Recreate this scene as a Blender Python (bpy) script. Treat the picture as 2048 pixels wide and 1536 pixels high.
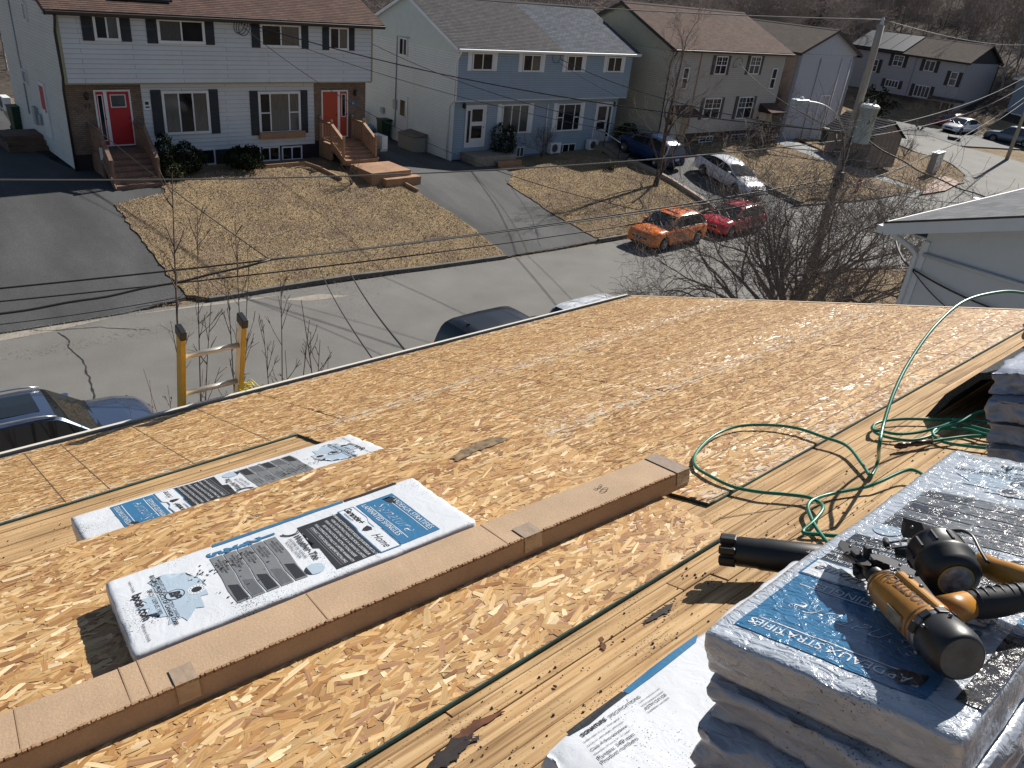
import bpy, bmesh, math, random
import numpy as np
from mathutils import Vector, Matrix, Euler
from mathutils.geometry import tessellate_polygon
random.seed(7); rng = np.random.default_rng(7)
for o in list(bpy.data.objects): bpy.data.objects.remove(o)
SC = bpy.context.scene; COL = SC.collection
rad = math.radians

# ------------------------------------------------------------------ camera, light, exposure
CAMH = 10.2
FPX = 1541.457
PIT, ROL, YAW = rad(27.865), rad(6.4017), rad(43.608)
FW = Vector((math.sin(YAW)*math.cos(PIT), math.cos(YAW)*math.cos(PIT), -math.sin(PIT)))
_rt = Vector((math.cos(YAW), -math.sin(YAW), 0)); _up = _rt.cross(FW)
RT = _rt*math.cos(ROL) + _up*math.sin(ROL)
UP = -_rt*math.sin(ROL) + _up*math.cos(ROL)
CAM = Vector((0, 0, CAMH))
cd = bpy.data.cameras.new('camera'); cam = bpy.data.objects.new('camera', cd); COL.objects.link(cam)
cd.sensor_width = 36; cd.lens = 36*FPX/2048; cd.clip_start = .02; cd.clip_end = 3000
M = Matrix((RT, UP, -FW)).transposed().to_4x4(); M.translation = CAM
cam.matrix_world = M; SC.camera = cam

SUN_AZ, SUN_EL = 80.0, 36.5          # from +Y towards +X, degrees
w = bpy.data.worlds.new('World'); SC.world = w; w.use_nodes = True
nt = w.node_tree; nt.nodes.clear()
sky = nt.nodes.new('ShaderNodeTexSky'); sky.sky_type = 'NISHITA'; sky.sun_disc = False
sky.sun_elevation = rad(SUN_EL); sky.sun_rotation = rad(SUN_AZ); sky.air_density = 1.0; sky.dust_density = .6
bg = nt.nodes.new('ShaderNodeBackground'); bg.inputs['Strength'].default_value = .052
wo = nt.nodes.new('ShaderNodeOutputWorld')
nt.links.new(sky.outputs[0], bg.inputs[0]); nt.links.new(bg.outputs[0], wo.inputs[0])
sl = bpy.data.lights.new('sun', 'SUN'); sl.energy = 5.0; sl.angle = rad(.53); sl.color = (1, .955, .88)
so = bpy.data.objects.new('sun', sl); COL.objects.link(so)
sd = Vector((math.sin(rad(SUN_AZ))*math.cos(rad(SUN_EL)), math.cos(rad(SUN_AZ))*math.cos(rad(SUN_EL)), math.sin(rad(SUN_EL))))
so.rotation_euler = sd.to_track_quat('Z', 'Y').to_euler(); so.location = (30, 10, 40)
SC.view_settings.view_transform = 'Standard'; SC.view_settings.look = 'None'
SC.view_settings.exposure = .56; SC.view_settings.gamma = 1; SC.view_settings.use_curve_mapping = False
SC.render.resolution_x = 1024; SC.render.resolution_y = 768

# ------------------------------------------------------------------ measuring helpers (photo pixel -> place in the world)
def ray(u, v): return FW + RT*((u-1024)/FPX) - UP*((v-768)/FPX)
def onplane(u, v, p0, n):
    d = ray(u, v); t = (p0-CAM).dot(n)/d.dot(n); return CAM + d*t
def PZ(u, v, z=0): return onplane(u, v, Vector((0, 0, z)), Vector((0, 0, 1)))
def PD(u, v, depth): return CAM + ray(u, v)*depth
SL = math.atan(4/12); HP = 1.1
NR = Vector((0, math.sin(SL), math.cos(SL))); ES = Vector((0, math.cos(SL), -math.sin(SL))); EX = Vector((1, 0, 0))
R0 = CAM - NR*HP
def R(x, s, h=0): return R0 + EX*x + ES*s + NR*h
def RU(u, v, h=0):
    P = onplane(u, v, R0+NR*h, NR) - R0; return P.dot(EX), P.dot(ES)
def RM(x, s, h=0, yaw=0):          # frame lying on the roof
    m = Matrix((EX, ES, NR)).transposed().to_4x4(); m.translation = R(x, s, h)
    return m @ Matrix.Rotation(yaw, 4, 'Z')
def interp(x, xs, ys): return float(np.interp(x, xs, ys))
def yc(x): return interp(x, [-40, 2.7, 8.7, 20.4, 26.4, 38, 60, 90], [24.2, 23.8, 23.2, 22.3, 22.05, 22.2, 21.5, 21.0])
def gh(x): return interp(x, [-40, 0, 21, 24.5, 27, 38, 41, 54, 58, 64, 90], [1.8, 1.8, 1.7, 1.15, 1.0, 1.25, 1.5, 1.8, 1.1, .6, .5])
def g(x, y):
    c = yc(x)
    if y <= c: return 0.0
    t = min(1.0, (y-c)/(32.6-c)); h = gh(x)*t
    return h
def G(u, v, off=0):
    z = 0
    for _ in range(12):
        P = PZ(u, v, z+off); z = .5*z+.5*g(P.x, P.y)
    return Vector((P.x, P.y, g(P.x, P.y)+off))

# ------------------------------------------------------------------ materials
MATS = {}
def nn(nt, t, **k):
    n = nt.nodes.new(t)
    for a, b in k.items(): setattr(n, a, b)
    return n
def base_mat(name):
    m = bpy.data.materials.new(name); m.use_nodes = True; nt = m.node_tree
    b = nt.nodes['Principled BSDF']; return m, nt, b
def rgb(c): return (c[0], c[1], c[2], 1)
def mat(name, col, rough=.7, metal=0, var=.0, vscale=3, col2=None, fine=.0, fscale=60, bump=0, bscale=40, coat=0, spec=.5, stretch=(1, 1, 1), coord='Object', bdist=.01):
    if name in MATS: return MATS[name]
    m, nt, b = base_mat(name); L = nt.links
    b.inputs['Roughness'].default_value = rough; b.inputs['Metallic'].default_value = metal
    b.inputs['Coat Weight'].default_value = coat; b.inputs['Coat Roughness'].default_value = .04
    b.inputs['Specular IOR Level'].default_value = spec
    b.inputs['Base Color'].default_value = rgb(col)
    tc = nn(nt, 'ShaderNodeTexCoord'); mp = nn(nt, 'ShaderNodeMapping'); mp.inputs['Scale'].default_value = stretch
    L.new(tc.outputs[coord], mp.inputs[0])
    cur = None
    if var or col2:
        c2 = col2 or tuple(max(0, x*(1-var)) for x in col); c1 = col if col2 else tuple(min(1, x*(1+var)) for x in col)
        n1 = nn(nt, 'ShaderNodeTexNoise'); n1.inputs['Scale'].default_value = vscale; n1.inputs['Detail'].default_value = 6; n1.inputs['Roughness'].default_value = .6
        L.new(mp.outputs[0], n1.inputs['Vector'])
        r = nn(nt, 'ShaderNodeValToRGB'); r.color_ramp.elements[0].position = .32; r.color_ramp.elements[1].position = .68
        r.color_ramp.elements[0].color = rgb(c2); r.color_ramp.elements[1].color = rgb(c1)
        L.new(n1.outputs[0], r.inputs[0]); cur = r.outputs[0]
    if fine:
        n2 = nn(nt, 'ShaderNodeTexNoise'); n2.inputs['Scale'].default_value = fscale; n2.inputs['Detail'].default_value = 4; n2.inputs['Roughness'].default_value = .7
        L.new(mp.outputs[0], n2.inputs['Vector'])
        r2 = nn(nt, 'ShaderNodeMapRange'); r2.inputs[1].default_value = .3; r2.inputs[2].default_value = .7
        r2.inputs[3].default_value = 1-fine; r2.inputs[4].default_value = 1+fine; L.new(n2.outputs[0], r2.inputs[0])
        mx = nn(nt, 'ShaderNodeMix', data_type='RGBA', blend_type='MULTIPLY'); mx.inputs[0].default_value = 1
        if cur: L.new(cur, mx.inputs[6])
        else: mx.inputs[6].default_value = rgb(col)
        L.new(r2.outputs[0], mx.inputs[7]); cur = mx.outputs[2]
    if cur: L.new(cur, b.inputs['Base Color'])
    if bump:
        n3 = nn(nt, 'ShaderNodeTexNoise'); n3.inputs['Scale'].default_value = bscale; n3.inputs['Detail'].default_value = 5
        L.new(mp.outputs[0], n3.inputs['Vector'])
        bp = nn(nt, 'ShaderNodeBump'); bp.inputs['Strength'].default_value = bump; bp.inputs['Distance'].default_value = bdist
        L.new(n3.outputs[0], bp.inputs['Height']); L.new(bp.outputs[0], b.inputs['Normal'])
    MATS[name] = m; return m
def brickmat(name, c1, c2, mortar, sw, sh, coord_swap=None, mort=.012, rough=.85, bump=.3, msmooth=.1, offset=.5, vr=(.72, 1.22), vs=1.1):
    """brick texture on UVs in metres"""
    if name in MATS: return MATS[name]
    m, nt, b = base_mat(name); L = nt.links; b.inputs['Roughness'].default_value = rough
    b.inputs['Specular IOR Level'].default_value = .25
    uv = nn(nt, 'ShaderNodeUVMap'); br = nn(nt, 'ShaderNodeTexBrick')
    br.inputs['Color1'].default_value = rgb(c1); br.inputs['Color2'].default_value = rgb(c2); br.inputs['Mortar'].default_value = rgb(mortar)
    br.inputs['Scale'].default_value = 1; br.inputs['Brick Width'].default_value = sw; br.inputs['Row Height'].default_value = sh
    br.inputs['Mortar Size'].default_value = mort; br.inputs['Mortar Smooth'].default_value = msmooth; br.offset = offset
    L.new(uv.outputs[0], br.inputs['Vector'])
    n = nn(nt, 'ShaderNodeTexNoise'); n.inputs['Scale'].default_value = vs; n.inputs['Detail'].default_value = 8; n.inputs['Roughness'].default_value = .75
    L.new(uv.outputs[0], n.inputs['Vector'])
    mr = nn(nt, 'ShaderNodeMapRange'); mr.inputs[1].default_value = .3; mr.inputs[2].default_value = .7; mr.inputs[3].default_value = vr[0]; mr.inputs[4].default_value = vr[1]
    L.new(n.outputs[0], mr.inputs[0])
    mx = nn(nt, 'ShaderNodeMix', data_type='RGBA', blend_type='MULTIPLY'); mx.inputs[0].default_value = 1
    L.new(br.outputs[0], mx.inputs[6]); L.new(mr.outputs[0], mx.inputs[7]); L.new(mx.outputs[2], b.inputs['Base Color'])
    n2 = nn(nt, 'ShaderNodeTexNoise'); n2.inputs['Scale'].default_value = 90; L.new(uv.outputs[0], n2.inputs['Vector'])
    ad = nn(nt, 'ShaderNodeMath', operation='SUBTRACT'); L.new(n2.outputs[0], ad.inputs[0]); L.new(br.outputs['Fac'], ad.inputs[1])
    bp = nn(nt, 'ShaderNodeBump'); bp.inputs['Strength'].default_value = bump; bp.inputs['Distance'].default_value = .01
    L.new(ad.outputs[0], bp.inputs['Height']); L.new(bp.outputs[0], b.inputs['Normal'])
    MATS[name] = m; return m
def attrmat(name, rough=.7, fine=.25, sx=6, sy=90, bump=.25, spec=.3):
    """colour from the mesh attribute Col (one flake, one colour) with wood grain along the UVs"""
    if name in MATS: return MATS[name]
    m, nt, b = base_mat(name); L = nt.links; b.inputs['Roughness'].default_value = rough; b.inputs['Specular IOR Level'].default_value = spec
    at = nn(nt, 'ShaderNodeAttribute', attribute_name='Col'); uv = nn(nt, 'ShaderNodeUVMap')
    mp = nn(nt, 'ShaderNodeMapping'); mp.inputs['Scale'].default_value = (sx, sy, 1); L.new(uv.outputs[0], mp.inputs[0])
    n = nn(nt, 'ShaderNodeTexNoise'); n.inputs['Scale'].default_value = 1; n.inputs['Detail'].default_value = 3; L.new(mp.outputs[0], n.inputs['Vector'])
    mr = nn(nt, 'ShaderNodeMapRange'); mr.inputs[1].default_value = .3; mr.inputs[2].default_value = .7; mr.inputs[3].default_value = 1-fine; mr.inputs[4].default_value = 1+fine
    L.new(n.outputs[0], mr.inputs[0])
    mx = nn(nt, 'ShaderNodeMix', data_type='RGBA', blend_type='MULTIPLY'); mx.inputs[0].default_value = 1
    L.new(at.outputs[0], mx.inputs[6]); L.new(mr.outputs[0], mx.inputs[7]); L.new(mx.outputs[2], b.inputs['Base Color'])
    bp = nn(nt, 'ShaderNodeBump'); bp.inputs['Strength'].default_value = bump; bp.inputs['Distance'].default_value = .001
    L.new(n.outputs[0], bp.inputs['Height']); L.new(bp.outputs[0], b.inputs['Normal'])
    MATS[name] = m; return m

# ------------------------------------------------------------------ mesh builder
class MB:
    def __init__(s): s.v = []; s.f = []; s.m = []; s.uv = []; s.smooth = []
    def add(s, vs, fs, mi=0, uvs=None, sm=False):
        o = len(s.v); s.v += [tuple(p) for p in vs]
        for i, f in enumerate(fs):
            s.f.append(tuple(a+o for a in f)); s.m.append(mi); s.smooth.append(sm)
            s.uv.append(uvs[i] if uvs else None)
        return s
    def quad(s, a, b, c, d, mi=0, uv=None): return s.add([a, b, c, d], [(0, 1, 2, 3)], mi, [uv] if uv else None)
    def box(s, x0, x1, y0, y1, z0, z1, mi=0, M=None):
        vs = [Vector(p) for p in ((x0, y0, z0), (x1, y0, z0), (x1, y1, z0), (x0, y1, z0), (x0, y0, z1), (x1, y0, z1), (x1, y1, z1), (x0, y1, z1))]
        if M: vs = [M @ p for p in vs]
        return s.add(vs, [(0, 3, 2, 1), (4, 5, 6, 7), (0, 1, 5, 4), (1, 2, 6, 5), (2, 3, 7, 6), (3, 0, 4, 7)], mi)
    def cbox(s, c, sz, M=None, mi=0):
        x, y, z = c; a, b, d = [q/2 for q in sz]; return s.box(x-a, x+a, y-b, y+b, z-d, z+d, mi, M)
    def bar(s, a, b, w, h=None, mi=0, up=None):       # square bar from a to b
        a = Vector(a); b = Vector(b); h = h or w; d = (b-a).normalized(); up = Vector(up) if up else (Vector((0, 0, 1)) if abs(d.z) < .9 else Vector((0, 1, 0)))
        x = d.cross(up).normalized(); y = x.cross(d); x *= w/2; y *= h/2
        vs = [a-x-y, a+x-y, a+x+y, a-x+y, b-x-y, b+x-y, b+x+y, b-x+y]
        return s.add(vs, [(0, 1, 2, 3), (7, 6, 5, 4), (0, 4, 5, 1), (1, 5, 6, 2), (2, 6, 7, 3), (3, 7, 4, 0)], mi)
    def tube(s, pts, r, n=6, mi=0, cap=True, sm=True, flat=None):
        pts = [Vector(p) for p in pts]; k = len(pts); rs = r if hasattr(r, '__len__') else [r]*k
        vs = []; T = [(pts[min(i+1, k-1)]-pts[max(i-1, 0)]).normalized() for i in range(k)]
        ref = Vector((0, 0, 1)) if abs(T[0].z) < .9 else Vector((1, 0, 0))
        X = T[0].cross(ref).normalized()
        for i in range(k):
            X = (X - T[i]*X.dot(T[i])).normalized(); Y = T[i].cross(X)
            for j in range(n):
                a = 2*math.pi*j/n; vs.append(pts[i] + X*math.cos(a)*rs[i] + Y*math.sin(a)*rs[i]*(flat or 1))
        fs = [(i*n+j, i*n+(j+1) % n, (i+1)*n+(j+1) % n, (i+1)*n+j) for i in range(k-1) for j in range(n)]
        if cap: fs += [tuple(range(n-1, -1, -1)), tuple((k-1)*n+j for j in range(n))]
        return s.add(vs, fs, mi, None, sm)
    def lathe(s, prof, M=None, n=16, mi=0, sm=True, caps=True):     # prof: (r, z)
        M = M or Matrix(); vs = [M @ Vector((r*math.cos(2*math.pi*j/n), r*math.sin(2*math.pi*j/n), z)) for r, z in prof for j in range(n)]
        k = len(prof); fs = [(i*n+j, i*n+(j+1) % n, (i+1)*n+(j+1) % n, (i+1)*n+j) for i in range(k-1) for j in range(n)]
        if caps: fs += [tuple(range(n-1, -1, -1)), tuple((k-1)*n+j for j in range(n))]
        return s.add(vs, fs, mi, None, sm)
    def prism(s, poly, z0, z1, M=None, mi=0, sm=False):             # poly 2D (x, y), extruded along z
        M = M or Matrix(); n = len(poly)
        ar = sum(poly[i][0]*poly[(i+1) % n][1]-poly[(i+1) % n][0]*poly[i][1] for i in range(n))
        if ar < 0: poly = poly[::-1]
        vs = [M @ Vector((x, y, z0)) for x, y in poly] + [M @ Vector((x, y, z1)) for x, y in poly]
        return s.add(vs, [tuple(range(n-1, -1, -1)), tuple(range(n, 2*n))] + [(i, (i+1) % n, n+(i+1) % n, n+i) for i in range(n)], mi, None, sm)
    def sphere(s, c, r, n=10, k=7, sc=(1, 1, 1), mi=0, sm=True, jit=0):
        c = Vector(c); vs = []; 
        for i in range(k+1):
            t = math.pi*i/k
            for j in range(n):
                a = 2*math.pi*j/n; q = r*(1+random.uniform(-jit, jit)); vs.append(c+Vector((q*math.sin(t)*math.cos(a)*sc[0], q*math.sin(t)*math.sin(a)*sc[1], q*math.cos(t)*sc[2])))
        return s.add(vs, [((i+1)*n+j, (i+1)*n+(j+1) % n, i*n+(j+1) % n, i*n+j) for i in range(k) for j in range(n)], mi, None, sm)
    def build(s, name, mats, parent=None, M=None, bevel=0, sub=0, seg=2, weld=False):
        me = bpy.data.meshes.new(name); me.from_pydata(s.v, [], s.f)
        mats = mats if isinstance(mats, (list, tuple)) else [mats]
        for m in mats: me.materials.append(m)
        me.polygons.foreach_set('material_index', s.m); me.polygons.foreach_set('use_smooth', s.smooth)
        if any(u is not None for u in s.uv):
            ul = me.uv_layers.new(name='UVMap'); k = 0; dat = np.zeros(len(me.loops)*2, dtype=np.float32)
            for f, u in zip(s.f, s.uv):
                for i in range(len(f)):
                    if u: dat[2*k] = u[i][0]; dat[2*k+1] = u[i][1]
                    k += 1
            ul.data.foreach_set('uv', dat)
        if weld:
            bm = bmesh.new(); bm.from_mesh(me); bmesh.ops.remove_doubles(bm, verts=bm.verts, dist=weld if weld is not True else 1e-4)
            bmesh.ops.recalc_face_normals(bm, faces=bm.faces); bm.to_mesh(me); bm.free()
        me.update()
        return link(name, me, parent, M, bevel, sub, seg)
def link(name, me, parent=None, M=None, bevel=0, sub=0, seg=2):
    o = bpy.data.objects.new(name, me); COL.objects.link(o)
    if parent is not None: o.parent = parent
    if M is not None: o.matrix_local = M
    if bevel:
        b = o.modifiers.new('bevel', 'BEVEL'); b.width = bevel; b.segments = seg; b.limit_method = 'ANGLE'; b.angle_limit = rad(40); b.harden_normals = False
    if sub:
        m = o.modifiers.new('sub', 'SUBSURF'); m.levels = sub; m.render_levels = sub
    return o
def thing(name, label, cat, M=None, group=None):
    o = bpy.data.objects.new(name, None); COL.objects.link(o)
    if M is not None:
        if not isinstance(M, Matrix): M = Matrix.Translation(Vector(M))
        o.matrix_world = M
    o.empty_display_size = .2
    return tag(o, label, cat, group)
def tag(o, label, cat, group=None):
    o['label'] = label; o['category'] = cat
    if group: o['group'] = group
    return o
def struct(o): o['kind'] = 'structure'; return o
def stuff(o): o['kind'] = 'stuff'; return o
def copy_tree(o, parent=None, M=None, kids=None):
    c = o.copy(); COL.objects.link(c); c.parent = parent
    if M is not None: c.matrix_world = M
    for ch in (kids[o.name] if kids else [q for q in COL.objects if q.parent == o]):
        copy_tree(ch, c)
    return c
def T(x, y, z, rz=0): return Matrix.Translation((x, y, z)) @ Matrix.Rotation(rz, 4, 'Z')
def textmesh(txt, size, font_shear=0, bold=0, align='CENTER', extrude=0):
    c = bpy.data.curves.new('txt', 'FONT'); c.body = txt; c.size = size; c.align_x = align; c.align_y = 'CENTER'; c.shear = font_shear; c.offset = bold; c.extrude = extrude
    c.resolution_u = 3
    o = bpy.data.objects.new('txt', c); COL.objects.link(o)
    me = o.to_mesh()
    vs = [tuple(v.co) for v in me.vertices]; fs = [tuple(p.vertices) for p in me.polygons]; o.to_mesh_clear()
    bpy.data.objects.remove(o); bpy.data.curves.remove(c)
    return vs, fs

# ------------------------------------------------------------------ common materials
WHITE_TRIM = mat('white_vinyl_trim', (.72, .73, .74), .45, var=.06, vscale=2)
BLACK_TRIM = mat('black_painted_shutter', (.02, .021, .025), .5, var=.2, vscale=4)
GLASS = mat('window_glass', (.012, .014, .018), .05, spec=.3, var=.6, vscale=.8)
CURTAIN = mat('curtain_behind_glass', (.065, .068, .072), .1, spec=.8, var=.25, vscale=9, stretch=(3, 3, .3))
ASPHALT = mat('road_asphalt', (.160, .154, .143), .85, var=.13, vscale=.45, fine=.32, fscale=45, bump=.5, bscale=70, spec=.25)
DRIVE = mat('driveway_asphalt', (.066, .067, .068), .8, var=.3, vscale=.5, fine=.28, fscale=40, bump=.5, bscale=70, spec=.25, stretch=(1, .35, 1))
CONC = mat('concrete', (.3, .28, .25), .9, var=.2, vscale=2, fine=.15, bump=.3)
GRASS = mat('dry_grass', (.30, .225, .13), .95, col2=(.17, .125, .09), vscale=.7, fine=.5, fscale=28, bump=1, bscale=22, spec=.1, bdist=.05)
BLADE = mat('dry_grass_blades', (.30, .245, .13), .9, col2=(.15, .12, .07), vscale=2.5, spec=.1)
FOREST_FLOOR = mat('forest_floor', (.10, .08, .068), .95, col2=(.055, .045, .038), vscale=.08, fine=.4, fscale=3, spec=.1)  # lightened in colour, like the twigs, for the haze on the hill
CEDAR = mat('cedar_lumber', (.33, .19, .11), .7, var=.22, vscale=1.5, fine=.2, fscale=12, stretch=(1, 1, 1), bump=.15)
OLDWOOD = mat('stained_lumber', (.12, .07, .045), .7, var=.2, vscale=1.5, fine=.2, fscale=12)
BARK = mat('grey_brown_bark', (.085, .07, .06), .95, var=.3, vscale=6, spec=.1)
BARK2 = mat('pale_bark', (.16, .135, .115), .95, var=.3, vscale=6, spec=.1)
METAL = mat('galvanised_metal', (.45, .47, .49), .35, metal=.8, var=.1)
GREYMETAL = mat('painted_grey_metal', (.30, .36, .40), .4, metal=.2, var=.08)
BLACKP = mat('black_plastic', (.014, .014, .015), .42)
RUBBER = mat('tyre_rubber', (.015, .015, .015), .85)
GREENBIN = mat('green_bin_plastic', (.01, .045, .022), .5)
CABLE = mat('black_cable', (.018, .018, .018), .6)
LIGHTCABLE = mat('bare_aluminium_cable', (.17, .165, .155), .7)

# ------------------------------------------------------------------ ground
def drape(name, polys, material, off, parent=None, maxlen=1.3, holes=None, thick=0):
    bm = bmesh.new()
    for poly in polys:
        vs = [bm.verts.new((p[0], p[1], 0)) for p in poly]; bm.faces.new(vs)
    bmesh.ops.triangulate(bm, faces=bm.faces[:])
    for _ in range(9):
        e = [x for x in bm.edges if x.calc_length() > maxlen*(1 if min(v.co.x for v in x.verts) < 45 else 2.5)]
        if not e: break
        bmesh.ops.subdivide_edges(bm, edges=e, cuts=1); bmesh.ops.triangulate(bm, faces=bm.faces[:])
    for v in bm.verts: v.co.z = g(v.co.x, v.co.y)+off
    bmesh.ops.recalc_face_normals(bm, faces=bm.faces[:])
    if sum(f.normal.z for f in bm.faces) < 0: bmesh.ops.reverse_faces(bm, faces=bm.faces[:])
    if thick:
        be = [e for e in bm.edges if e.is_boundary]
        r = bmesh.ops.extrude_edge_only(bm, edges=be)
        for x in r['geom']:
            if isinstance(x, bmesh.types.BMVert): x.co.z -= thick
    me = bpy.data.meshes.new(name); bm.to_mesh(me); bm.free(); me.materials.append(material)
    for p in me.polygons: p.use_smooth = False
    return link(name, me, parent)
def gp(pts, off=0): return [tuple(G(u, v, off)[:2]) for u, v in pts]
def rag(poly, a=.09, step=.22):
    out = []; n = len(poly)
    for i in range(n):
        p, q = Vector(poly[i]), Vector(poly[(i+1) % n]); k = max(1, int((q-p).length/step))
        for j in range(k): c = p.lerp(q, j/k); out.append((c.x+random.gauss(0, a*.5), c.y+random.gauss(0, a*.5)))
    return out

# base terrain sheet
def hillz(x, y):
    d = math.hypot(x, y); a = max(0, y-52)*.06 + max(0, d-95)*.17
    return a
mb = MB(); xs = list(np.arange(-60, 110, 2.5))+list(np.arange(110, 420, 14)); ys = list(np.arange(-60, 20, 6))+list(np.arange(20, 60, 1.6))+list(np.arange(60, 420, 12))
idx = {}
for i, x in enumerate(xs):
    for j, y in enumerate(ys):
        idx[i, j] = len(mb.v); mb.v.append((x, y, g(x, y)+hillz(x, y)-.09))
for i in range(len(xs)-1):
    for j in range(len(ys)-1):
        mb.f.append((idx[i, j], idx[i+1, j], idx[i+1, j+1], idx[i, j+1])); cx, cy = xs[i], ys[j]
        mb.m.append(1 if (cy > 50 or cx > 96) else 0); mb.smooth.append(True); mb.uv.append(None)
struct(mb.build('ground', [GRASS, FOREST_FLOOR]))

# street: curb line measured on the photo
curbpts = [(x, yc(x)) for x in (-40, -20, 2.7, 8.7, 14, 20.4, 26.4, 32, 38, 44)]
street = [(-40, 14.6), (12, 14.0), (38, 12.3), (120, 10)] + [(120, 19)] + [(92, 21)] + [(60, yc(60))] + curbpts[::-1]
struct(drape('street', [street], ASPHALT, 0.0, maxlen=3))
cross_px = [(1800, 400), (1850, 385), (1875, 378), (1925, 366), (1930, 353), (1907, 334), (1883, 321), (1834, 308), (1800, 290), (1776, 268), (1800, 262), (1862, 272), (1917, 292), (2000, 312), (2080, 335), (2090, 420)]
cross = gp(cross_px)
far = [G(1776, 266), G(1800, 261)]
struct(drape('side_street', [cross], ASPHALT, .004, maxlen=2))
# ------------------------------------------------------------------ lawns, driveways, kerbs
def curb_strip(name, pts, hgt=.13, wid=.16, z=None):
    m = MB()
    for a, b in zip(pts[:-1], pts[1:]):
        za = (g(*a) if z is None else z); zb = (g(*b) if z is None else z)
        m.bar((a[0], a[1], za+hgt/2-.03), (b[0], b[1], zb+hgt/2-.03), wid, hgt+.06)
    o = m.build(name, CURBM, bevel=.015); return struct(o)
CURBM = mat('old_asphalt_kerb', (.12, .11, .10), .95, var=.25, vscale=3, fine=.3, fscale=30, bump=.5)
lawn1 = gp([(230, 412), (370, 592), (425, 598), (500, 584), (700, 553), (860, 535), (1012, 513), (905, 430), (810, 372), (798, 364), (700, 378), (640, 340), (560, 338), (430, 345), (345, 362), (322, 377), (335, 388), (300, 395)])
lawn2 = gp([(1030, 345), (1014, 368), (1105, 430), (1192, 478), (1255, 468), (1300, 450), (1400, 420), (1425, 412), (1330, 362), (1252, 325), (1180, 316), (1100, 326)])
lawn3 = gp([(1395, 300), (1440, 330), (1530, 380), (1592, 410), (1626, 398), (1700, 402), (1760, 395), (1828, 382), (1750, 372), (1690, 345), (1620, 313), (1560, 290), (1500, 283), (1440, 285)])
lawn4 = gp([(1560, 268), (1640, 300), (1700, 332), (1790, 360), (1845, 384), (1876, 377), (1924, 366), (1929, 353), (1906, 334), (1882, 321), (1834, 308), (1790, 292), (1740, 270), (1640, 262)])
lawn5 = [(29.5, 9.5), (33, 12.8), (40, 12.4), (52, 11.0), (52, -8), (8, -8), (12, 4), (20, 6)]
struct(drape('lawn', [rag(lawn1)], GRASS, .065, thick=.12))
struct(drape('lawn', [rag(lawn2)], GRASS, .065, thick=.12))
struct(drape('lawn', [rag(lawn3)], GRASS, .065, thick=.12))
struct(drape('lawn', [rag(lawn4)], GRASS, .065, thick=.12))
lp5 = gp([(1550, 640), (1600, 560), (1700, 543), (1830, 541), (1912, 553), (2040, 570), (2300, 640), (2100, 900), (1700, 900)])
struct(drape('lawn', [rag(lp5)], GRASS, .065, thick=.12))
# strip of kerb lawn in front of lawn 1 etc. is part of each lawn; driveways:
drv1 = gp([(-300, 420), (-250, 745), (0, 668), (250, 628), (372, 596), (230, 412), (300, 396), (338, 388), (315, 366), (140, 338), (60, 300), (-20, 190), (-120, 200)])
drv2 = gp([(800, 358), (830, 385), (930, 455), (1014, 514), (1105, 500), (1200, 482), (1120, 438), (1014, 370), (1030, 350), (880, 318), (752, 245), (735, 262), (740, 330)])
drv3 = gp([(1250, 322), (1330, 362), (1425, 412), (1440, 430), (1560, 425), (1592, 410), (1530, 380), (1440, 330), (1395, 302), (1270, 290)])
path4 = gp([(1532, 276), (1552, 272), (1640, 302), (1700, 333), (1790, 361), (1848, 385), (1800, 392), (1750, 374), (1690, 348), (1620, 316), (1560, 293)])
yard = gp([(1690, 262), (1700, 240), (1780, 240), (1890, 262), (1960, 268), (2048, 275), (2060, 300), (1917, 292), (1862, 273), (1776, 266)])
for i, (p, nm) in enumerate(((drv1, 'driveway'), (drv2, 'driveway'), (drv3, 'driveway'), (path4, 'path'), (yard, 'parking_yard'))):
    struct(drape(nm, [p], [DRIVE, DRIVE, DRIVE, mat('path_asphalt', (.20, .21, .215), .9, var=.15, fine=.2), DRIVE][i], .03, thick=.12))
def lerp2(a, b, t): return (a[0]+(b[0]-a[0])*t, a[1]+(b[1]-a[1])*t)
curb_strip('kerb', gp([(418, 602), (460, 596), (560, 578), (700, 556), (860, 537), (1012, 516)]))
curb_strip('kerb', gp([(1196, 483), (1250, 474), (1330, 452), (1425, 418)]))
curb_strip('kerb', gp([(1600, 412), (1700, 404), (1760, 397), (1830, 384)]), .1, .14)
curb_strip('kerb', gp([(1850, 386), (1878, 379), (1926, 367), (1931, 353), (1908, 333), (1883, 320), (1834, 307), (1795, 290)]), .1, .14)
curb_strip('kerb', gp([(1590, 552), (1700, 540), (1830, 539), (1915, 551), (2048, 572)]), .1, .14)
# cracks and patches in the asphalt
CRACK = mat('tar_crack', (.018, .017, .016), .9)
PATCH = mat('worn_pale_patch', (.27, .24, .20), .95, var=.2, vscale=3, fine=.25)
def ribbon(name, pts, w, material, off, jit=.03):
    m = MB(); P = []
    for a, b in zip(pts[:-1], pts[1:]):
        n = max(2, int((Vector(b)-Vector(a)).length/.18))
        for i in range(n):
            q = lerp2(a, b, i/n); P.append((q[0]+random.uniform(-jit, jit), q[1]+random.uniform(-jit, jit)))
    P.append(pts[-1])
    for i in range(len(P)-1):
        a, b = Vector(P[i]), Vector(P[i+1]); d = (b-a); nrm = Vector((-d.y, d.x)).normalized()*w*random.uniform(.3, 1)
        vs = [(*(a-nrm), g(*a)+off), (*(b-nrm), g(*b)+off), (*(b+nrm), g(*b)+off), (*(a+nrm), g(*a)+off)]
        m.add(vs, [(0, 1, 2, 3)])
    return struct(m.build(name, material))
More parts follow.
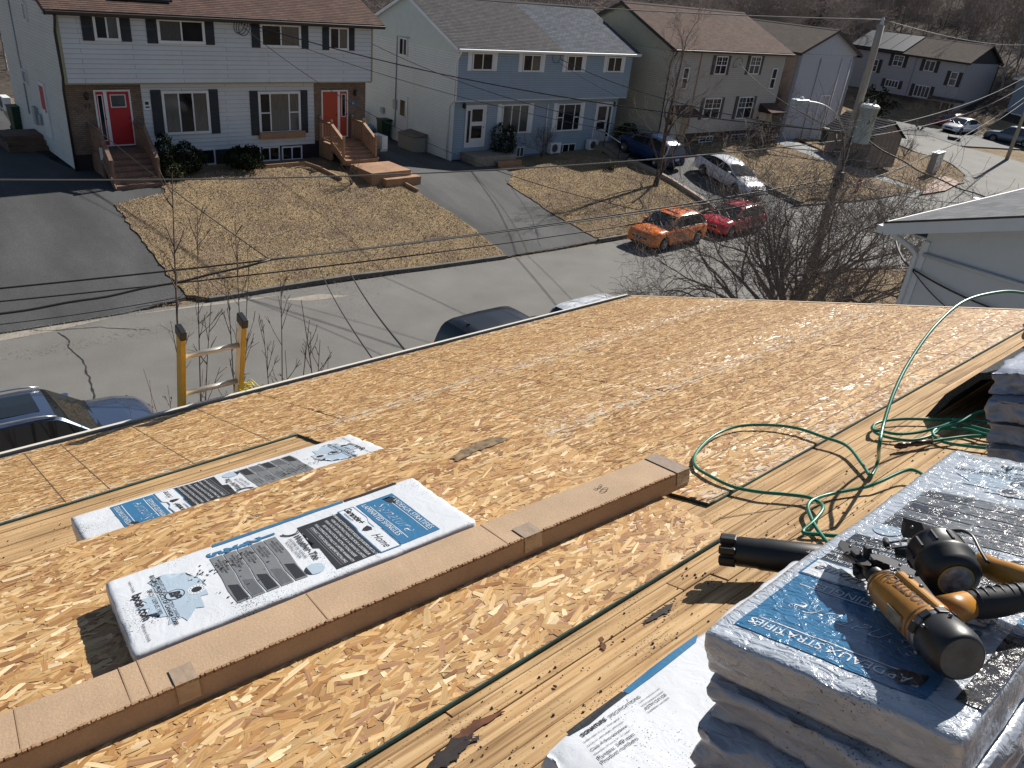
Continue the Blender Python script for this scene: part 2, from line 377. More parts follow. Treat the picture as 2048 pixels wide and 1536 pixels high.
ribbon('crack', gp([(115, 665), (138, 678), (135, 695), (165, 720), (178, 755), (190, 790), (192, 820)]), .03, CRACK, .008)
ribbon('crack', gp([(0, 666), (60, 655), (135, 642), (200, 630), (300, 612), (372, 600)]), .045, CRACK, .036)
ribbon('crack', gp([(0, 655), (90, 662), (200, 655), (300, 660)]), .02, CRACK, .008)
ribbon('crack', gp([(1014, 514), (1100, 499), (1196, 482)]), .05, CRACK, .036)
ribbon('crack', gp([(1010, 360), (1040, 400), (1065, 440), (1080, 495)]), .02, CRACK, .036)
ribbon('crack', gp([(1480, 545), (1560, 560), (1700, 530), (1780, 500), (1860, 480)]), .02, CRACK, .008)
for c in ([(250, 632), (420, 606), (560, 590), (480, 604), (330, 622)], [(0, 670), (110, 652), (230, 634), (110, 662), (0, 682)], [(560, 600), (640, 588), (700, 592), (620, 602)]):
    struct(drape('worn_patch', [gp(c)], PATCH, .005, maxlen=1))
struct(drape('concrete_patch', [gp([(1855, 372), (1880, 352), (1920, 368), (1890, 384), (1840, 392)])], mat('pink_concrete', (.34, .24, .19), .9, var=.2), .118, maxlen=2))
for (u, v, a) in ((1985, 341, .35), (1957, 397, .35)):
    P = PZ(u, v, .012); m = MB(); m.lathe([(a, 0), (a, .012), (a-.05, .014)], T(P.x, P.y, .005), 20)
    tag(m.build('manhole_cover', METAL), 'pale round manhole cover in the road '+('nearer the grey roof' if v > 360 else 'farther off by the cable shadow'), 'manhole cover', 'manhole covers in the side street')

# dry grass blades over the lawns
def inside(poly, X, Y):
    c = np.zeros(len(X), bool); n = len(poly)
    for i in range(n):
        x1, y1 = poly[i]; x2, y2 = poly[(i+1) % n]
        cond = ((y1 > Y) != (y2 > Y)) & (X < (x2-x1)*(Y-y1)/((y2-y1) if y2 != y1 else 1e-9)+x1); c ^= cond
    return c
gx = np.linspace(-10, 90, 201)
ycv = lambda X: np.interp(X, [-40, 2.7, 8.7, 20.4, 26.4, 38, 60, 90], [24.2, 23.8, 23.2, 22.3, 22.05, 22.2, 21.5, 21.0])
ghv = lambda X: np.interp(X, [-40, 0, 21, 24.5, 27, 38, 41, 54, 58, 64, 90], [1.8, 1.8, 1.7, 1.15, 1.0, 1.25, 1.5, 1.8, 1.1, .6, .5])
def gv(X, Y):
    c = ycv(X); return np.where(Y <= c, 0, ghv(X)*np.clip((Y-c)/(32.6-c), 0, 1))
def fastmesh(name, V, F, material, parent=None, cols=None, uvs=None, smooth=False):
    me = bpy.data.meshes.new(name); nv = len(V); nf, k = F.shape
    me.vertices.add(nv); me.vertices.foreach_set('co', V.astype(np.float32).ravel())
    me.loops.add(nf*k); me.loops.foreach_set('vertex_index', F.astype(np.int32).ravel())
    me.polygons.add(nf); me.polygons.foreach_set('loop_start', np.arange(0, nf*k, k, dtype=np.int32))
    me.polygons.foreach_set('loop_total', np.full(nf, k, dtype=np.int32))
    me.update(calc_edges=True)
    for mm in (material if isinstance(material, (list, tuple)) else [material]): me.materials.append(mm)
    if cols is not None:
        ca = me.color_attributes.new('Col', 'FLOAT_COLOR', 'CORNER'); c = np.ones((nf, k, 4), dtype=np.float32); c[:, :, :3] = cols[:, None, :]; ca.data.foreach_set('color', c.ravel())
    if uvs is not None:
        ul = me.uv_layers.new(name='UVMap'); ul.data.foreach_set('uv', uvs.astype(np.float32).ravel())
    if smooth: me.polygons.foreach_set('use_smooth', [True]*nf)
    me.validate(); return link(name, me, parent)
BL = attrmat('grass_blade', .9, .1, 1, 1, 0, .1)
for li, (poly, dens) in enumerate(((lawn1, 420), (lawn2, 380), (lawn3, 200), (lawn4, 130), (lp5, 130))):
    pa = np.array(poly); x0, y0 = pa.min(0); x1, y1 = pa.max(0); n = int((x1-x0)*(y1-y0)*dens); n = min(n, 150000)
    X = rng.uniform(x0, x1, n); Y = rng.uniform(y0, y1, n); k = inside(poly, X, Y); X = X[k]; Y = Y[k]; n = len(X)
    Z = gv(X, Y)+.06; a = rng.uniform(0, 6.28, n); h = rng.uniform(.02, .07, n); w_ = rng.uniform(.008, .02, n); lx = rng.normal(0, .05, n); ly = rng.normal(0, .05, n)
    V = np.stack([np.stack([X-np.cos(a)*w_, Y-np.sin(a)*w_, Z], 1), np.stack([X+np.cos(a)*w_, Y+np.sin(a)*w_, Z], 1), np.stack([X+lx, Y+ly, Z+h], 1)], 1).reshape(-1, 3)
    F = np.arange(3*n).reshape(-1, 3); t = rng.uniform(0, 1, (n, 1)); patch = (np.sin(X*.9+li+np.sin(Y*1.7))+np.sin(Y*1.3+X*.4)+np.sin(X*.31-Y*.7)+.8*np.sin(X*2.3+1.3*Y)*np.sin(Y*2.9))[:, None]/7+.5
    c = np.array([[.60, .47, .26]])*(.5+.8*t)*(1-.62*patch)+np.array([[.26, .17, .155]])*patch*.8
    gr = rng.uniform(0, 1, (n, 1)) < .08; c = np.where(gr, np.array([[.1, .13, .04]]), c)
    stuff(fastmesh('grass', V, F, BL, cols=c))

# sand, grit and small stones gathered along the kerbs and driveway mouths
m = MB()
def grit(a, b, w_, n, r0=.006, r1=.022):
    for _ in range(n):
        t_ = random.random(); q = lerp2(a, b, t_); x = q[0]+random.gauss(0, w_); y = q[1]+random.gauss(0, w_); r_ = random.uniform(r0, r1); z = g(x, y)+.035
        m.add([(x-r_, y-r_*.6, z), (x+r_, y-r_*.4, z), (x+r_*.3, y+r_, z), (x, y, z+r_*.8)], [(0, 1, 3), (1, 2, 3), (2, 0, 3)])
for a, b in (((420, 606), (1012, 520)), ((1200, 486), (1425, 424)), ((0, 672), (372, 604)), ((1012, 516), (1196, 486)), ((0, 720), (400, 640))):
    A_, B_ = gp([a, b]); grit(A_, B_, .22, 420)
for _ in range(10): A_, B_ = gp([(random.uniform(300, 900), random.uniform(560, 620)), (random.uniform(300, 900), random.uniform(560, 640))]); grit(A_, B_, .5, 60)
stuff(m.build('grit', mat('pale_grit', (.34, .29, .22), .95, var=.3)))
# fallen leaves and bits on the lawns
m = MB()
for poly, n in ((lawn1, 170), (lawn2, 90), (lawn3, 60)):
    pa = np.array(poly)
    for _ in range(n):
        x, y = random.uniform(pa[:, 0].min(), pa[:, 0].max()), random.uniform(pa[:, 1].min(), pa[:, 1].max())
        if not inside(poly, np.array([x]), np.array([y]))[0]: continue
        r_ = random.uniform(.02, .05); a = random.uniform(0, 6); z = g(x, y)+.1
        m.add([(x+r_*math.cos(a), y+r_*math.sin(a), z), (x+r_*math.cos(a+1.6), y+r_*math.sin(a+1.6), z+.02), (x-r_*math.cos(a), y-r_*math.sin(a), z), (x-r_*math.cos(a+1.6), y-r_*math.sin(a+1.6), z+.015)], [(0, 1, 2, 3)])
stuff(m.build('fallen_leaves', mat('brown_fallen_leaf', (.11, .06, .03), .9, var=.5, vscale=5)))

# ------------------------------------------------------------------ houses
def sawwall(m, x0, x1, z0, z1, y=0, course=.11, lip=.022, mi=0, axis='x', gable=None):
    """lapped siding facing -y (axis x) ; gable(x)-> top z"""
    z = z0
    while z < z1-1e-4:
        zt = min(z+course, z1); xa, xb = x0, x1
        if gable:
            xa, xb = gable(zt)
            if xb-xa < .05: break
            xa0, xb0 = xa, xb
        m.add([(xa, y-lip, z), (xb, y-lip, z), (xb, y-.002, zt), (xa, y-.002, zt)], [(0, 1, 2, 3)], mi, [[(xa, z-z0), (xb, z-z0), (xb, zt-z0), (xa, zt-z0)]])
        m.add([(xa, y-.002, z), (xb, y-.002, z), (xb, y-lip, z), (xa, y-lip, z)], [(0, 1, 2, 3)], mi)
        z = zt
class House:
    def __init__(s, name, label, D, dyaw, extra_rot=0, origin=None, group=None):
        """D: distance from the camera of the upper front wall plane, measured along its normal"""
        a = rad(-dyaw)+extra_rot; s.n = Vector((math.sin(a), math.cos(a), 0)); s.ex = Vector((math.cos(a), -math.sin(a), 0)); s.D = D
        s.M = Matrix((s.ex, s.n, Vector((0, 0, 1)))).transposed().to_4x4()
        s.M.translation = CAM*1 + s.n*D; s.M.translation.z = 0; s.x0 = 0
        s.t = thing(name, label, 'house', s.M, group)
        s.inv = s.M.inverted()
    def fp(s, u, v, off=0):           # local (x, z) on the front plane (off metres behind it)
        P = onplane(u, v, CAM+s.n*(s.D+off), s.n); q = s.inv @ P; return q.x, q.z
    def side(s, u, v, x):             # local (y, z) on the side plane at local x
        P = onplane(u, v, s.M @ Vector((x, 0, 0)), s.ex); q = s.inv @ P; return q.y, q.z
    def rect(s, a, b, off=0):
        x0, z1 = s.fp(*a, off); x1, z0 = s.fp(*b, off); return x0, x1, z0, z1
    def sub(s, name, m, mats, parent=None, **k): return m.build(name, mats, parent or s.t, **k)
    def window(s, r, y, style='slider', fr=.07, shutters=None, shm=None, M=None, glass=None, frame_mat=None, sill=True):
        x0, x1, z0, z1 = r; M = M or Matrix(); fm = frame_mat or WHITE_TRIM; fw = fr
        w = MB(); o = y
        w.box(x0, x1, o-.08, o+.03, z1-fw, z1, 0, M); w.box(x0, x1, o-.095, o+.03, z0, z0+fw, 0, M)
        w.box(x0, x0+fw, o-.08, o+.03, z0+fw, z1-fw, 0, M); w.box(x1-fw, x1, o-.08, o+.03, z0+fw, z1-fw, 0, M)
        win = w.build('window', fm, s.t, bevel=.004)
        def muntin(cx0, cx1, cz0, cz1, d=.065):
            q = MB(); q.box(cx0, cx1, o-d, o+.02, cz0, cz1, 0, M); q.build('mullion', fm, win)
        ix0, ix1, iz0, iz1 = x0+fw, x1-fw, z0+fw, z1-fw; W = ix1-ix0; H = iz1-iz0; t = .028; div = []
        if style == 'slider': div = [(ix0, ix0+W/2), (ix0+W/2, ix1)]
        elif style == 'triple': div = [(ix0, ix0+W/3), (ix0+W/3, ix0+2*W/3), (ix0+2*W/3, ix1)]
        elif style == 'picture': div = [(ix0, ix0+W*.25), (ix0+W*.25, ix0+W*.75), (ix0+W*.75, ix1)]
        elif style == 'double': div = [(ix0, ix0+W/2), (ix0+W/2, ix1)]
        elif style == 'quad': div = [(ix0+W*i/4, ix0+W*(i+1)/4) for i in range(4)]
        else: div = [(ix0, ix1)]
        gl = glass or GLASS
        for i, (a, b) in enumerate(div):
            if i: muntin(a-t, a+t, iz0, iz1)
            aa = a+(t if i else 0); bb = b-(t if i < len(div)-1 else 0)
            q = MB(); q.box(aa, bb, o-.045, o-.036, iz0, iz1, 0, M)
            gm = gl[i % len(gl)] if isinstance(gl, (list, tuple)) else gl
            q.build('pane', gm, win)
            if style in ('picture', 'sash', 'double', 'grid') and not (style == 'picture' and i == 1):
                muntin(aa, bb, (iz0+iz1)/2-.025, (iz0+iz1)/2+.025, .06)
            if style in ('double', 'grid', 'sash') and style != 'sash':
                q = MB()
                q.box((aa+bb)/2-.008, (aa+bb)/2+.008, o-.053, o-.03, (iz0+iz1)/2+.025, iz1, 0, M); q.box(aa, bb, o-.054, o-.031, (iz0*.25+iz1*.75)-.008, (iz0*.25+iz1*.75)+.008, 0, M)
                q.build('glazing_bar', fm, win)
        if shutters:
            sw, gap, dz = shutters if hasattr(shutters, '__len__') else (shutters, .0, .03)
            for a in ((x0-gap-sw, x0-gap), (x1+gap, x1+gap+sw)):
                q = MB(); q.box(a[0]+.01, a[1]-.01, o-.05, o+.02, z0-dz, z1+dz, 0, M)
                zz = z0-dz+.06; 
                nsl = max(4, int((z1-z0)/.07)); hh = (z1-z0+2*dz-.12)/nsl
                for i in range(nsl):
                    if (i*2) in (nsl, nsl+1): continue
                    q.add([M @ Vector(p) for p in ((a[0]+.05, o-.051, zz+i*hh), (a[1]-.05, o-.051, zz+i*hh), (a[1]-.05, o-.065, zz+i*hh+hh*.25), (a[0]+.05, o-.065, zz+i*hh+hh*.25))], [(0, 1, 2, 3)])
                    q.add([M @ Vector(p) for p in ((a[0]+.05, o-.065, zz+i*hh+hh*.25), (a[1]-.05, o-.065, zz+i*hh+hh*.25), (a[1]-.05, o-.051, zz+i*hh+hh), (a[0]+.05, o-.051, zz+i*hh+hh))], [(0, 1, 2, 3)])
                q.build('shutter', shm or BLACK_TRIM, s.t)
        return win
    def roof(s, x0, x1, y0, y1, ze, pitch, matf, split=None, mat2=None, fascia=None, gut=None, ov=.3, over_y=.35, course=.14, rear=True):
        """gable roof, ridge along x. ze: height of eave edge at y=y0-over_y"""
        ya, yb = y0-over_y, y1+over_y; ym = (ya+yb)/2; xa, xb = x0-ov, x1+ov; tn = math.tan(pitch)
        zr = ze+(ym-ya)*tn
        def slope(xs, xe, name, mt):
            q = MB(); n = int((ym-ya)/math.cos(pitch)/course); sl = (ym-ya)/n
            for i in range(n):
                y_0 = ya+i*sl; y_1 = y_0+sl; z_0 = ze+i*sl*tn+.02; z_1 = ze+(i+1)*sl*tn+.008
                uvs = [[(xs, i*course), (xe, i*course), (xe, (i+1)*course), (xs, (i+1)*course)]]
                q.add([(xs, y_0, z_0), (xe, y_0, z_0), (xe, y_1, z_1), (xs, y_1, z_1)], [(0, 1, 2, 3)], 0, uvs)
                q.add([(xs, y_0, z_0-.014), (xe, y_0, z_0-.014), (xe, y_0, z_0), (xs, y_0, z_0)], [(0, 1, 2, 3)], 0, [[(0, 0)]*4])
            q.build(name, mt, s.t)
        if split: slope(xa, split-.004, 'roof_slope', matf); slope(split+.004, xb, 'roof_slope', mat2 or matf)
        else: slope(xa, xb, 'roof_slope', matf)
        q = MB(); q.add([(xa, yb, ze+.02), (xb, yb, ze+.02), (xb, ym, zr+.02), (xa, ym, zr+.02)], [(3, 2, 1, 0)], 0, [[(0, 0), (0, 1), (1, 1), (1, 0)]])
        q.build('rear_slope', matf, s.t)
        q = MB(); q.bar((xa, ym-.1, zr-.01), (xb, ym-.1, zr-.01), .22, .02, 0, up=(0, -math.sin(pitch), math.cos(pitch))); q.bar((xa, ym+.1, zr-.01), (xb, ym+.1, zr-.01), .22, .02, 0, up=(0, math.sin(pitch), math.cos(pitch))); 
        q.build('ridge_cap', matf, s.t)
        fm = fascia or WHITE_TRIM
        t = .17
        for xx, sgn in ((xa, 1), (xb, -1)):       # rake boards
            for (p, r_) in (((ya, ze), (ym, zr)), ((yb, ze), (ym, zr))):
                q = MB()
                A = Vector((xx, p[0], p[1]-.01)); B = Vector((xx, r_[0], r_[1]-.01)); dn = Vector((0, 0, -t))
                w_ = Vector((sgn*.03, 0, 0)); vs = [A, B, B+dn, A+dn, A+w_, B+w_, B+dn+w_, A+dn+w_]
                q.add(vs, [(0, 1, 2, 3), (7, 6, 5, 4), (0, 4, 5, 1), (1, 5, 6, 2), (2, 6, 7, 3), (3, 7, 4, 0)]); q.build('rake_board', fm, s.t)
        q = MB(); q.box(xa, xb, ya+.0, ya+.03, ze-t, ze-.005); q.build('fascia', fm, s.t); q = MB(); q.box(xa, xb, yb-.03, yb, ze-t, ze-.005); q.build('fascia', fm, s.t)
        q = MB(); q.box(xa+.03, xb-.03, ya+.03, y0+.05, ze-t+.002, ze-t+.02); q.build('soffit', fm, s.t); q = MB(); q.box(xa+.03, xb-.03, y1, yb-.03, ze-t+.002, ze-t+.02); q.build('soffit', fm, s.t)
        q = MB(); gm = gut or fm
        prof = [(0, 0), (-.1, -.0), (-.12, -.02), (-.09, -.11), (0, -.12)]
        for sgn, yy in ((1, ya),):
            vs = [(xx, yy+p[0], ze-.02+p[1]) for xx in (xa+.02, xb-.02) for p in prof]; n = len(prof)
            q.add(vs, [(i, i+1, n+i+1, n+i) for i in range(1, n-1)]+[(0, 1, 2, 3, 4), (9, 8, 7, 6, 5)])
            q.box(xa+.02, xb-.02, yy-.015, yy+.0, ze-.035, ze-.02)
        q.build('gutter', gm, s.t)
        s.ze, s.zr, s.ym, s.ya, s.yb, s.pitch = ze, zr, ym, ya, yb, pitch
        return zr
    def gable(s, x, y0, y1, z0, z1, zt_eave, pitch, m_low, m_tri, facing=-1, course=.11, vert=True, band=None):
        """side wall at local x facing -x (facing -1) or +x: lapped siding z0..z1, triangle of vertical boards above z1"""
        Mx = Matrix(((0, -facing*-1 if False else 0, 0, 0),)*4) if False else None
        def tr(p):        # p in (along y, out, z)
            return (x+facing*p[1], p[0], p[2])
        q = MB(); z = z0; c = course; lip = .022
        while z < z1-1e-4:
            zt = min(z+c, z1); A = [tr((y0, lip, z)), tr((y1, lip, z)), tr((y1, .002, zt)), tr((y0, .002, zt))]; B = [tr((y0, .002, z)), tr((y1, .002, z)), tr((y1, lip, z)), tr((y0, lip, z))]
            f = (0, 3, 2, 1) if facing < 0 else (0, 1, 2, 3)
            q.add(A, [f], 0, [[(y0, z-z0), (y0, zt-z0), (y1, zt-z0), (y1, z-z0)]]); q.add(B, [f]); z = zt
        q.build('side_siding', m_low, s.t)
        q = MB(); ym = (y0+y1)/2; tn = math.tan(pitch); step = .1 if vert else 5; yy = y0
        while yy < y1-1e-4:
            ye = min(yy+step, y1); h0 = zt_eave+(min(yy, y1)-y0+.0)*tn if yy < ym else zt_eave+(y1-yy)*tn; h1 = zt_eave+(ye-y0)*tn if ye <= ym else zt_eave+(y1-ye)*tn
            h0 = max(h0, z1); h1 = max(h1, z1)
            A = [tr((yy+.006, .03, z1)), tr((ye-.006, .03, z1)), tr((ye-.006, .03, h1)), tr((yy+.006, .03, h0))]
            f = (0, 3, 2, 1) if facing < 0 else (0, 1, 2, 3); q.add(A, [f])
            q.add([tr((yy+.006, .03, z1)), tr((yy-.006, .015, z1)), tr((yy-.006, .015, h0)), tr((yy+.006, .03, h0))], [(0, 1, 2, 3)])
            q.add([tr((yy-.006, .015, z1)), tr((yy+.006, .015, z1)), tr((yy+.006, .015, h0)), tr((yy-.006, .015, h0))], [f])
            yy = ye
        q.add([tr((y0, .03, z1)), tr((y1, .03, z1)), tr((y1, .0, z1)), tr((y0, .0, z1))], [(0, 1, 2, 3)])
        q.build('gable_boards', m_tri, s.t)
    def downspout(s, pts, m, r=.04):
        q = MB(); q.tube(pts, r, 6); q.build('downspout', m, s.t)
    def core(s, x0, x1, y0, y1, z0, z1, m, name='wall'):
        q = MB(); q.box(x0, x1, y0, y1, z0, z1); q.build(name, m, s.t)
    def lamp(s, x, y, z):
        q = MB(); q.box(x-.04, x+.04, y-.04, y, z-.1, z+.1); q.lathe([(.02, .18), (.07, .12), (.055, -.1), (.03, -.13)], T(x, y-.12, z), 8); q.bar((x, y, z+.05), (x, y-.12, z+.14), .02)
        q.build('wall_lamp', BLACKP, s.t)
def door(H, r, y, leaf, frame=.06, glass=None, gmat=None, name='door', Mx=None, knob=1, panelmat=None):
    x0, x1, z0, z1 = r; q = MB(); Mx = Mx or Matrix()
    q.box(x0, x1, y-.05, y+.02, z1-frame, z1, 0, Mx); q.box(x0, x0+frame, y-.05, y+.02, z0, z1-frame, 0, Mx); q.box(x1-frame, x1, y-.05, y+.02, z0, z1-frame, 0, Mx)
    q.box(x0, x1, y-.07, y+.02, z0-.04, z0, 0, Mx)
    fr = q.build('door_frame', WHITE_TRIM, H.t)
    q = MB(); q.box(x0+frame, x1-frame, y-.03, y-.005, z0, z1-frame, 0, Mx); d = q.build(name, leaf, H.t)
    W = x1-x0-2*frame
    for gl in (glass or []):
        a, b, c, e = gl; q = MB(); gx0 = x0+frame+a*W; gx1 = x0+frame+b*W; Hh = z1-frame-z0; gz0 = z0+c*Hh; gz1 = z0+e*Hh
        q.box(gx0, gx1, y-.04, y-.028, gz0, gz1, 0, Mx); q.build('glass_panel', gmat or GLASS, d)
        q = MB()
        for bx in ((gx0-.03, gx0, gz0-.03, gz1+.03), (gx1, gx1+.03, gz0-.03, gz1+.03), (gx0, gx1, gz0-.03, gz0), (gx0, gx1, gz1, gz1+.03)): q.box(bx[0], bx[1], y-.045, y-.028, bx[2], bx[3], 0, Mx)
        q.build('glass_surround', WHITE_TRIM, d)
    kx = x0+frame+W*(.92 if knob > 0 else .08); q = MB(); q.sphere(Mx @ Vector((kx, y-.08, z0+1.0)), .03, 8, 5); q.build('handle', BLACKP, d)
    return d
def plate_text(parent, txt, x, y, z, size, material, M=None, bold=0, name='number'):
    vs, fs = textmesh(txt, size, bold=bold); q = MB(); M = M or Matrix(); q.add([M @ Vector((x+a, y-.004, z+b)) for a, b, c in vs], fs)
    return q.build(name, material, parent)

def sidmat(name, c, row): d = tuple(x*.5 for x in c); c2 = tuple(x*.95 for x in c); return brickmat(name, c, c2, d, 3.66, row, mort=.010, rough=.5, bump=.08, msmooth=.4, vr=(.93, 1.06), vs=.7)  # dark row lines paint the shade under each siding lap
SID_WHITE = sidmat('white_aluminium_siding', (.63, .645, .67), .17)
SID_WSIDE = sidmat('white_side_siding', (.65, .65, .63), .12)
SHINGLE_BR = brickmat('brown_shingles', (.125, .075, .058), (.085, .05, .042), (.05, .034, .03), .3, .14, mort=.008, rough=.95)
SHINGLE_GB = brickmat('weathered_grey_shingles', (.085, .080, .082), (.058, .056, .06), (.03, .03, .032), .3, .14, mort=.008, rough=.95)
SHINGLE_BL = brickmat('blue_grey_shingles', (.115, .128, .152), (.068, .078, .10), (.04, .044, .052), .3, .14, mort=.012, rough=.95)
SHINGLE_TB = brickmat('taupe_shingles', (.13, .10, .085), (.10, .078, .066), (.05, .04, .036), .3, .14, mort=.008, rough=.95)
BRICK = brickmat('buff_brick', (.26, .185, .13), (.19, .13, .095), (.12, .10, .085), .21, .075, mort=.01)
FOUND = mat('dark_foundation', (.022, .022, .026), .9)
BROWN_TRIM = mat('dark_brown_trim', (.03, .024, .022), .5)

# ---- house 1: white, black shutters, red and orange doors
H1 = House('semi_detached_house', 'white sided house with black shutters, one red door and one orange door', 33, 1.675)
xl, _ = H1.fp(110, 37); xr, _ = H1.fp(744, 110); _, zo = H1.fp(430, 165); _, zt = H1.fp(430, 42); OV = .4
zg = 1.7; DEP = 8.6
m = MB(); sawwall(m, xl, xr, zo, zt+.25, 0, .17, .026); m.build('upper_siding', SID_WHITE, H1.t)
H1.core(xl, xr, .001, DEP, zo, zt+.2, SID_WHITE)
bl, _ = H1.fp(279.3, 166, OV); br, _ = H1.fp(627, 168, OV); LL = xl+.02; LR = xr-.1
_, zsb = H1.fp(450, 298, OV)
m = MB(); m.box(LL, LR, OV+.02, DEP-.01, zg-1.2, zo-.001); m.build('lower_wall', SID_WSIDE, H1.t)
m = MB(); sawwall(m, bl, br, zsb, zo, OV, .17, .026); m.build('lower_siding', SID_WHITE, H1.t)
for a, b in ((LL, bl), (br, LR)):
    m = MB(); za = zsb+.12; m.add([(a, OV-.03, za), (b, OV-.03, za), (b, OV-.03, zo), (a, OV-.03, zo)], [(0, 1, 2, 3)], 0, [[(a, za), (b, za), (b, zo), (a, zo)]])
    m.add([(a, OV+.02, za), (a, OV-.03, za), (a, OV-.03, zo), (a, OV+.02, zo)], [(0, 1, 2, 3)], 0, [[(0, za), (.1, za), (.1, zo), (0, zo)]]); m.add([(b, OV-.03, za), (b, OV+.02, za), (b, OV+.02, zo), (b, OV-.03, zo)], [(0, 1, 2, 3)], 0, [[(0, za), (.1, za), (.1, zo), (0, zo)]])
    m.build('brick_facing', BRICK, H1.t)
m = MB(); m.box(LL+.02, LR-.02, OV-.005, OV+.03, .4, zsb+.12); m.build('foundation', FOUND, H1.t)
m = MB(); m.box(xl, xr, 0, OV+.04, zo-.05, zo-.001); m.box(xl-.02, xl+.08, -.03, .05, zo, zt+.2); m.box(xr-.06, xr+.02, -.03, .05, zo, zt+.2); m.build('soffit_trim', mat('cream_trim', (.3, .28, .2), .6), H1.t)
A = lambda x, y: (x/5.12, y/5.12)
B = lambda x, y: (400+x/5.12, y/5.12)
CUR2 = [CURTAIN, GLASS]
H1.window(H1.rect(A(930, 140), A(1238, 418)), 0, 'slider', .09, (.40, .0, .02), glass=[GLASS, CURTAIN])
H1.window(H1.rect(A(1590, 180), B(52, 452)), 0, 'slider', .1, (.40, .0, .02), glass=CUR2)
H1.window(H1.rect(B(603, 232), B(1030, 492)), 0, 'slider', .1, (.38, .0, .02), glass=[GLASS, CURTAIN])
H1.window(H1.rect(B(1315, 272), B(1515, 512)), 0, 'slider', .08, (.33, .0, .02), glass=[GLASS, CURTAIN])
H1.window(H1.rect(A(1640, 930), B(112, 1358), OV), OV, 'triple', .1, (.42, .0, .04), glass=[CURTAIN, GLASS, CURTAIN])
H1.window(H1.rect(B(585, 938), B(1030, 1350), OV), OV, 'picture', .1, (.38, .0, .04), glass=[GLASS, CURTAIN, CURTAIN])
H1.window(H1.rect((347, 301), (431, 328), OV), OV, 'slider', .06)
H1.window(H1.rect((517.6, 294), (559, 320), OV), OV, 'slider', .06)
H1.window(H1.rect((562, 293), (603.5, 318), OV), OV, 'slider', .06)
RED = mat('red_door_paint', (.42, .008, .02), .45); ORED = mat('orange_red_door_paint', (.42, .05, .018), .45)
r = H1.rect(A(1060, 918), A(1390, 1468), OV); door(H1, r, OV-.03, RED, glass=[(.17, .8, .72, .93)], gmat=CURTAIN)
r2 = H1.rect(A(945, 918), A(1110, 1400), OV); r2 = (r2[0], r[0]-.002, r[2], r[3]); door(H1, r2, OV-.03, RED, glass=[(.25, .75, .1, .93)], name='sidelight')
r = H1.rect(B(1235, 922), B(1415, 1390), OV); door(H1, r, OV-.03, ORED)
r2 = H1.rect(B(1420, 922), B(1507, 1390), OV); r2 = (r[1]+.002, r2[1], r[2], r[3]); door(H1, r2, OV-.03, ORED, glass=[(.3, .75, .45, .93)], name='sidelight')
x, z = H1.fp(*A(875, 985), OV); H1.lamp(x, OV-.03, z)
x, z = H1.fp(*B(1575, 950), OV); H1.lamp(x, OV-.03, z)
x, z = H1.fp(*A(890, 1090), OV); plate_text(H1.t, '93', x, OV-.04, z, .26, BLACKP, Matrix.Rotation(rad(90), 4, 'X') @ Matrix() if False else None)
def stairs(label, H, x0, x1, yw, pd, zt, zb, n, run, wood, rail=True, group='front steps', cat='steps', railh=.92, capmat=None, skirt=True, name='front_steps', lowrail=False):
    t = thing(name, label, cat, H.M @ Matrix.Translation(((x0+x1)/2, yw-pd, zb)), group); W = (x1-x0)/2; hh = zt-zb; rise = hh/(n+1)
    # local frame of the thing: x across, y towards the house, z up ; platform from y=0..pd
    nb = max(4, int(pd/.14)); 
    for i in range(nb): m = MB(); m.box(-W, W, i*pd/nb+.004, (i+1)*pd/nb-.004, hh-.035, hh); m.build('platform_board', wood, t)
    if skirt:
        k = int(pd/.14)
        for sx in (-1, 1):
            m = MB(); m.box(sx*W-.006, sx*W+.006, 0, pd, -.15, hh-.036)
            for i in range(k): m.box(sx*W-.01, sx*W+.01, i*pd/k+.004, (i+1)*pd/k-.004, -.15, hh-.0365)
            m.build('skirting', wood, t)
    for i in range(n):
        z = hh-rise*(i+1); m = MB(); m.box(-W, W, -run*(i+1)-.02, -run*i-.005, z-.035, z); m.box(-W+.02, W-.02, -run*i-.03, -run*i-.006, z, z+rise-.036); m.build('tread', wood, t)
    m = MB(); m.box(-W+.02, W-.02, -run*n-.01, -run*n+.012, -.1, rise-.036); m.build('riser', wood, t)
    for sx in (-W+.02, W-.02):
        m = MB(); a = Vector((sx, 0, hh-.1)); b = Vector((sx, -run*n, .02)); m.bar(a, b, .035, .26); m.build('stringer', wood, t)
    if rail:
        for sx in (-W+.045, W-.045):
            posts = [(0.03, hh), (pd-.06, hh), (-run*(n-.6), rise*.6)]
            for (py, pz) in posts:
                m = MB(); m.box(sx-.045, sx+.045, py-.045, py+.045, max(-.1, pz-.9), pz+railh+.1); 
                p = m.build('post', wood, t)
                if capmat: m = MB(); m.box(sx-.055, sx+.055, py-.055, py+.055, pz+railh+.1, pz+railh+.15); m.box(sx-.035, sx+.035, py-.035, py+.035, pz+railh+.15, pz+railh+.18); m.build('lamp_cap', capmat, p)
            for (a, b) in ((posts[1], posts[0]), (posts[0], posts[2])):
                A_ = Vector((sx, a[0], a[1]+railh)); B_ = Vector((sx, b[0], b[1]+railh)); m = MB(); m.bar(A_, B_, .14, .035); m.bar(A_-Vector((0, 0, .06)), B_-Vector((0, 0, .06)), .035, .085); m.build('handrail', wood, t)
                m = MB(); m.bar(A_-Vector((0, 0, railh-.1)), B_-Vector((0, 0, railh-.1)), .035, .085)
                k = max(3, int((A_-B_).length/.13))
                for i in range(1, k):
                    P = A_.lerp(B_, i/k); m.bar(P-Vector((0, 0, railh-.1)), P-Vector((0, 0, .06)), .034)
                stuff(m.build('balusters', wood, t))
    return t
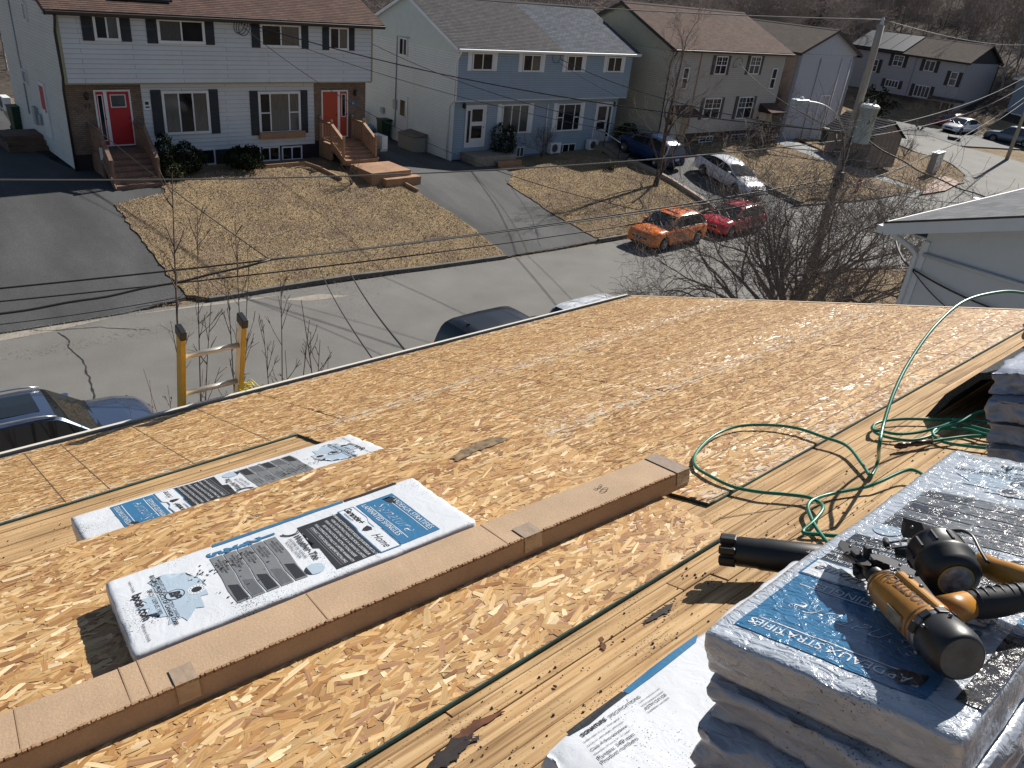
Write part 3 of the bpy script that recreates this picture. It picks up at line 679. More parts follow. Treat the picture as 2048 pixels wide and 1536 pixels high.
def loc(H, u, v, off=0): return H.inv @ G(u, v, off)

# house 1 continued
m = MB(); r = H1.rect(B(595, 1352), B(1058, 1395), OV); m.box(r[0], r[1], OV-.22, OV-.02, r[2], r[3]); m.build('planter_box', CEDAR, H1.t)
x, z = H1.fp(*A(1505, 1072), OV); m = MB(); m.box(x-.13, x+.13, OV-.03, OV-.02, z-.19, z+.19); p = m.build('alarm_sign', WHITE_TRIM, H1.t)
m = MB(); m.box(x-.08, x+.06, OV-.034, OV-.031, z, z+.12); m.box(x-.08, x+.08, OV-.034, OV-.031, z-.12, z-.06); m.build('emblem', BLACKP, p)
x, z = H1.fp(*B(1565, 1058), OV); m = MB(); m.box(x-.17, x+.17, OV-.05, OV-.032, z-.08, z+.08); p = m.build('number_plate', mat('blue_sign', (.01, .09, .32), .4), H1.t)
plate_text(p, '91', x, OV-.052, z, .16, WHITE_TRIM)
PIT1 = math.atan(.42)
ze1 = H1.fp(500, 33.5)[1]-.02
H1.roof(xl, xr, 0, DEP, H1.fp(500, 45, -.4)[1]+.13, PIT1, SHINGLE_BR, fascia=BROWN_TRIM, gut=BROWN_TRIM, ov=.42, over_y=.4)
H1.gable(xl+.001, 0.02, DEP, zo, zt+.2, zt+.2, PIT1, SID_WSIDE, SID_WSIDE, -1, .12, vert=False)
H1.gable(LL, OV+.03, DEP, zg-1.2, zo-.002, zo-1, 0.01, SID_WSIDE, SID_WSIDE, -1, .12, vert=False)
q = MB(); q.tube([(xl-.1, -.38, H1.ze-.12), (xl-.1, -.34, H1.ze-.3), (xl-.08, -.0, H1.ze-.75), (xl-.06, -.0, zo+.2), (LL-.05, OV-.1, zo-.3), (LL-.05, OV-.08, zg-.0)], .045, 6); q.build('downspout', BROWN_TRIM, H1.t)
# left side: door, small windows, conduit, meter
for (u, v, w_, h_, nm) in ((45, 105, 1, 1, 'w'),):
    pass
MS = Matrix(((0, 1, 0, LL-.0), (-1, 0, 0, 0), (0, 0, 1, 0), (0, 0, 0, 1)))   # maps (along, -out, z) -> left wall: along=-y ; out=-x
def side_window(H, x, y0, y1, z0, z1, style='slider', glass=None):
    Mx = Matrix(((0, 1, 0, x), (-1, 0, 0, 0), (0, 0, 1, 0), (0, 0, 0, 1)))
    return H.window((-y1, -y0, z0, z1), -.012, style, .06, M=Mx, glass=glass)
ya, za = H1.side(43, 2, xl); yb, zb = H1.side(53, 40, xl); side_window(H1, xl, min(ya, yb)-.4, max(ya, yb)-.2, zb, za)
ya, za = H1.side(52, 140, LL); yb, zb = H1.side(58, 168, LL); side_window(H1, LL, yb-.1, yb+.5, zb, za)
Mx = Matrix(((0, 1, 0, LL), (-1, 0, 0, 0), (0, 0, 1, 0), (0, 0, 0, 1)))
PINK = mat('pink_red_door', (.45, .02, .06), .5)
ya, za = H1.side(78, 172, LL); yb, zb = H1.side(88, 262, LL)
door(H1, (-ya, -ya+.95, zb, zb+2.1), -.02, WHITE_TRIM, Mx=Mx, glass=[(.15, .85, .5, .95)], gmat=PINK, name='side_door')
m = MB(); m.tube([(xl-.04, 6.1, zt+.9), (xl-.04, 6.1, zo+.2), (LL-.05, 6.1, zo-.2), (LL-.05, 6.1, zg+1.2)], .025, 6); m.build('conduit', GREYMETAL, H1.t)
m = MB(); m.box(LL-.16, LL-.02, 4.7, 5.1, zg+1.0, zg+1.7); m.box(LL-.13, LL-.02, 4.1, 4.4, zg+1.1, zg+1.5); m.build('meter_box', GREYMETAL, H1.t)
# solar panel on the roof
def onroof(H, x, y, h=.06): return (x, y, H.ze+(y-H.ya)*math.tan(H.pitch)+h)
def roofpanel(H, x0, x1, y0, y1, material, name='solar_panel', cols=4, h=.12):
    m = MB(); vs = [onroof(H, x0, y0, h), onroof(H, x1, y0, h), onroof(H, x1, y1, h), onroof(H, x0, y1, h)]; vb = [(a, b, c-.05) for a, b, c in vs]
    m.add(vs+vb, [(0, 1, 2, 3), (7, 6, 5, 4), (0, 4, 5, 1), (1, 5, 6, 2), (2, 6, 7, 3), (3, 7, 4, 0)]); p = m.build(name, material, H.t)
    m = MB(); 
    for i in range(1, cols): x = x0+(x1-x0)*i/cols; m.bar(onroof(H, x, y0, h+.001), onroof(H, x, y1, h+.001), .02, .006)
    for a, b in (((x0, y0), (x1, y0)), ((x0, y1), (x1, y1)), ((x0, y0), (x0, y1)), ((x1, y0), (x1, y1))): m.bar(onroof(H, *a, h), onroof(H, *b, h), .04, .03)
    m.build('frame', mat('matt_black_frame', (.015, .015, .017), .9, spec=.1), p); return p
SOLAR = mat('solar_glass', (.012, .016, .028), .12, spec=.7)
a, _ = H1.fp(212, 10, 1); b, _ = H1.fp(332, 12, 1)
roofpanel(H1, a, b, .35, 2.1, SOLAR, cols=3)
m = MB(); 
for k in range(3):
    pts = []; cx, cz = H1.fp(478, 50)
    for i in range(20): t_ = i/19*6.5; pts.append((cx+.25*math.cos(t_+k)+.1*k, -.06, cz+.3*math.sin(t_*1.1+k)-.05*k))
    m.tube(pts, .012, 5)
m.build('service_cable_loop', CABLE, H1.t)

# front steps of house 1
q0 = loc(H1, 240, 382); q1 = loc(H1, 322, 372); xa, _ = H1.fp(176, 262, -.5); 
CAPM = mat('solar_post_cap', (.35, .32, .3), .3, metal=.5)
zdoor = H1.rect(A(1060, 918), A(1390, 1468), OV)[2]-.12
stairs('dark stained wooden front steps with rails leading up to the red door', H1, q0.x-.15, q1.x+.05, OV-.04, 1.15, zdoor, q0.z, 5, (OV-1.15-q0.y-.0)/5.2, mat('stained_steps', (.20, .12, .085), .7, var=.2, fine=.2, fscale=12), group='wooden front steps')
m = MB(); P = (q0.x-.2, OV-1.3, q0.z+1.0)
tag(m.box(P[0]-.02, P[0]+.3, P[1]-.03, P[1]-.01, P[2]-.05, P[2]+.4).build('notice_board', WHITE_TRIM, None, M=H1.M), 'small white notice board fixed beside the dark front steps', 'sign')
# right steps
qd = H1.rect(B(1235, 922), B(1507, 1390), OV); zd2 = qd[2]-.1; qs = loc(H1, 735, 350)
lz = qs.z+.42
t = stairs('new cedar front steps with lamp-capped posts below the orange door', H1, qd[0]-.15, qd[1]+.25, OV-.04, 1.1, zd2, lz, 4, .30, CEDAR, capmat=CAPM, group='wooden front steps')
cxm = (qd[0]+qd[1])/2; t2 = thing('wooden_landing', 'low cedar landing and step spreading out at the foot of the cedar steps', 'landing', H1.M @ Matrix.Translation((cxm+.5, OV-1.15-1.2-1.0, qs.z)))
for i in range(9): m = MB(); m.box(-1.15, .95, -.9+i*.2, -.9+i*.2+.19, .35, .40); m.build('deck_board', CEDAR, t2)
m = MB(); m.box(-1.15, .95, -.9, .9, -.2, .349); m.build('skirting', CEDAR, t2)
m = MB(); m.prism([(-.6, -1.22), (1.3, -1.22), (1.3, .9), (.96, .9), (.96, -.91), (-.6, -.91)], -.3, .15); m.build('lower_step', CEDAR, t2)
# garden edging boards
t = thing('garden_edging', 'timber edging boards round the flower bed under the white house windows', 'edging', G(560, 335))
def local_to(t, P): return t.matrix_world.inverted() @ P
def edge_board(t, pts, off=.12):
    for a, b in zip(pts[:-1], pts[1:]):
        m = MB(); m.bar(local_to(t, G(*a, off)), local_to(t, G(*b, off)), .06, .18); m.build('board', CEDAR, t)
edge_board(t, [(505, 336), (560, 331), (610, 327), (640, 337), (683, 359)])
bpy.context.view_layer.update()
t = thing('timber_edge', 'long low timber edge between the dry lawn and the tarred driveway', 'edging', G(815, 370)); bpy.context.view_layer.update()
edge_board(t, [(798, 362), (836, 382)])
m = MB(); qq = loc(H1, 470, 335)

# side deck at house 1's left wall
q = loc(H1, 30, 300); t = thing('side_steps', 'low wooden side platform with two steps beside the white side wall', 'steps', H1.M @ Matrix.Translation((LL-.75, q.y+.6, q.z)))
for i in range(8): m = MB(); m.box(-.7, .72, -.6+i*.16, -.6+i*.16+.15, .52, .56); m.build('deck_board', OLDWOOD, t)
for i in range(2): m = MB(); m.box(-.7, .72, -.88-.28*i, -.61-.28*i, .34-.17*i, .38-.17*i); m.box(-.7, .72, -.63-.28*i, -.61-.28*i, .38-.17*i, .52-.17*i); m.build('tread', OLDWOOD, t)
m = MB(); m.box(-.72, -.69, -1.1, .68, -.1, .34); m.box(-.72, .72, -1.17, -1.15, -.1, .17); m.build('skirting', OLDWOOD, t)

def bin_(label, M, material=None, lidm=None, group=None, h=1.05):
    t = thing('wheelie_bin', label, 'bin', M, group); m = MB()
    a, b = .24, .3; w_, d_ = .28, .34
    m.add([(-a, -a, 0), (a, -a, 0), (a, a, 0), (-a, a, 0), (-w_, -d_, h), (w_, -d_, h), (w_, d_, h), (-w_, d_, h)], [(0, 3, 2, 1), (4, 5, 6, 7), (0, 1, 5, 4), (1, 2, 6, 5), (2, 3, 7, 6), (3, 0, 4, 7)]); m.build('body', material or GREENBIN, t, bevel=.02)
    m = MB(); m.box(-w_-.03, w_+.03, -d_-.04, d_+.03, h+.002, h+.06); m.box(-w_+.05, w_-.05, d_+.03, d_+.09, h-.05, h); m.build('lid', lidm or material or GREENBIN, t, bevel=.02)
    for sx in (-1, 1): m = MB(); m.lathe([(.1, -.03), (.1, .03)], Matrix.Translation((sx*.22, .3, .1)) @ Matrix.Rotation(rad(90), 4, 'Y'), 12); m.build('wheel', RUBBER, t)
    return t
def heatpump(label, M, group='wall heat pumps'):
    t = thing('heat_pump', label, 'heat pump', M, group); m = MB(); m.box(-.42, .42, -.16, .16, .12, .72); m.build('casing', WHITE_TRIM, t, bevel=.01)
    m = MB(); m.lathe([(.24, 0), (.24, .02), (.22, .02), (.22, 0)], Matrix.Translation((-.1, -.162, .42)) @ Matrix.Rotation(rad(90), 4, 'X'), 20, caps=False)
    for i in range(9): m.bar((-.1-.22*math.cos(math.asin(min(1, abs(i-4)/4.6))), -.17, .42+(i-4)*.048), (-.1+.22*math.cos(math.asin(min(1, abs(i-4)/4.6))), -.17, .42+(i-4)*.048), .008)
    m.build('fan_grille', mat('grey_grille', (.25, .25, .25), .5), t)
    m = MB(); m.lathe([(.0, 0), (.215, 0)], Matrix.Translation((-.1, -.1615, .42)) @ Matrix.Rotation(rad(90), 4, 'X'), 20, caps=False); m.build('fan_opening', BLACKP, t)
    m = MB(); m.box(-.35, -.3, -.2, .2, 0, .12); m.box(.3, .35, -.2, .2, 0, .12); m.build('bracket', METAL, t); return t
P = G(40, 262); bin_('dark green wheelie bin standing on the side platform by the white wall', H1.M @ T(*(H1.inv @ P)[:3], .1))
P = G(12, 245); heatpump('white heat pump far left behind the green bin', H1.M @ Matrix.Translation(Vector((H1.inv @ P)[:3])+Vector((.2, .3, .4))) @ Matrix.Rotation(rad(-90), 4, 'Z'))
P = H1.inv @ G(742, 318); heatpump('white heat pump on the right end wall beside the cedar steps', H1.M @ Matrix.Translation((xr+.15, P.y+.4, P.z+.3)) @ Matrix.Rotation(rad(90), 4, 'Z'))

# ---- house 2: light blue
C3 = lambda x, y: (700+x/5.12, y/5.12)
C4 = lambda x, y: (1000+x/5.12, 50+y/5.12)
H2 = House('semi_detached_house', 'light blue sided house with white shutters and a two-tone grey roof', 33, .466)
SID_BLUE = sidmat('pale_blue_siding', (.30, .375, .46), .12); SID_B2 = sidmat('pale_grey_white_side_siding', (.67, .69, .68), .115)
xl2, _ = H2.fp(916, 112); xr2, _ = H2.fp(1266, 112); _, zo2 = H2.fp(1080, 198); _, zt2 = H2.fp(1080, 108); DEP2 = 8.8
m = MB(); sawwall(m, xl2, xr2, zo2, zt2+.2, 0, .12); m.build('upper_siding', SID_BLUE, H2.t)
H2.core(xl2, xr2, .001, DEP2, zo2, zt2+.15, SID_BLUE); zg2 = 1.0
H2.core(xl2+.02, xr2-.3, OV+.001, DEP2-.01, zg2-1, zo2-.001, SID_BLUE, 'lower_wall')
_, zf2 = H2.fp(1150, 300, OV)
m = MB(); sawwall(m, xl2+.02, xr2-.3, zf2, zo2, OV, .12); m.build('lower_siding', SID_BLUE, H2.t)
m = MB(); m.box(xl2+.03, xr2-.32, OV-.02, OV+.02, zg2-.8, zf2-.001); m.build('foundation', mat('blue_painted_foundation', (.14, .19, .25), .9, var=.15), H2.t)
m = MB(); m.box(xl2, xr2, 0, OV+.04, zo2-.05, zo2-.001); m.box(xl2-.02, xl2+.05, -.02, .02, zo2, zt2+.15); m.build('soffit_trim', WHITE_TRIM, H2.t)
WS = WHITE_TRIM
H2.window(H2.rect(C3(1255, 535), C3(1452, 722)), 0, 'slider', .07, (.28, .02, .02), WS, glass=[GLASS, GLASS])
H2.window(H2.rect(C4(238, 297), C4(405, 478)), 0, 'slider', .07, (.28, .02, .02), WS, glass=[GLASS, CURTAIN])
H2.window(H2.rect(C4(690, 308), C4(828, 478)), 0, 'slider', .07, (.28, .02, .02), WS)
H2.window(H2.rect(C4(1105, 322), C4(1228, 482)), 0, 'slider', .07, (.28, .02, .02), WS)
H2.window(H2.rect(C3(1562, 1070), C3(1805, 1355), OV), OV, 'triple', .07, (.34, .02, .03), WS, glass=[CURTAIN])
H2.window(H2.rect(C4(592, 805), C4(795, 1075), OV), OV, 'picture', .07, (.3, .02, .03), WS, glass=[GLASS])
H2.window(H2.rect(C4(570, 1222), C4(755, 1315), OV), OV, 'triple', .05, glass=[GLASS])
H2.window(H2.rect(C4(165, 1250), C4(230, 1345), OV), OV, 'slider', .04, glass=[CURTAIN])
r = H2.rect(C3(1187, 1078), C3(1365, 1488), OV); STORM = mat('storm_door_white', (.6, .6, .62), .4)
door(H2, r, OV-.015, STORM, glass=[(.28, .85, .62, .93), (.28, .85, .2, .52), (.05, .2, .1, .9)], gmat=[GLASS][0], name='storm_door')
r = H2.rect(C4(988, 792), C4(1100, 1172), OV); door(H2, r, OV-.015, STORM, glass=[(.12, .65, .55, .92), (.12, .65, .3, .5), (.78, .95, .1, .92)], name='storm_door')
for p_ in (C3(1160, 1085), C4(1158, 812)): x, z = H2.fp(*p_, OV); H2.lamp(x, OV-.0, z)
x, z = H2.fp(*C3(1397, 1160), OV); plate_text(H2.t, '89', x, OV-.02, z, .17, BLACKP)
_, zel = H2.fp(1100, 104, -.35)
H2.roof(xl2, xr2, 0, DEP2, zel+.05, math.atan(.44), SHINGLE_GB, split=H2.fp(1128, 105, -.3)[0], mat2=SHINGLE_BL, ov=.28, over_y=.35)
H2.gable(xl2+.001, 0.02, DEP2, zg2-1, zt2-.1, H2.ze+.1, H2.pitch, SID_B2, mat('pale_green_boards', (.56, .61, .585), .55, var=.04), -1, .115)
H2.downspout([(xl2-.05, -.36, H2.ze-.1), (xl2-.07, -.3, H2.ze-.25), (xl2-.09, .0, H2.ze-.7), (xl2-.06, .08, zo2), (xl2-.05, OV, zo2-.3), (xl2-.05, OV, zg2+.2)], WHITE_TRIM, .045)
xx, z1_ = H2.fp(1095.7, 209, OV); _, z0_ = H2.fp(1087.9, 282, OV); H2.downspout([(xx, OV-.05, z1_), (xx, OV-.05, z0_)], WHITE_TRIM, .04)
ya, za = H2.side(801, 74, xl2); yb, zb = H2.side(816, 113, xl2); side_window(H2, xl2, min(ya, yb), max(ya, yb), zb, za, glass=[GLASS, CURTAIN])
Mx = Matrix(((0, 1, 0, xl2), (-1, 0, 0, 0), (0, 0, 1, 0), (0, 0, 0, 1)))
ya, za = H2.side(798, 189, xl2); yb, zb = H2.side(812, 245, xl2)
door(H2, (-ya, -ya+.92, za-2.05, za), -.02, STORM, Mx=Mx, glass=[(.2, .8, .5, .92)], name='side_door')
yk, zk = H2.side(795.7, 74, xl2); yk2, zk2 = H2.side(789.8, 254, xl2); m = MB(); m.tube([(xl2-.05, yk-1.2, zk+.1), (xl2-.05, yk, zk+.05), (xl2-.05, yk, zk2)], .028, 6); m.box(xl2-.14, xl2-.02, yk-.13, yk+.13, zk2+1.0, zk2+1.5); m.build('conduit', GREYMETAL, H2.t)
m = MB(); yk, zk = H2.side(767, 220, xl2); m.box(xl2-.14, xl2-.02, yk-.15, yk+.15, zk-.15, zk+.15); m.build('meter_box', GREYMETAL, H2.t)
m = MB(); cx, cz = H2.fp(1112, 115)
for k in range(2): m.tube([(cx+.3*math.cos(i/3.+k), -.05, cz+.28*math.sin(i/3.+k)) for i in range(20)], .011, 5)
m.build('service_cable_loop', CABLE, H2.t)
# stoop, steps
q0 = loc(H2, 975, 345); zd = H2.rect(C3(1187, 1078), C3(1365, 1488), OV)[2]-.25; xd = H2.rect(C3(1187, 1078), C3(1365, 1488), OV)
t = thing('concrete_stoop', 'concrete stoop with two wooden steps at the storm door of the blue house', 'stoop', H2.M @ Matrix.Translation((xd[0]+.2, OV-.75, q0.z)))
m = MB(); m.box(-.4, 2.4, -.7, .7, -.3, max(.5, zd-q0.z)); m.build('base', mat('rough_board_side', (.25, .22, .18), .9, var=.2), t)
hz = max(.5, zd-q0.z)
for i in range(2): m = MB(); m.box(.9, 2.6, -1.0-.3*i, -.71-.3*i, hz-.25*(i+1)-.05, hz-.25*(i+1)); m.box(.9, 2.6, -.98-.3*i, -.95-.3*i, -.2, hz-.25*(i+1)-.05); m.build('tread', CEDAR, t)
q0 = loc(H2, 1225, 322); r = H2.rect(C4(988, 792), C4(1100, 1172), OV); zd = r[2]-.15
t = stairs('concrete front steps with white handrails at the right of the blue house', H2, r[0]-.1, r[1]+.75, OV-.04, 1.1, zd, q0.z, 4, .3, mat('grey_brown_concrete', (.26, .22, .17), .9, var=.2), rail=False, group='concrete steps')
t2 = thing('step_railing', 'white sloping handrails with black balusters on the concrete steps', 'railing', t.matrix_world.copy()); bpy.context.view_layer.update()
Wd = (r[1]+.75-r[0]+.1)/2; hh = zd-q0.z
for sx in (-Wd+.05, Wd-.05):
    m = MB(); m.bar((sx, 0, hh+.85), (sx, -1.3, .95), .04); m.build('handrail', WHITE_TRIM, t2)
    m = MB(); m.bar((sx, 0, hh), (sx, 0, hh+.85), .03); m.bar((sx, -1.3, 0), (sx, -1.3, .95), .03); m.bar((sx, 0, hh+.85), (sx, 1.0, hh+.85), .03)
    for i in range(1, 9): m.bar((sx, i*.115, hh), (sx, i*.115, hh+.85), .014)
    m.bar((sx, -.02, hh+.1), (sx, -1.25, .15), .02)
    m.build('balusters', BLACKP, t2)
for (u, v) in ((1100, 299), (1176, 292)):
    x, z = H2.fp(u, v+5, OV); heatpump('white heat pump at the foot of the blue wall, '+('left' if u < 1150 else 'right')+' of the basement window', H2.M @ Matrix.Translation((x, OV-.3, z-.1)))
P = H2.inv @ G(818, 278); bin_('tall green wheelie bin against the pale side wall near the side door', H2.M @ Matrix.Translation((xl2-.42, P.y, P.z)) @ Matrix.Rotation(rad(-90), 4, 'Z'), h=1.15)
P = H2.inv @ G(850, 300); t = thing('storage_box', 'beige plastic storage box with a brown lid along the side wall', 'storage box', H2.M @ Matrix.Translation((xl2-.55, P.y, P.z)))
m = MB(); m.box(-.4, .4, -.75, .75, 0, .85); 
for i in range(9): m.box(-.41, -.4, -.72+i*.16, -.6+i*.16, .05, .8)
m.build('body', mat('beige_plastic', (.33, .30, .25), .6), t, bevel=.01)
m = MB(); m.add([(-.45, -.8, .85), (.45, -.8, .85), (.45, .8, .85), (-.45, .8, .85), (-.42, -.8, .9), (.45, -.8, 1.02), (.45, .8, 1.02), (-.42, .8, .9)], [(0, 3, 2, 1), (4, 5, 6, 7), (0, 1, 5, 4), (1, 2, 6, 5), (2, 3, 7, 6), (3, 0, 4, 7)]); m.build('lid', mat('brown_lid', (.13, .11, .09), .6), t)
P = H2.inv @ G(752, 262); t = thing('rubbish_pile', 'black bin with a full blue bag on top, by the pale side wall', 'rubbish', H2.M @ Matrix.Translation((xl2-.7, P.y+.3, P.z)))
m = MB(); m.lathe([(.28, 0), (.34, .8), (.3, .8)], None, 14); m.build('black_bin', BLACKP, t)
BAG = mat('blue_plastic_bag', (.12, .30, .42), .25, bump=.6, bscale=9)
m = MB(); m.sphere((0, 0, 1.05), .38, 12, 8, (1, 1, .85), jit=.08); m.build('bag', BAG, t)
t = m = MB(); m.sphere((0, 0, .28), .36, 12, 8, (1.1, 1, .8), jit=.08); tag(m.build('rubbish_bag', BAG, None, M=H2.M @ Matrix.Translation((xl2-.45, P.y-.7, P.z))), 'blue rubbish bag lying on the ground in front of the black bin', 'bag')

# ---- house 3: beige
C5 = lambda x, y: (1200+x/5.12, y/5.12)
H3 = House('semi_detached_house', 'beige sided house with brown shutters and a brown roof behind the leaning pole', 32.5, -.99)
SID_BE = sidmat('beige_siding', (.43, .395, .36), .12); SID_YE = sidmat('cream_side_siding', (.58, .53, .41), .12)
xl3, _ = H3.fp(1345, 115); xr3, _ = H3.fp(1573, 111); _, zo3 = H3.fp(1440, 263); _, zt3 = H3.fp(1450, 104); DEP3 = 9; zg3 = 1.3
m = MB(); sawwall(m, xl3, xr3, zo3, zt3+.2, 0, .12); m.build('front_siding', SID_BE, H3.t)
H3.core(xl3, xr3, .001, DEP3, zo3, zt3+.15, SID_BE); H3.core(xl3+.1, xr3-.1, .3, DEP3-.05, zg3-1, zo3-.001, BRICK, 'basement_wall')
m = MB(); m.add([(xl3+.1, .28, zg3-.5), (xr3-.1, .28, zg3-.5), (xr3-.1, .28, zo3), (xl3+.1, .28, zo3)], [(0, 1, 2, 3)], 0, [[(xl3, 0), (xr3, 0), (xr3, 1.5), (xl3, 1.5)]]); m.build('brick_base', brickmat('brown_brick', (.14, .09, .065), (.1, .06, .045), (.07, .06, .05), .21, .075), H3.t)
BS = mat('dark_olive_shutter', (.05, .045, .038), .6)
H3.window(H3.rect(C5(1195, 572), C5(1273, 762)), 0, 'double', .06, (.3, .03, .03), BS, glass=[GLASS])
H3.window(H3.rect(C5(1548, 574), C5(1612, 760)), 0, 'double', .06, (.3, .03, .03), BS, glass=[CURTAIN])
H3.window(H3.rect(C5(1075, 1005), C5(1200, 1212)), 0, 'double', .06, (.32, .03, .03), BS, glass=[GLASS])
H3.window(H3.rect(C5(1425, 990), C5(1525, 1208)), 0, 'double', .06, (.32, .03, .03), BS, glass=[CURTAIN, GLASS])
H3.window(H3.rect(C5(855, 688), C5(872, 912)), 0, 'sash', .06); H3.window(H3.rect(C5(1768, 698), C5(1768, 908)), 0, 'sash', .06)
H3.window(H3.rect(C5(1015, 1398), C5(1130, 1500), .28), .28, 'double', .05); H3.window(H3.rect(C5(1345, 1375), C5(1460, 1480), .28), .28, 'double', .05)
_, zel = H3.fp(1480, 106, -.35)
H3.roof(xl3, xr3, 0, DEP3, zel+.08, math.atan(.44), SHINGLE_BR, split=H3.fp(1502, 105, -.3)[0], mat2=SHINGLE_BR, ov=.35, over_y=.38, fascia=BROWN_TRIM, gut=BROWN_TRIM)
H3.gable(xl3+.001, .02, DEP3, zg3-1, zt3-.1, H3.ze+.1, H3.pitch, SID_YE, mat('olive_cream_boards', (.46, .43, .32), .55, var=.05), -1, .12)
H3.downspout([(xl3-.05, -.38, H3.ze-.12), (xl3-.1, -.3, H3.ze-.3), (xl3-.1, 0, H3.ze-.8), (xl3-.06, -.06, zo3), (xl3-.05, .2, zg3)], BROWN_TRIM, .045)
a, z1_ = H3.fp(*C5(1640, 1110)); b, z0_ = H3.fp(*C5(1640, 1330)); zz = z1_
for (xa_, w_) in ((a+.75, 1.9), (H3.fp(1345, 225)[0]+.8, 1.9)):
    m = MB(); m.add([(xa_-w_/2, -1.1, zz-.1), (xa_+w_/2, -1.1, zz-.1), (xa_+w_/2, .0, zz+.35), (xa_-w_/2, .0, zz+.35)], [(0, 1, 2, 3)], 0, [[(0, 0), (2, 0), (2, 1.2), (0, 1.2)]]); m.add([(xa_-w_/2, -1.1, zz-.1), (xa_-w_/2, 0, zz+.35), (xa_-w_/2, 0, zz-.2), (xa_-w_/2, -1.1, zz-.2)], [(0, 1, 2, 3)]); m.add([(xa_-w_/2, -1.1, zz-.2), (xa_+w_/2, -1.1, zz-.2), (xa_+w_/2, -1.1, zz-.1), (xa_-w_/2, -1.1, zz-.1)], [(0, 1, 2, 3)])
    m.add([(xa_-w_/2, -1.1, zz-.2), (xa_-w_/2, 0, zz-.2), (xa_+w_/2, 0, zz-.2), (xa_+w_/2, -1.1, zz-.2)], [(0, 1, 2, 3)]); m.build('porch_roof', SHINGLE_BR, H3.t)
    m = MB(); m.box(xa_-.75, xa_-.05, -.06, .0, zz-2.25, zz-.25); m.build('door', mat('beige_door', (.4, .37, .33), .5), H3.t)
    m = MB(); m.box(xa_+.3, xa_+.9, -.03, .0, zg3, zz-.15); m.build('tan_panel', mat('tan_panel', (.3, .24, .16), .6), H3.t)
    H3.lamp(xa_-.95, -.0, zz-.7)
x, z1_ = H3.fp(1403, 112); m = MB(); m.box(x-.07, x+.07, -.02, -.013, zo3+.3, zt3); m.build('rust_stain_strip', mat('rust_stained_corner', (.22, .13, .08), .7, var=.3, vscale=2), H3.t)
cx, cz = H3.fp(1475, 125); m = MB(); m.tube([(cx+.5*math.cos(i/3.), -.05, cz+.3*math.sin(i/2.6)) for i in range(15)], .012, 5); m.build('service_cable_loop', CABLE, H3.t)

# ---- houses 4, 5 and 6: turned to the side street (front faces -X, gable end towards us)
def turned(name, label, corner_px, zcorner, rot=0.0):
    H = House.__new__(House); P = PZ(corner_px[0], corner_px[1], zcorner)
    a = rad(90)+rot; H.n = Vector((math.sin(a), math.cos(a), 0)); H.ex = Vector((math.cos(a), -math.sin(a), 0))
    H.M = Matrix((H.ex, H.n, Vector((0, 0, 1)))).transposed().to_4x4(); H.M.translation = Vector((P.x, P.y, 0)); H.t = thing(name, label, 'house', H.M); H.inv = H.M.inverted(); H.D = (P-CAM).dot(H.n); return H
def fpt(H, u, v, off=0):
    P = onplane(u, v, H.M.translation + H.n*off, H.n); q = H.inv @ P; return q.x, q.z
SID_LAV = sidmat('pale_lavender_siding', (.45, .45, .51), .14); SID_TAN = sidmat('pale_taupe_siding', (.41, .39, .41), .14)
# house 4: only its roof, left slope and the gable end facing the street are in view. local x: 0 at the street-side gable, negative = away along the ridge
H4 = turned('semi_detached_house', 'pale lavender house seen from its gable end behind the beige house', (1660, 268), 1.1)
Pb = H4.M.translation; H4.M.translation = Vector((55.6, 32.2, 0)); H4.t.matrix_world = H4.M; H4.inv = H4.M.inverted()
# local: x along ridge (-Y world is +x), y = +X world (depth)
m = MB(); sawwall(m, -16, -.02, 1.0, 7.2, 0, .14); m.build('front_siding', mat('dusty_rose_siding', (.33, .27, .24), .6, var=.06), H4.t)
H4.core(-16, -.001, .001, 8.6, -.5, 7.2, SID_LAV)
H4.roof(-16, 0, 0, 8.6, 7.25, math.atan(.36), SHINGLE_TB, fascia=BROWN_TRIM, gut=BROWN_TRIM, ov=.35, over_y=.35)
H4.gable(.001, 0, 8.6, .3, 7.2, H4.ze+.1, H4.pitch, SID_LAV, mat('pale_lavender_boards', (.42, .45, .52), .6, var=.04), 1, .14)
for (y_, mt, r_) in ((6.4, WHITE_TRIM, .05), (7.9, WHITE_TRIM, .06), (3.2, GREYMETAL, .03)):
    H4.downspout([(.06, y_, 6.9), (.06, y_, 1.0)], mt, r_)
m = MB(); m.box(.02, .1, 4.6, 4.68, .9, 4.2); m.box(.02, .1, 6.0, 6.08, .9, 4.2); m.box(.02, .1, 4.6, 6.08, 4.2, 4.28); m.build('door_surround', WHITE_TRIM, H4.t)
P = PZ(1685, 245, 1.0); bin_('green wheelie bin at the foot of the lavender gable wall', T(60.4, 30.9, .9))
H5 = turned('semi_detached_house', 'taupe house across the side street with dark solar panels on its roof', (1900, 240), .8)
H5.M.translation = Vector((95.5, 35.4, 0)); H5.t.matrix_world = H5.M; H5.inv = H5.M.inverted()
m = MB(); sawwall(m, -13.4, -.02, 2.4, 6.7, 0, .14); m.build('front_siding', SID_TAN, H5.t)
H5.core(-13.4, -.001, .001, 9, 2.4, 6.6, SID_TAN); H5.core(-13.3, -.1, .25, 8.9, -.6, 2.399, mat('dark_brick_base', (.10, .075, .06), .9, var=.15, vscale=4))
H5.roof(-13.4, 0, 0, 9, 6.65, math.atan(.38), SHINGLE_TB, fascia=BROWN_TRIM, gut=BROWN_TRIM, ov=.4, over_y=.35)
H5.gable(.001, 0, 9, -.4, 6.6, H5.ze+.1, H5.pitch, mat('grey_taupe_end_wall', (.36, .34, .36), .6, var=.06), mat('dark_gable_boards', (.035, .035, .04), .6), 1, .14)
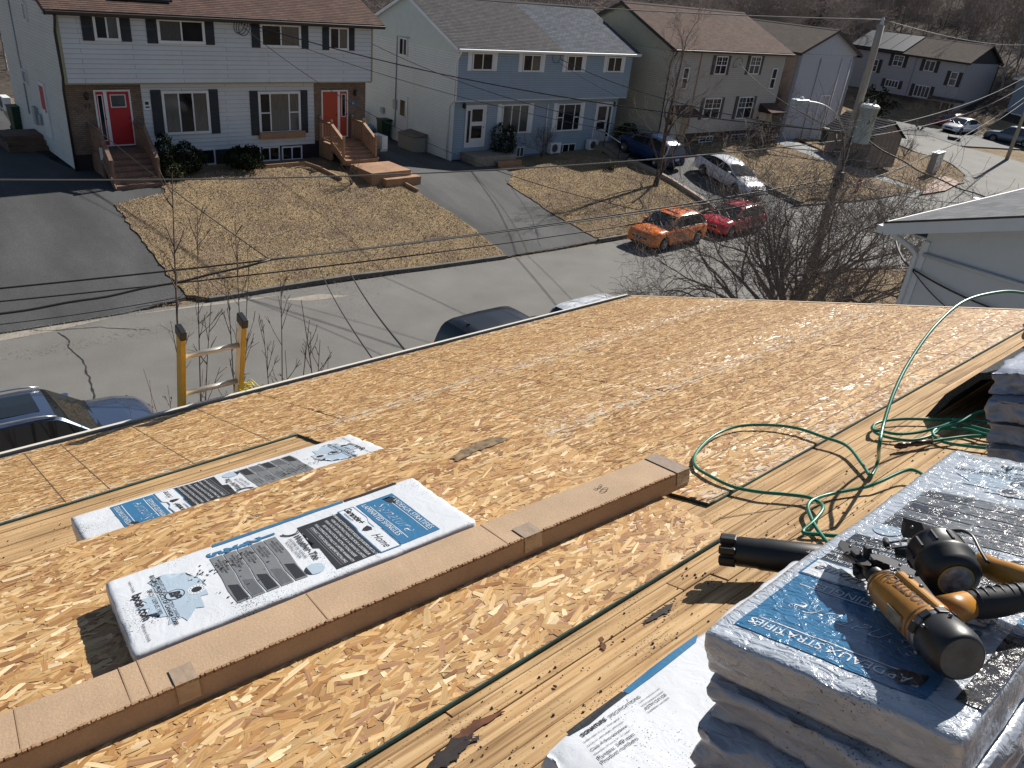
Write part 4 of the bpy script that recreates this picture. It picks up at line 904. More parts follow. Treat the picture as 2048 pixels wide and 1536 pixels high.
F5 = lambda x, y: (1500+x/3.737, y/3.737)
def h5r(a, b): x0, z1 = fpt(H5, *F5(*a)); x1, z0 = fpt(H5, *F5(*b)); return min(x0, x1), max(x0, x1), z0, z1
BRS = mat('brown_shutter', (.045, .035, .03), .6)
for a, b, st in (((1085, 410), (1135, 500), 'double'), ((1320, 448), (1370, 538), 'slider'), ((1510, 535), (1530, 645), 'sash'), ((1240, 630), (1325, 735), 'quad'), ((1020, 590), (1100, 660), 'quad'), ((925, 440), (940, 540), 'sash')):
    rr = h5r(a, b); rr = (rr[0], max(rr[1], rr[0]+.6), rr[2], rr[3]); H5.window(rr, 0, st, .07, (.42, .03, .05), BRS, glass=[CURTAIN])
rr = h5r((1430, 755), (1455, 890)); H5.window((rr[0], rr[0]+1.0, rr[2], rr[3]), .24, 'sash', .08)
rr2 = h5r((1200, 800), (1275, 870)); H5.window(rr2, .24, 'slider', .07)
m = MB(); m.box(rr[0]-1.2, rr[0]+2.3, -.75, .2, rr[3]+.15, rr[3]+.4); m.build('porch_roof', BROWN_TRIM, H5.t)
m = MB(); m.box(rr[0]-1.0, rr[0]+2.0, -.03, .24, rr[2]-.3, rr[3]+.15); 
m = MB(); m.box(rr[0]-.6, rr[0]+1.6, -.9, .2, -.3, rr[2]-.1); m.build('porch_step', CONC, H5.t)
SOLARM = mat('far_solar_glass', (.012, .018, .03), .45, spec=.4)
for i in range(4):
    roofpanel(H5, -13.6+i*1.62, -11.985+i*1.62, -.1, 4.4, SOLARM, cols=1)
H5.downspout([(.1, 8.9, 6.4), (.12, 8.9, 0)], BROWN_TRIM, .06)
m = MB(); m.box(-5.5, -5.4, -.03, 0, 2.45, 6.6); m.build('corner_board', SID_TAN, H5.t)
H6 = turned('detached_house', 'blue-grey house with white door trim cut off at the right edge of the photo', (2000, 262), .2)
P6 = PZ(2003, 262, .2); H6.M.translation = Vector((P6.x, P6.y+.3, 0)); H6.t.matrix_world = H6.M; H6.inv = H6.M.inverted()
H6.core(0, 9, .001, 8, 2.2, 5.6, SID_BLUE); H6.core(.1, 8.9, .2, 7.9, -.5, 2.199, mat('dark_brick_base', (.1, .07, .05), .9))
m = MB(); sawwall(m, 0, 9, 2.2, 5.6, 0, .14); m.build('front_siding', mat('slate_blue_siding', (.2, .26, .33), .6), H6.t)
H6.roof(0, 9, 0, 8, 5.7, math.atan(.35), SHINGLE_GB, ov=.4, over_y=.35)
H6.gable(-.001, 0, 8, -.3, 5.6, H6.ze+.1, H6.pitch, mat('slate_blue_siding', (.2, .26, .33), .6), SID_BLUE, -1, .14)
m = MB(); m.box(.5, 1.6, .1, .22, .2, 2.2); m.build('door_frame', WHITE_TRIM, H6.t)
m = MB(); m.box(.65, 1.45, .05, .12, .3, 2.05); m.build('door', GLASS, H6.t)

# deck / fence bits beyond the pole
t = thing('back_deck', 'raised brown timber deck between the lavender house and the solar house', 'deck', T(78, 40, .8))
for i in range(10): m = MB(); m.box(-2, 2, i*.3, i*.3+.28, 1.5, 1.55); m.build('deck_board', OLDWOOD, t)
for sx in (-1.9, 1.9):
    for sy in (.1, 2.9): m = MB(); m.box(sx-.06, sx+.06, sy-.06, sy+.06, -.5, 2.6); m.build('post', OLDWOOD, t)
m = MB(); m.box(-2, 2, -.02, .02, 2.5, 2.6); m.box(-2.02, -1.98, 0, 3, 2.5, 2.6)
for i in range(28): m.box(-2+i*.145, -1.96+i*.145, -.02, .02, 1.55, 2.5)
m.build('railing', OLDWOOD, t)
# shed
P = G(1728, 300); S0 = G(1697, 287)
t = thing('garden_shed', 'tan garden shed with a grey shingled roof on the corner lawn', 'shed', Matrix.Translation((57.6, 26.6, g(57.6, 26.6)+.05)) @ Matrix.Rotation(rad(-12), 4, 'Z')); TANW = mat('tan_shed_wall', (.20, .165, .14), .8, var=.1, vscale=2); bpy.context.view_layer.update()
sw, sdp, shh = 1.55, 1.9, 2.15
for (a, b, c, d_) in ((-sw, sw, -sdp, -sdp+.04), (-sw, sw, sdp-.04, sdp), (-sw, -sw+.04, -sdp+.04, sdp-.04), (sw-.04, sw, -sdp+.04, sdp-.04)):
    m = MB(); m.box(a, b, c, d_, 0, shh)
    m.build('wall', TANW, t)
# vertical battens
m = MB()
for i in range(9): m.box(-sw-.02, -sw, -sdp+.05+i*.46, -sdp+.1+i*.46, 0, shh)
for i in range(7): m.box(-sw+.05+i*.48, -sw+.1+i*.48, -sdp-.02, -sdp, 0, shh)
m.build('batten', TANW, t)
m = MB()
for s_ in (-1, 1):
    for i in range(9):
        x_a = s_*(sw+.25)*(1-i/9); x_b = s_*(sw+.25)*(1-(i+1)/9); za = shh-.1+1.15*(i/9); zb = shh-.1+1.15*((i+1)/9)
        m.add([(x_a, -sdp-.2, za+.05), (x_b, -sdp-.2, zb+.03), (x_b, sdp+.2, zb+.03), (x_a, sdp+.2, za+.05)], [(0, 1, 2, 3) if s_ < 0 else (3, 2, 1, 0)], 0, [[(0, i*.2), (0, i*.2+.2), (4, i*.2+.2), (4, i*.2)]])
        m.add([(x_a, -sdp-.2, za+.05), (x_a, sdp+.2, za+.05), (x_a, sdp+.2, za+.0), (x_a, -sdp-.2, za)], [(0, 1, 2, 3)])
m.build('roof', SHINGLE_GB, t)
for yy in (-sdp-.0, sdp-.04):
    m = MB(); m.add([(-sw, yy, shh), (sw, yy, shh), (0, yy, shh+1.02)], [(0, 1, 2)]); m.add([(-sw, yy+.03, shh), (sw, yy+.03, shh), (0, yy+.03, shh+1.02)], [(0, 2, 1)]); m.build('gable', TANW, t)
# community mailbox
P = G(1862, 350); t = thing('community_mailbox', 'grey community mailbox cabinet on the grass corner by the street', 'mailbox', T(P.x, P.y, P.z+.1, rad(8))); bpy.context.view_layer.update()
m = MB(); m.box(-.95, .95, -.22, .22, .15, 1.55); m.build('cabinet', mat('grey_cabinet', (.22, .21, .21), .5, metal=.3), t)
m = MB(); m.box(-1.0, 1.0, -.28, .28, 1.55, 1.6); m.build('top', GREYMETAL, t); m = MB(); m.box(-.8, .8, -.15, .15, -.1, .15); m.build('pedestal', CONC, t)
for i in range(8):
    for j in range(4):
        q = MB(); q.box(-.92+i*.23, -.71+i*.23, -.235, -.222, .22+j*.32, .5+j*.32); q.build('mail_slot', METAL, t)
# hydrant
P = G(1712, 386); t = thing('fire_hydrant', 'orange-red fire hydrant on the lawn right of the utility pole', 'hydrant', T(P.x, P.y, P.z+.05)); HR = mat('hydrant_red', (.45, .05, .015), .5)
m = MB(); m.lathe([(.14, 0), (.14, .05), (.10, .07), (.10, .62), (.13, .64), (.13, .68), (.11, .72), (.07, .82), (.03, .86), (.03, .9)], None, 12); m.build('barrel', HR, t)
for s_ in (-1, 1): m = MB(); m.lathe([(.05, 0), (.05, .1), (.065, .1), (.065, .15)], Matrix.Translation((0, 0, .5)) @ Matrix.Rotation(rad(90*s_), 4, 'Y') @ Matrix.Translation((0, 0, .08)), 8); m.build('outlet', HR, t)
# far things: bench / barrier and trailer near the far white car
P = PZ(1905, 285, .1); m = MB(); m.box(-.9, .9, -.5, .5, 0, .7); tag(m.build('dark_planter', mat('dark_timber', (.03, .028, .025), .8), None, M=T(P.x, P.y, 0, .4)), 'low dark timber box at the kerb beside the far white car', 'planter')

# ------------------------------------------------------------------ utility pole and cables
PB = Vector((23.7, 11.35, 0)); PT = Vector((23.84, 11.49, 9.95)); POLE = mat('weathered_pole_wood', (.32, .28, .24), .9, var=.25, vscale=2, stretch=(4, 4, .4))
t = thing('utility_pole', 'weathered wooden utility pole with transformer and street lamp, leaning slightly', 'utility pole', PB); bpy.context.view_layer.update()
m = MB(); n = 12; m.tube([(PT-PB)*(i/n) for i in range(n+1)], [.16-.065*(i/n) for i in range(n+1)], 12); m.build('pole', POLE, t)
def plz(z): return (PT-PB)*(z/9.95)
rgt = Vector((RT.x, RT.y, 0)).normalized(); tow = Vector((-FW.x, -FW.y, 0)).normalized()
m = MB(); c = plz(7.3)+rgt*.22+tow*.36
m.lathe([(.24, -.52), (.25, -.5), (.25, .47), (.27, .47), (.27, .51), (.21, .55), (.0, .57)], Matrix.Translation(c), 18); tr = m.build('transformer', mat('pale_blue_grey_tank', (.30, .38, .42), .4, metal=.1, var=.08), t)
m = MB(); m.lathe([(.275, .49), (.275, .53), (.21, .575), (0, .59)], Matrix.Translation(c+Vector((0, 0, .002))), 18); m.build('lid', mat('white_lid', (.7, .7, .68), .4), tr)
for k in (-.1, .12): m = MB(); m.lathe([(.03, 0), (.05, .05), (.03, .08), (.05, .12), (.02, .2)], Matrix.Translation(c+Vector((0, k, .5))), 8); m.build('bushing', mat('grey_porcelain', (.3, .3, .3), .3), tr)
m = MB(); m.bar(plz(7.8), c+Vector((0, 0, .25)), .08); m.bar(plz(7.3), c+Vector((0, 0, -.25)), .08); m.build('bracket', METAL, t)
m = MB(); m.lathe([(.05, 0), (.06, .06), (.04, .1), (.06, .14), (.03, .2)], Matrix.Translation(PT-PB), 10); m.build('insulator', mat('pale_porcelain', (.5, .5, .52), .3), t)
m = MB(); m.tube([plz(7.9)+tow*.12+rgt*.05, plz(7.4)+tow*.2+rgt*.1, plz(6.9)+tow*.18, plz(6.3)+tow*.17, plz(5.3)+tow*.15], .02, 5); m.tube([c+Vector((0, 0, .4)), c+tow*.3+Vector((0, 0, .1)), plz(7)+tow*.2, plz(6.4)+tow*.18-rgt*.12], .014, 5)
for k in range(5): m.tube([plz(6.9)+rgt*(.4-.2*k), plz(6.5)+rgt*(.5-.22*k)+tow*.25, plz(6.1+.1*k)+rgt*(.2-.1*k)+tow*.2, plz(6.0)+tow*.15], .012, 5)
m.build('drop_leads', CABLE, t)
m = MB(); m.cbox(plz(5.6)+tow*.18, (.16, .2, .5)); m.build('splice_box', BLACKP, t)
# street lamp arm towards the left
L0 = plz(6.75); L1v = PD(1607, 203, 21.2)-PB
m = MB(); pts = []
for i in range(13):
    a = i/12; pts.append(L0.lerp(L1v, a) + Vector((0, 0, .42*math.sin(a*math.pi)**.9*(1-a*.3))))
m.tube(pts, .024, 8); m.build('lamp_arm', METAL, t)
dd = (L1v-L0).normalized(); Mq = Matrix.Translation(L1v) @ Vector((dd.x, dd.y, 0)).to_track_quat('X', 'Z').to_matrix().to_4x4()
m = MB(); m.prism([(-.12, -.12), (.3, -.16), (.48, -.1), (.48, .1), (.3, .16), (-.12, .12)], -.07, .06, Mq); h = m.build('lamp_head', GREYMETAL, t, bevel=.02)
m = MB(); m.prism([(.05, -.12), (.42, -.1), (.42, .1), (.05, .12)], -.13, -.072, Mq); m.build('lens', mat('lamp_lens', (.35, .4, .4), .2), h)
m = MB(); m.lathe([(.05, .06), (.05, .12), (.0, .13)], Mq @ Matrix.Translation((.12, 0, 0)), 10); m.build('photocell', WHITE_TRIM, h)

CABN = [0]
def cable(label, A, B, sag, r, material=CABLE, group='overhead cables', n=28, wob=0, name='overhead_cable'):
    A = Vector(A); B = Vector(B); pts = []
    for i in range(n+1):
        a = i/n; p = A.lerp(B, a); p.z -= 4*sag*a*(1-a)
        if wob: p += Vector((0, math.sin(a*23)*wob, math.cos(a*31)*wob))
        pts.append(p)
    m = MB(); m.tube(pts, r, 5); o = m.build(name, material); tag(o, label, 'cable', group); return o
pz = lambda z: PB+plz(z)
Wl = lambda u, v, d: PD(u, v, d)
cable('bare pale cable across the whole photo passing over the red door steps', Wl(-260, 356, 16.0), pz(6.75)-rgt*.15, .42, .018, LIGHTCABLE)
cable('bare pale top cable running from the pole top to the upper left over the roofs', Wl(300, -60, 17), pz(10.1), .18, .014, LIGHTCABLE)
cable('upper black cable of the bundle crossing the driveway and dry lawn', Wl(-200, 596, 13.5), pz(5.6)-rgt*.1, .25, .02)
cable('middle black cable of the bundle crossing the driveway and dry lawn', Wl(-200, 622, 13.2), pz(5.25)-rgt*.1, .28, .016)
cable('thick twisted lowest cable of the bundle at the left edge', Wl(-200, 655, 12.9), Wl(540, 520, 16.2), .12, .026, wob=.01)
cable('pale spliced cable climbing from above the dry lawn to the pole', Wl(540, 520, 16.2), pz(5.45)-rgt*.1, .1, .017, LIGHTCABLE)
cable('thin black cable just under the thick one at the left edge', Wl(-200, 668, 12.8), Wl(370, 592, 15), .08, .009)
cable('black drop cable slanting over the corner of the dry lawn to the red door steps', Wl(542, 521, 16.2), H1.M @ Vector((H1.fp(150, 250)[0], -.1, 4.2)), .15, .012)
cable('thin black drop cable crossing above the dark car roof to our own eave', Wl(700, 545, 16), R(3.2, 4.95, -.25), .1, .013)
cable('second thin drop cable beside the dark car roof', Wl(640, 540, 16), R(2.9, 4.95, -.3), .12, .009)
h1a = H1.M @ Vector((*[H1.fp(497, 48)[0], -.08], H1.fp(497, 48)[1])); h1b = H1.M @ Vector((H1.fp(470, 42)[0], -.08, H1.fp(470, 42)[1]))
cable('black service cable from the white house to the pole, upper strand', h1a, pz(7.0), .55, .02)
cable('thin black service cable from the white house to the pole, lower strand', h1b, pz(6.1), .8, .01)
cable('black cable from the middle of the white house over its orange door', h1a-Vector((.3, 0, .1)), Wl(1330, 430, 22), 1.1, .011)
h2a = H2.M @ Vector((H2.fp(1120, 118)[0], -.08, H2.fp(1120, 118)[1]))
cable('upper black service cable from the blue house to the pole', h2a, pz(6.95), .5, .018)
cable('lower thin service cable from the blue house to the pole', h2a-Vector((.2, 0, .15)), pz(6.0), .6, .01)
h2c = H2.M @ Vector((xl2+.0, 4.2, H2.side(748, 89, xl2)[1]))
cable('black cable from the side wall of the blue house slanting down across its storm door', Wl(745, 88, 36), pz(6.4), .9, .013)
h3a = H3.M @ Vector((H3.fp(1478, 128)[0], -.08, H3.fp(1478, 128)[1])); cable('service cable from the beige house to the pole', h3a, pz(6.9), .35, .015)
# pole to the right
FPB = PZ(2012, 322, 0); 
t = thing('utility_pole', 'second wooden pole at the right edge beside the side street', 'utility pole', FPB); m = MB(); m.tube([(0, 0, 0), (.0, 0, 5), (0, 0, 10)], [.17, .14, .11], 10); m.build('pole', POLE, t)
m = MB(); m.bar((-.9, .1, 9.2), (.9, -.1, 9.2), .1); m.build('cross_arm', POLE, t)
fz = lambda z: FPB+Vector((0, 0, z))
cable('top cable from the near pole towards the far right pole', pz(10.1), fz(9.8), .5, .010, LIGHTCABLE)
cable('pale upper cable right of the transformer', pz(7.1)+rgt*.5, fz(7.9), .6, .012, LIGHTCABLE)
cable('pale middle cable right of the transformer', pz(6.9)+rgt*.4, fz(7.2), .8, .012, LIGHTCABLE)
cable('thick black wavy cable drooping right of the pole', pz(6.9)+rgt*.4, Wl(2090, 420, 27), .35, .026, wob=.02)
cable('black cable passing over the mailbox', pz(5.6), Wl(2080, 400, 30), .4, .015)
cable('black cable passing over the corner lawn', pz(5.2), fz(5.4), .7, .018)
cable('pale cable passing just above the hydrant', pz(4.9), fz(5.9), .5, .014, LIGHTCABLE)
# ------------------------------------------------------------------ trees and shrubs
def branch(out, p, d, L, r, depth, spread=.5, gravity=.0, nseg=4, kids=(2, 4), shrink=.66, minr=.004, wig=.18, sides=5, up=0, tip=None):
    """out: list of (level, pts, radii, sides)"""
    pts = [Vector(p)]; rs = [r]; d = Vector(d).normalized()
    for i in range(nseg):
        d = (d + Vector((random.gauss(0, wig), random.gauss(0, wig), random.gauss(0, wig)+up-gravity*depth*.0))).normalized()
        pts.append(pts[-1]+d*L/nseg); rs.append(max(minr, r*(1-.55*(i+1)/nseg)))
    out.append((depth, pts, rs, sides))
    if depth <= 0: return
    nk = random.randint(*kids)
    for k in range(nk):
        a = random.uniform(.3, 1.0) if k else 1.0; i = min(nseg, max(1, int(round(a*nseg)))); q = pts[i]; base = (pts[i]-pts[i-1]).normalized()
        rnd = Vector((random.gauss(0, 1), random.gauss(0, 1), random.gauss(0, .8))); rnd = (rnd-base*rnd.dot(base)).normalized()
        nd = (base+rnd*random.uniform(spread*.6, spread*1.4)+Vector((0, 0, up))).normalized()
        branch(out, q, nd, L*shrink*random.uniform(.75, 1.2), rs[i]*.72, depth-1, spread, gravity, max(2, nseg-(1 if depth < 3 else 0)), kids, shrink, minr, wig*1.1, 5 if depth > 3 else (4 if depth > 2 else 3), up)
def buds(mb, pts, n, r, mi=0):
    n = max(1, n//2); r *= .55
    for _ in range(n):
        i = random.randrange(1, len(pts)); a = pts[i-1].lerp(pts[i], random.random()); d = Vector((random.gauss(0, 1), random.gauss(0, 1), random.gauss(0, 1))).normalized()
        mb.tube([a, a+d*r*3], [r*.6, r], 3, mi, sm=False)
def tree(name, label, cat, loc, dirs, bark, depth=5, spread=.55, up=.05, shrink=.68, kids=(2, 4), L=2.2, r=.12, wig=.16, group=None, twigmat=None, minr=.004, stub=None, bud=0):
    t = thing(name, label, cat, loc, group); tr = MB(); cr = MB(); out = []
    if stub:
        pts, rr = stub; tr.tube(pts, rr, 9); starts = [(Vector(pts[-1]), d, rr[-1]) for d in dirs]
    else: starts = [(Vector((0, 0, 0)), d, r) for d in dirs]
    for p, d, r0 in starts:
        branch(out, p, d, L*random.uniform(.85, 1.15), r0*.85, depth, spread, 0, 5, kids, shrink, minr, wig, 6, up)
    for lv, pts, rs, sd in out:
        (tr if lv >= depth-1 else cr).tube(pts, rs, sd if lv >= depth-2 else 3, cap=False, sm=lv > 2)
        if bud and lv <= 1: buds(cr, pts, bud, .012)
    tr.build('trunk', bark, t); cr.build('crown', twigmat or bark, t); return t
DARKBARK = mat('dark_branch_bark', (.20, .17, .15), .95, var=.3, vscale=8, spec=.1)
# big spreading tree in front of the pole
random.seed(21)
base = PZ(1588, 612, 2.0); base.z = 0; 
t = tree('spreading_bare_tree', 'large spreading bare tree with dense dark twigs beyond the end of our roof', 'tree', base, [], DARKBARK)
for ch in list(t.children): bpy.data.objects.remove(ch)
tr = MB(); cr = MB(); out = []
tr.tube([(0, 0, -.2), (.03, .02, .8), (0, 0, 1.5)], [.3, .24, .22], 10)
nlimb = 17
for k in range(nlimb+8):
    a = 2*math.pi*k/nlimb+random.uniform(-.2, .2) if k < nlimb else rad(120+22*(k-nlimb)); tilt = random.uniform(.5, 1.05) if k % 3 else random.uniform(.15, .45)
    d = (math.cos(a)*tilt*1.35, math.sin(a)*tilt*1.35, .55)
    branch(out, (0, 0, 1.2+random.uniform(-.2, .2)), d, 2.5*random.uniform(.85, 1.2), .095, 5, .6, 0, 5, (3, 4), .69, .0042, .17, 6, .02)
for lv, pts, rs, sd in out:
    (tr if lv >= 4 else cr).tube(pts, rs, sd if lv >= 3 else 3, cap=False, sm=lv > 2)
    if lv == 0: buds(cr, pts, 2, .012)
tr.build('trunk', DARKBARK, t); cr.build('crown', DARKBARK, t)
# lawn tree at the blue house
random.seed(5)
P = G(1310, 374); t = thing('lawn_tree', 'tall bare tree with a bent trunk on the lawn beside the low retaining wall', 'tree', P); tr = MB(); cr = MB(); out = []
top = [Vector((0, 0, 0)), Vector((.22, .1, .5)), Vector((.25, .15, 1.2)), Vector((.2, .1, 2.2)), Vector((.15, .1, 3.4)), Vector((.25, .1, 4.8)), Vector((.4, .1, 6.4)), Vector((.45, .1, 7.6))]
tr.tube([Vector((-.1, 0, -.1))]+top, [.2, .17, .14, .12, .11, .09, .07, .04, .015], 9)
for (i, d, L, r_) in ((1, (.5, -.2, .9), 2.4, .1), (2, (-.45, .3, 1), 2.2, .07), (3, (.5, .2, .9), 2.2, .07), (3, (-.5, -.2, .8), 1.8, .05), (4, (.6, -.3, .7), 1.9, .05), (4, (-.4, .4, .9), 1.7, .05), (5, (.5, .4, .8), 1.6, .045), (5, (-.5, -.4, .8), 1.5, .04), (6, (.4, -.2, .9), 1.3, .03), (6, (-.3, .3, .9), 1.2, .03), (2, (.7, .4, .6), 2.0, .06), (7, (.1, 0, 1), 1, .02)):
    branch(out, top[i], d, L, r_, 4, .5, 0, 4, (2, 4), .66, .0045, .16, 5, .06)
for lv, pts, rs, sd in out: (tr if lv >= 4 else cr).tube(pts, rs, 5 if lv > 2 else 3, cap=False)
tr.build('trunk', BARK, t); cr.build('crown', BARK2, t)
# saplings behind the ladder
random.seed(11)
P0 = R(1.55, 4.9, 0)
def sapling(label, foot, stems, nb, bmat, tw=.5, group='bare saplings behind the ladder'):
    t = thing('sapling', label, 'sapling', foot, group); tr = MB(); cr = MB()
    for top_, r_ in stems:
        d = top_-Vector(foot); n = 9; side = Vector((random.gauss(0, .02), random.gauss(0, .02), 0)); pts = [d*(i/n)+side*math.sin(i/n*3.1)*6+Vector((0, 0, -.25*math.sin(i/n*math.pi)*0)) for i in range(n+1)]
        tr.tube(pts, [r_*(1-.85*i/n) for i in range(n+1)], 6, cap=False)
        for k in range(nb):
            a = random.uniform(.55, .98); q = d*a+side*math.sin(a*3.1)*6; ln = tw*random.uniform(.5, 1.2)*(1.25-a)
            dd_ = (d.normalized()*.9+Vector((random.gauss(0, .5), random.gauss(0, .5), .2))).normalized(); pp = [q, q+dd_*ln*.5, q+dd_*ln+Vector((0, 0, .12*ln))]
            cr.tube(pp, [r_*.25, r_*.18, .003], 4, cap=False); buds(cr, pp, 5, .008)
            for _ in range(2):
                e = pp[1]+(pp[2]-pp[1])*random.random(); d3 = (dd_+Vector((random.gauss(0, .5), random.gauss(0, .5), .3))).normalized(); p3 = [e, e+d3*ln*.35]; cr.tube(p3, [.004, .0025], 3, cap=False); buds(cr, p3, 4, .007)
        buds(cr, pts[4:], 14, .009)
    tr.build('stem', bmat, t); stuff(cr.build('twigs', bmat, t)); return t
REDBARK = mat('reddish_sapling_bark', (.10, .07, .06), .9, var=.2)
f = Vector((2.6, 8.2, 0))
sapling('tallest thin sapling rising left of the ladder in front of the dry lawn', f, [(PD(345, 345, 9.2), .035), (PD(395, 420, 9.3), .02)], 16, REDBARK, .9)
sapling('sapling with several upright stems just behind the ladder', f+Vector((.5, .1, 0)), [(PD(470, 440, 9.0), .02), (PD(455, 560, 8.8), .022), (PD(500, 520, 8.9), .018), (PD(560, 560, 8.7), .022), (PD(425, 600, 8.6), .02)], 14, REDBARK, .9)
sapling('bushy sapling spreading right of the ladder over the road', f+Vector((1.2, 0, 0)), [(PD(600, 600, 8.6), .024), (PD(640, 680, 8.3), .02), (PD(655, 720, 8.2), .016), (PD(620, 640, 8.5), .022), (PD(570, 700, 8.2), .018), (PD(525, 640, 8.3), .018)], 14, REDBARK, .85)
sapling('low reddish sapling in front of the parked car bonnet', f+Vector((-.4, -.6, 0)), [(PD(285, 738, 7.8), .012), (PD(335, 770, 7.6), .012), (PD(255, 800, 7.4), .01), (PD(300, 760, 7.7), .01)], 5, mat('red_twig', (.14, .05, .045), .8), .4)
# shrubs
def shrub(label, P, rad_, hgt, leafmat, n=900, ls=.06, name='shrub', cat='shrub', stems=True, group=None, top_pts=None):
    t = thing(name, label, cat, P, group); m = MB(); 
    for _ in range(n):
        a = random.uniform(0, 2*math.pi); z = random.random(); rr = rad_*math.sqrt(max(0, 1-(2*z-1)**2*.85))*random.uniform(.7, 1.08) ; lob = 1+.28*math.sin(a*3+P[0]*7)*math.sin(z*5+P[1]*3)+.16*math.sin(a*7+z*9); rr *= lob*(random.uniform(1, 1.3) if random.random() < .12 else 1); c = Vector((rr*math.cos(a), rr*math.sin(a), hgt*(.05+.95*z)*(1+.12*math.sin(a*2+P[0]))+random.gauss(0, .02)))
        u = Vector((random.gauss(0, 1), random.gauss(0, 1), random.gauss(0, 1))).normalized()*ls; v = u.cross(Vector((random.gauss(0, 1), random.gauss(0, 1), random.gauss(0, 1)))).normalized()*ls*.5
        m.add([c-u, c+v, c+u, c-v], [(0, 1, 2, 3)])
    m.build('foliage', leafmat, t)
    m = MB()
    for k in range(9):
        a = k*.7; m.tube([(0, 0, -.05), (rad_*.5*math.cos(a), rad_*.5*math.sin(a), hgt*.5), (rad_*.8*math.cos(a), rad_*.8*math.sin(a), hgt*.85)], [.03, .015, .006], 4)
    m.build('stems', BARK, t); return t
DKG = mat('dark_green_leaves', (.018, .026, .012), .95, var=.4, vscale=5, spec=.03); OLG = mat('olive_leaves', (.10, .10, .035), .8, col2=(.03, .04, .015), vscale=3)
BRL = mat('brown_dry_leaves', (.075, .055, .035), .9, var=.4, vscale=4)
shrub('round dark evergreen bush beside the storm door of the blue house', G(1003, 318), .72, 1.75, DKG, 3800, .05, 'round_bush')
shrub('ragged dark evergreen under the white house triple window', G(335, 356), .38, 1.6, DKG, 1300, .06)
shrub('low spreading juniper left of the basement window', G(375, 345), .7, 1.1, DKG, 1700, .06)
shrub('yellowish juniper at the edge of the dry lawn', G(350, 362), .4, .7, OLG, 700, .05)
shrub('low dark juniper between the basement windows of the white house', G(490, 338), .75, .9, DKG, 2200, .06)
shrub('brown-green bush at the right corner of the beige house', G(1520, 300), .9, 1.7, BRL, 2200, .07)
shrub('dark bush beside the white handrails of the blue house', G(1250, 292), .7, 1.3, DKG, 1600, .06)
shrub('tiny green spruce seedling on the dry lawn near the concrete steps', G(1222, 342), .28, .55, OLG, 500, .04, 'spruce_seedling')
shrub('dark hedge plants at the foot of the solar house', T(92, 41, .4).translation, 1.6, 1.4, DKG, 900, .12)
shrub('green clump of conifers behind the shed roof', Vector((80, 37, .6)), 1.3, 3.2, DKG, 1500, .12, 'conifer')
def twiggy(label, P, dirs, L, r, depth, bark, name='bare_bush', cat='bush', up=.05, spread=.5, kids=(3, 4)):
    return tree(name, label, cat, P, dirs, bark, depth, spread, up, .7, kids, L, r, .15, minr=.004)
random.seed(3)
twiggy('small bare bush in front of the cedar landing', G(702, 372), [(math.cos(a)*.5, math.sin(a)*.5, 1) for a in np.linspace(0, 6, 7)], .5, .02, 3, BARK)
twiggy('bare brown bush against the blue wall left of the basement window', G(1082, 318), [(math.cos(a)*.25, math.sin(a)*.25, 1) for a in np.linspace(0, 6, 9)], .8, .02, 3, BARK)
twiggy('tall brown bare shrub between the beige and lavender houses', Vector((55.0, 33.5, 1.6)), [(math.cos(a)*.45, math.sin(a)*.45, 1) for a in np.linspace(0, 6, 9)], 2.1, .07, 4, mat('rusty_brown_twigs', (.12, .07, .05), .9))
twiggy('sprawling bare bush in front of the solar house', Vector((84, 33.5, .4)), [(math.cos(a)*.9, math.sin(a)*.9, .9) for a in np.linspace(0, 6, 8)], 1.7, .06, 4, BARK2)
twiggy('small bare bush beside the shed corner', G(1808, 314), [(math.cos(a)*.5, math.sin(a)*.5, 1) for a in np.linspace(0, 6, 6)], .7, .03, 3, BARK)

# ------------------------------------------------------------------ wooded hillside behind the houses
random.seed(9)
def forest_variant(h, depth=4):
    out = []; b = []; n = 7; pts = [Vector((random.gauss(0, .1)*i/n, random.gauss(0, .1)*i/n, h*i/n)) for i in range(n+1)]
    V = []; F = []
    m = MB(); m.tube(pts, [.085*(1-.85*i/n) for i in range(n+1)], 3, cap=False, sm=False)
    for k in range(26):
        a = random.uniform(.15, .97); i = int(a*n); q = pts[i].lerp(pts[min(n, i+1)], a*n-i); an = random.uniform(0, 6.28); d = Vector((math.cos(an), math.sin(an), random.uniform(.5, 1.4)))
        branch(out, q, d, h*.27*(1.2-a*.8), .035*(1.2-a), 3, .6, 0, 2, (3, 4), .68, .011, .2, 3, .04)
    for lv, p, rs, sd in out: m.tube(p, [max(.011, x) for x in rs], 3, cap=False, sm=False)
    V = np.array(m.v, dtype=np.float32); F = []
    for f in m.f: F.append(f if len(f) == 4 else f+(f[-1],)*(4-len(f)))
    F = [f for f in F if len(set(f)) == 4]; return V, np.array(F, dtype=np.int32)
VAR = [forest_variant(h) for h in (8.5, 9.5, 11, 12, 10)]
def plant(n, fx, mt, name):
    Vs = []; Fs = []; o = 0; k = 0
    while k < n:
        x, y = fx(); 
        V, F = VAR[random.randrange(len(VAR))]; a = random.uniform(0, 6.28); s_ = random.uniform(.75, 1.15); c, s = math.cos(a), math.sin(a)
        W = V*s_; W = np.stack([W[:, 0]*c-W[:, 1]*s+x, W[:, 0]*s+W[:, 1]*c+y, W[:, 2]+g(x, y)+hillz(x, y)-.2], 1); Vs.append(W); Fs.append(F+o); o += len(V); k += 1
    return stuff(fastmesh(name, np.concatenate(Vs), np.concatenate(Fs), mt))
GREYTW = mat('haze_paled_woodland_twigs', (.30, .255, .235), .95, var=.3, vscale=.12, spec=.05)  # twig grey paled in the colour to stand for distant haze
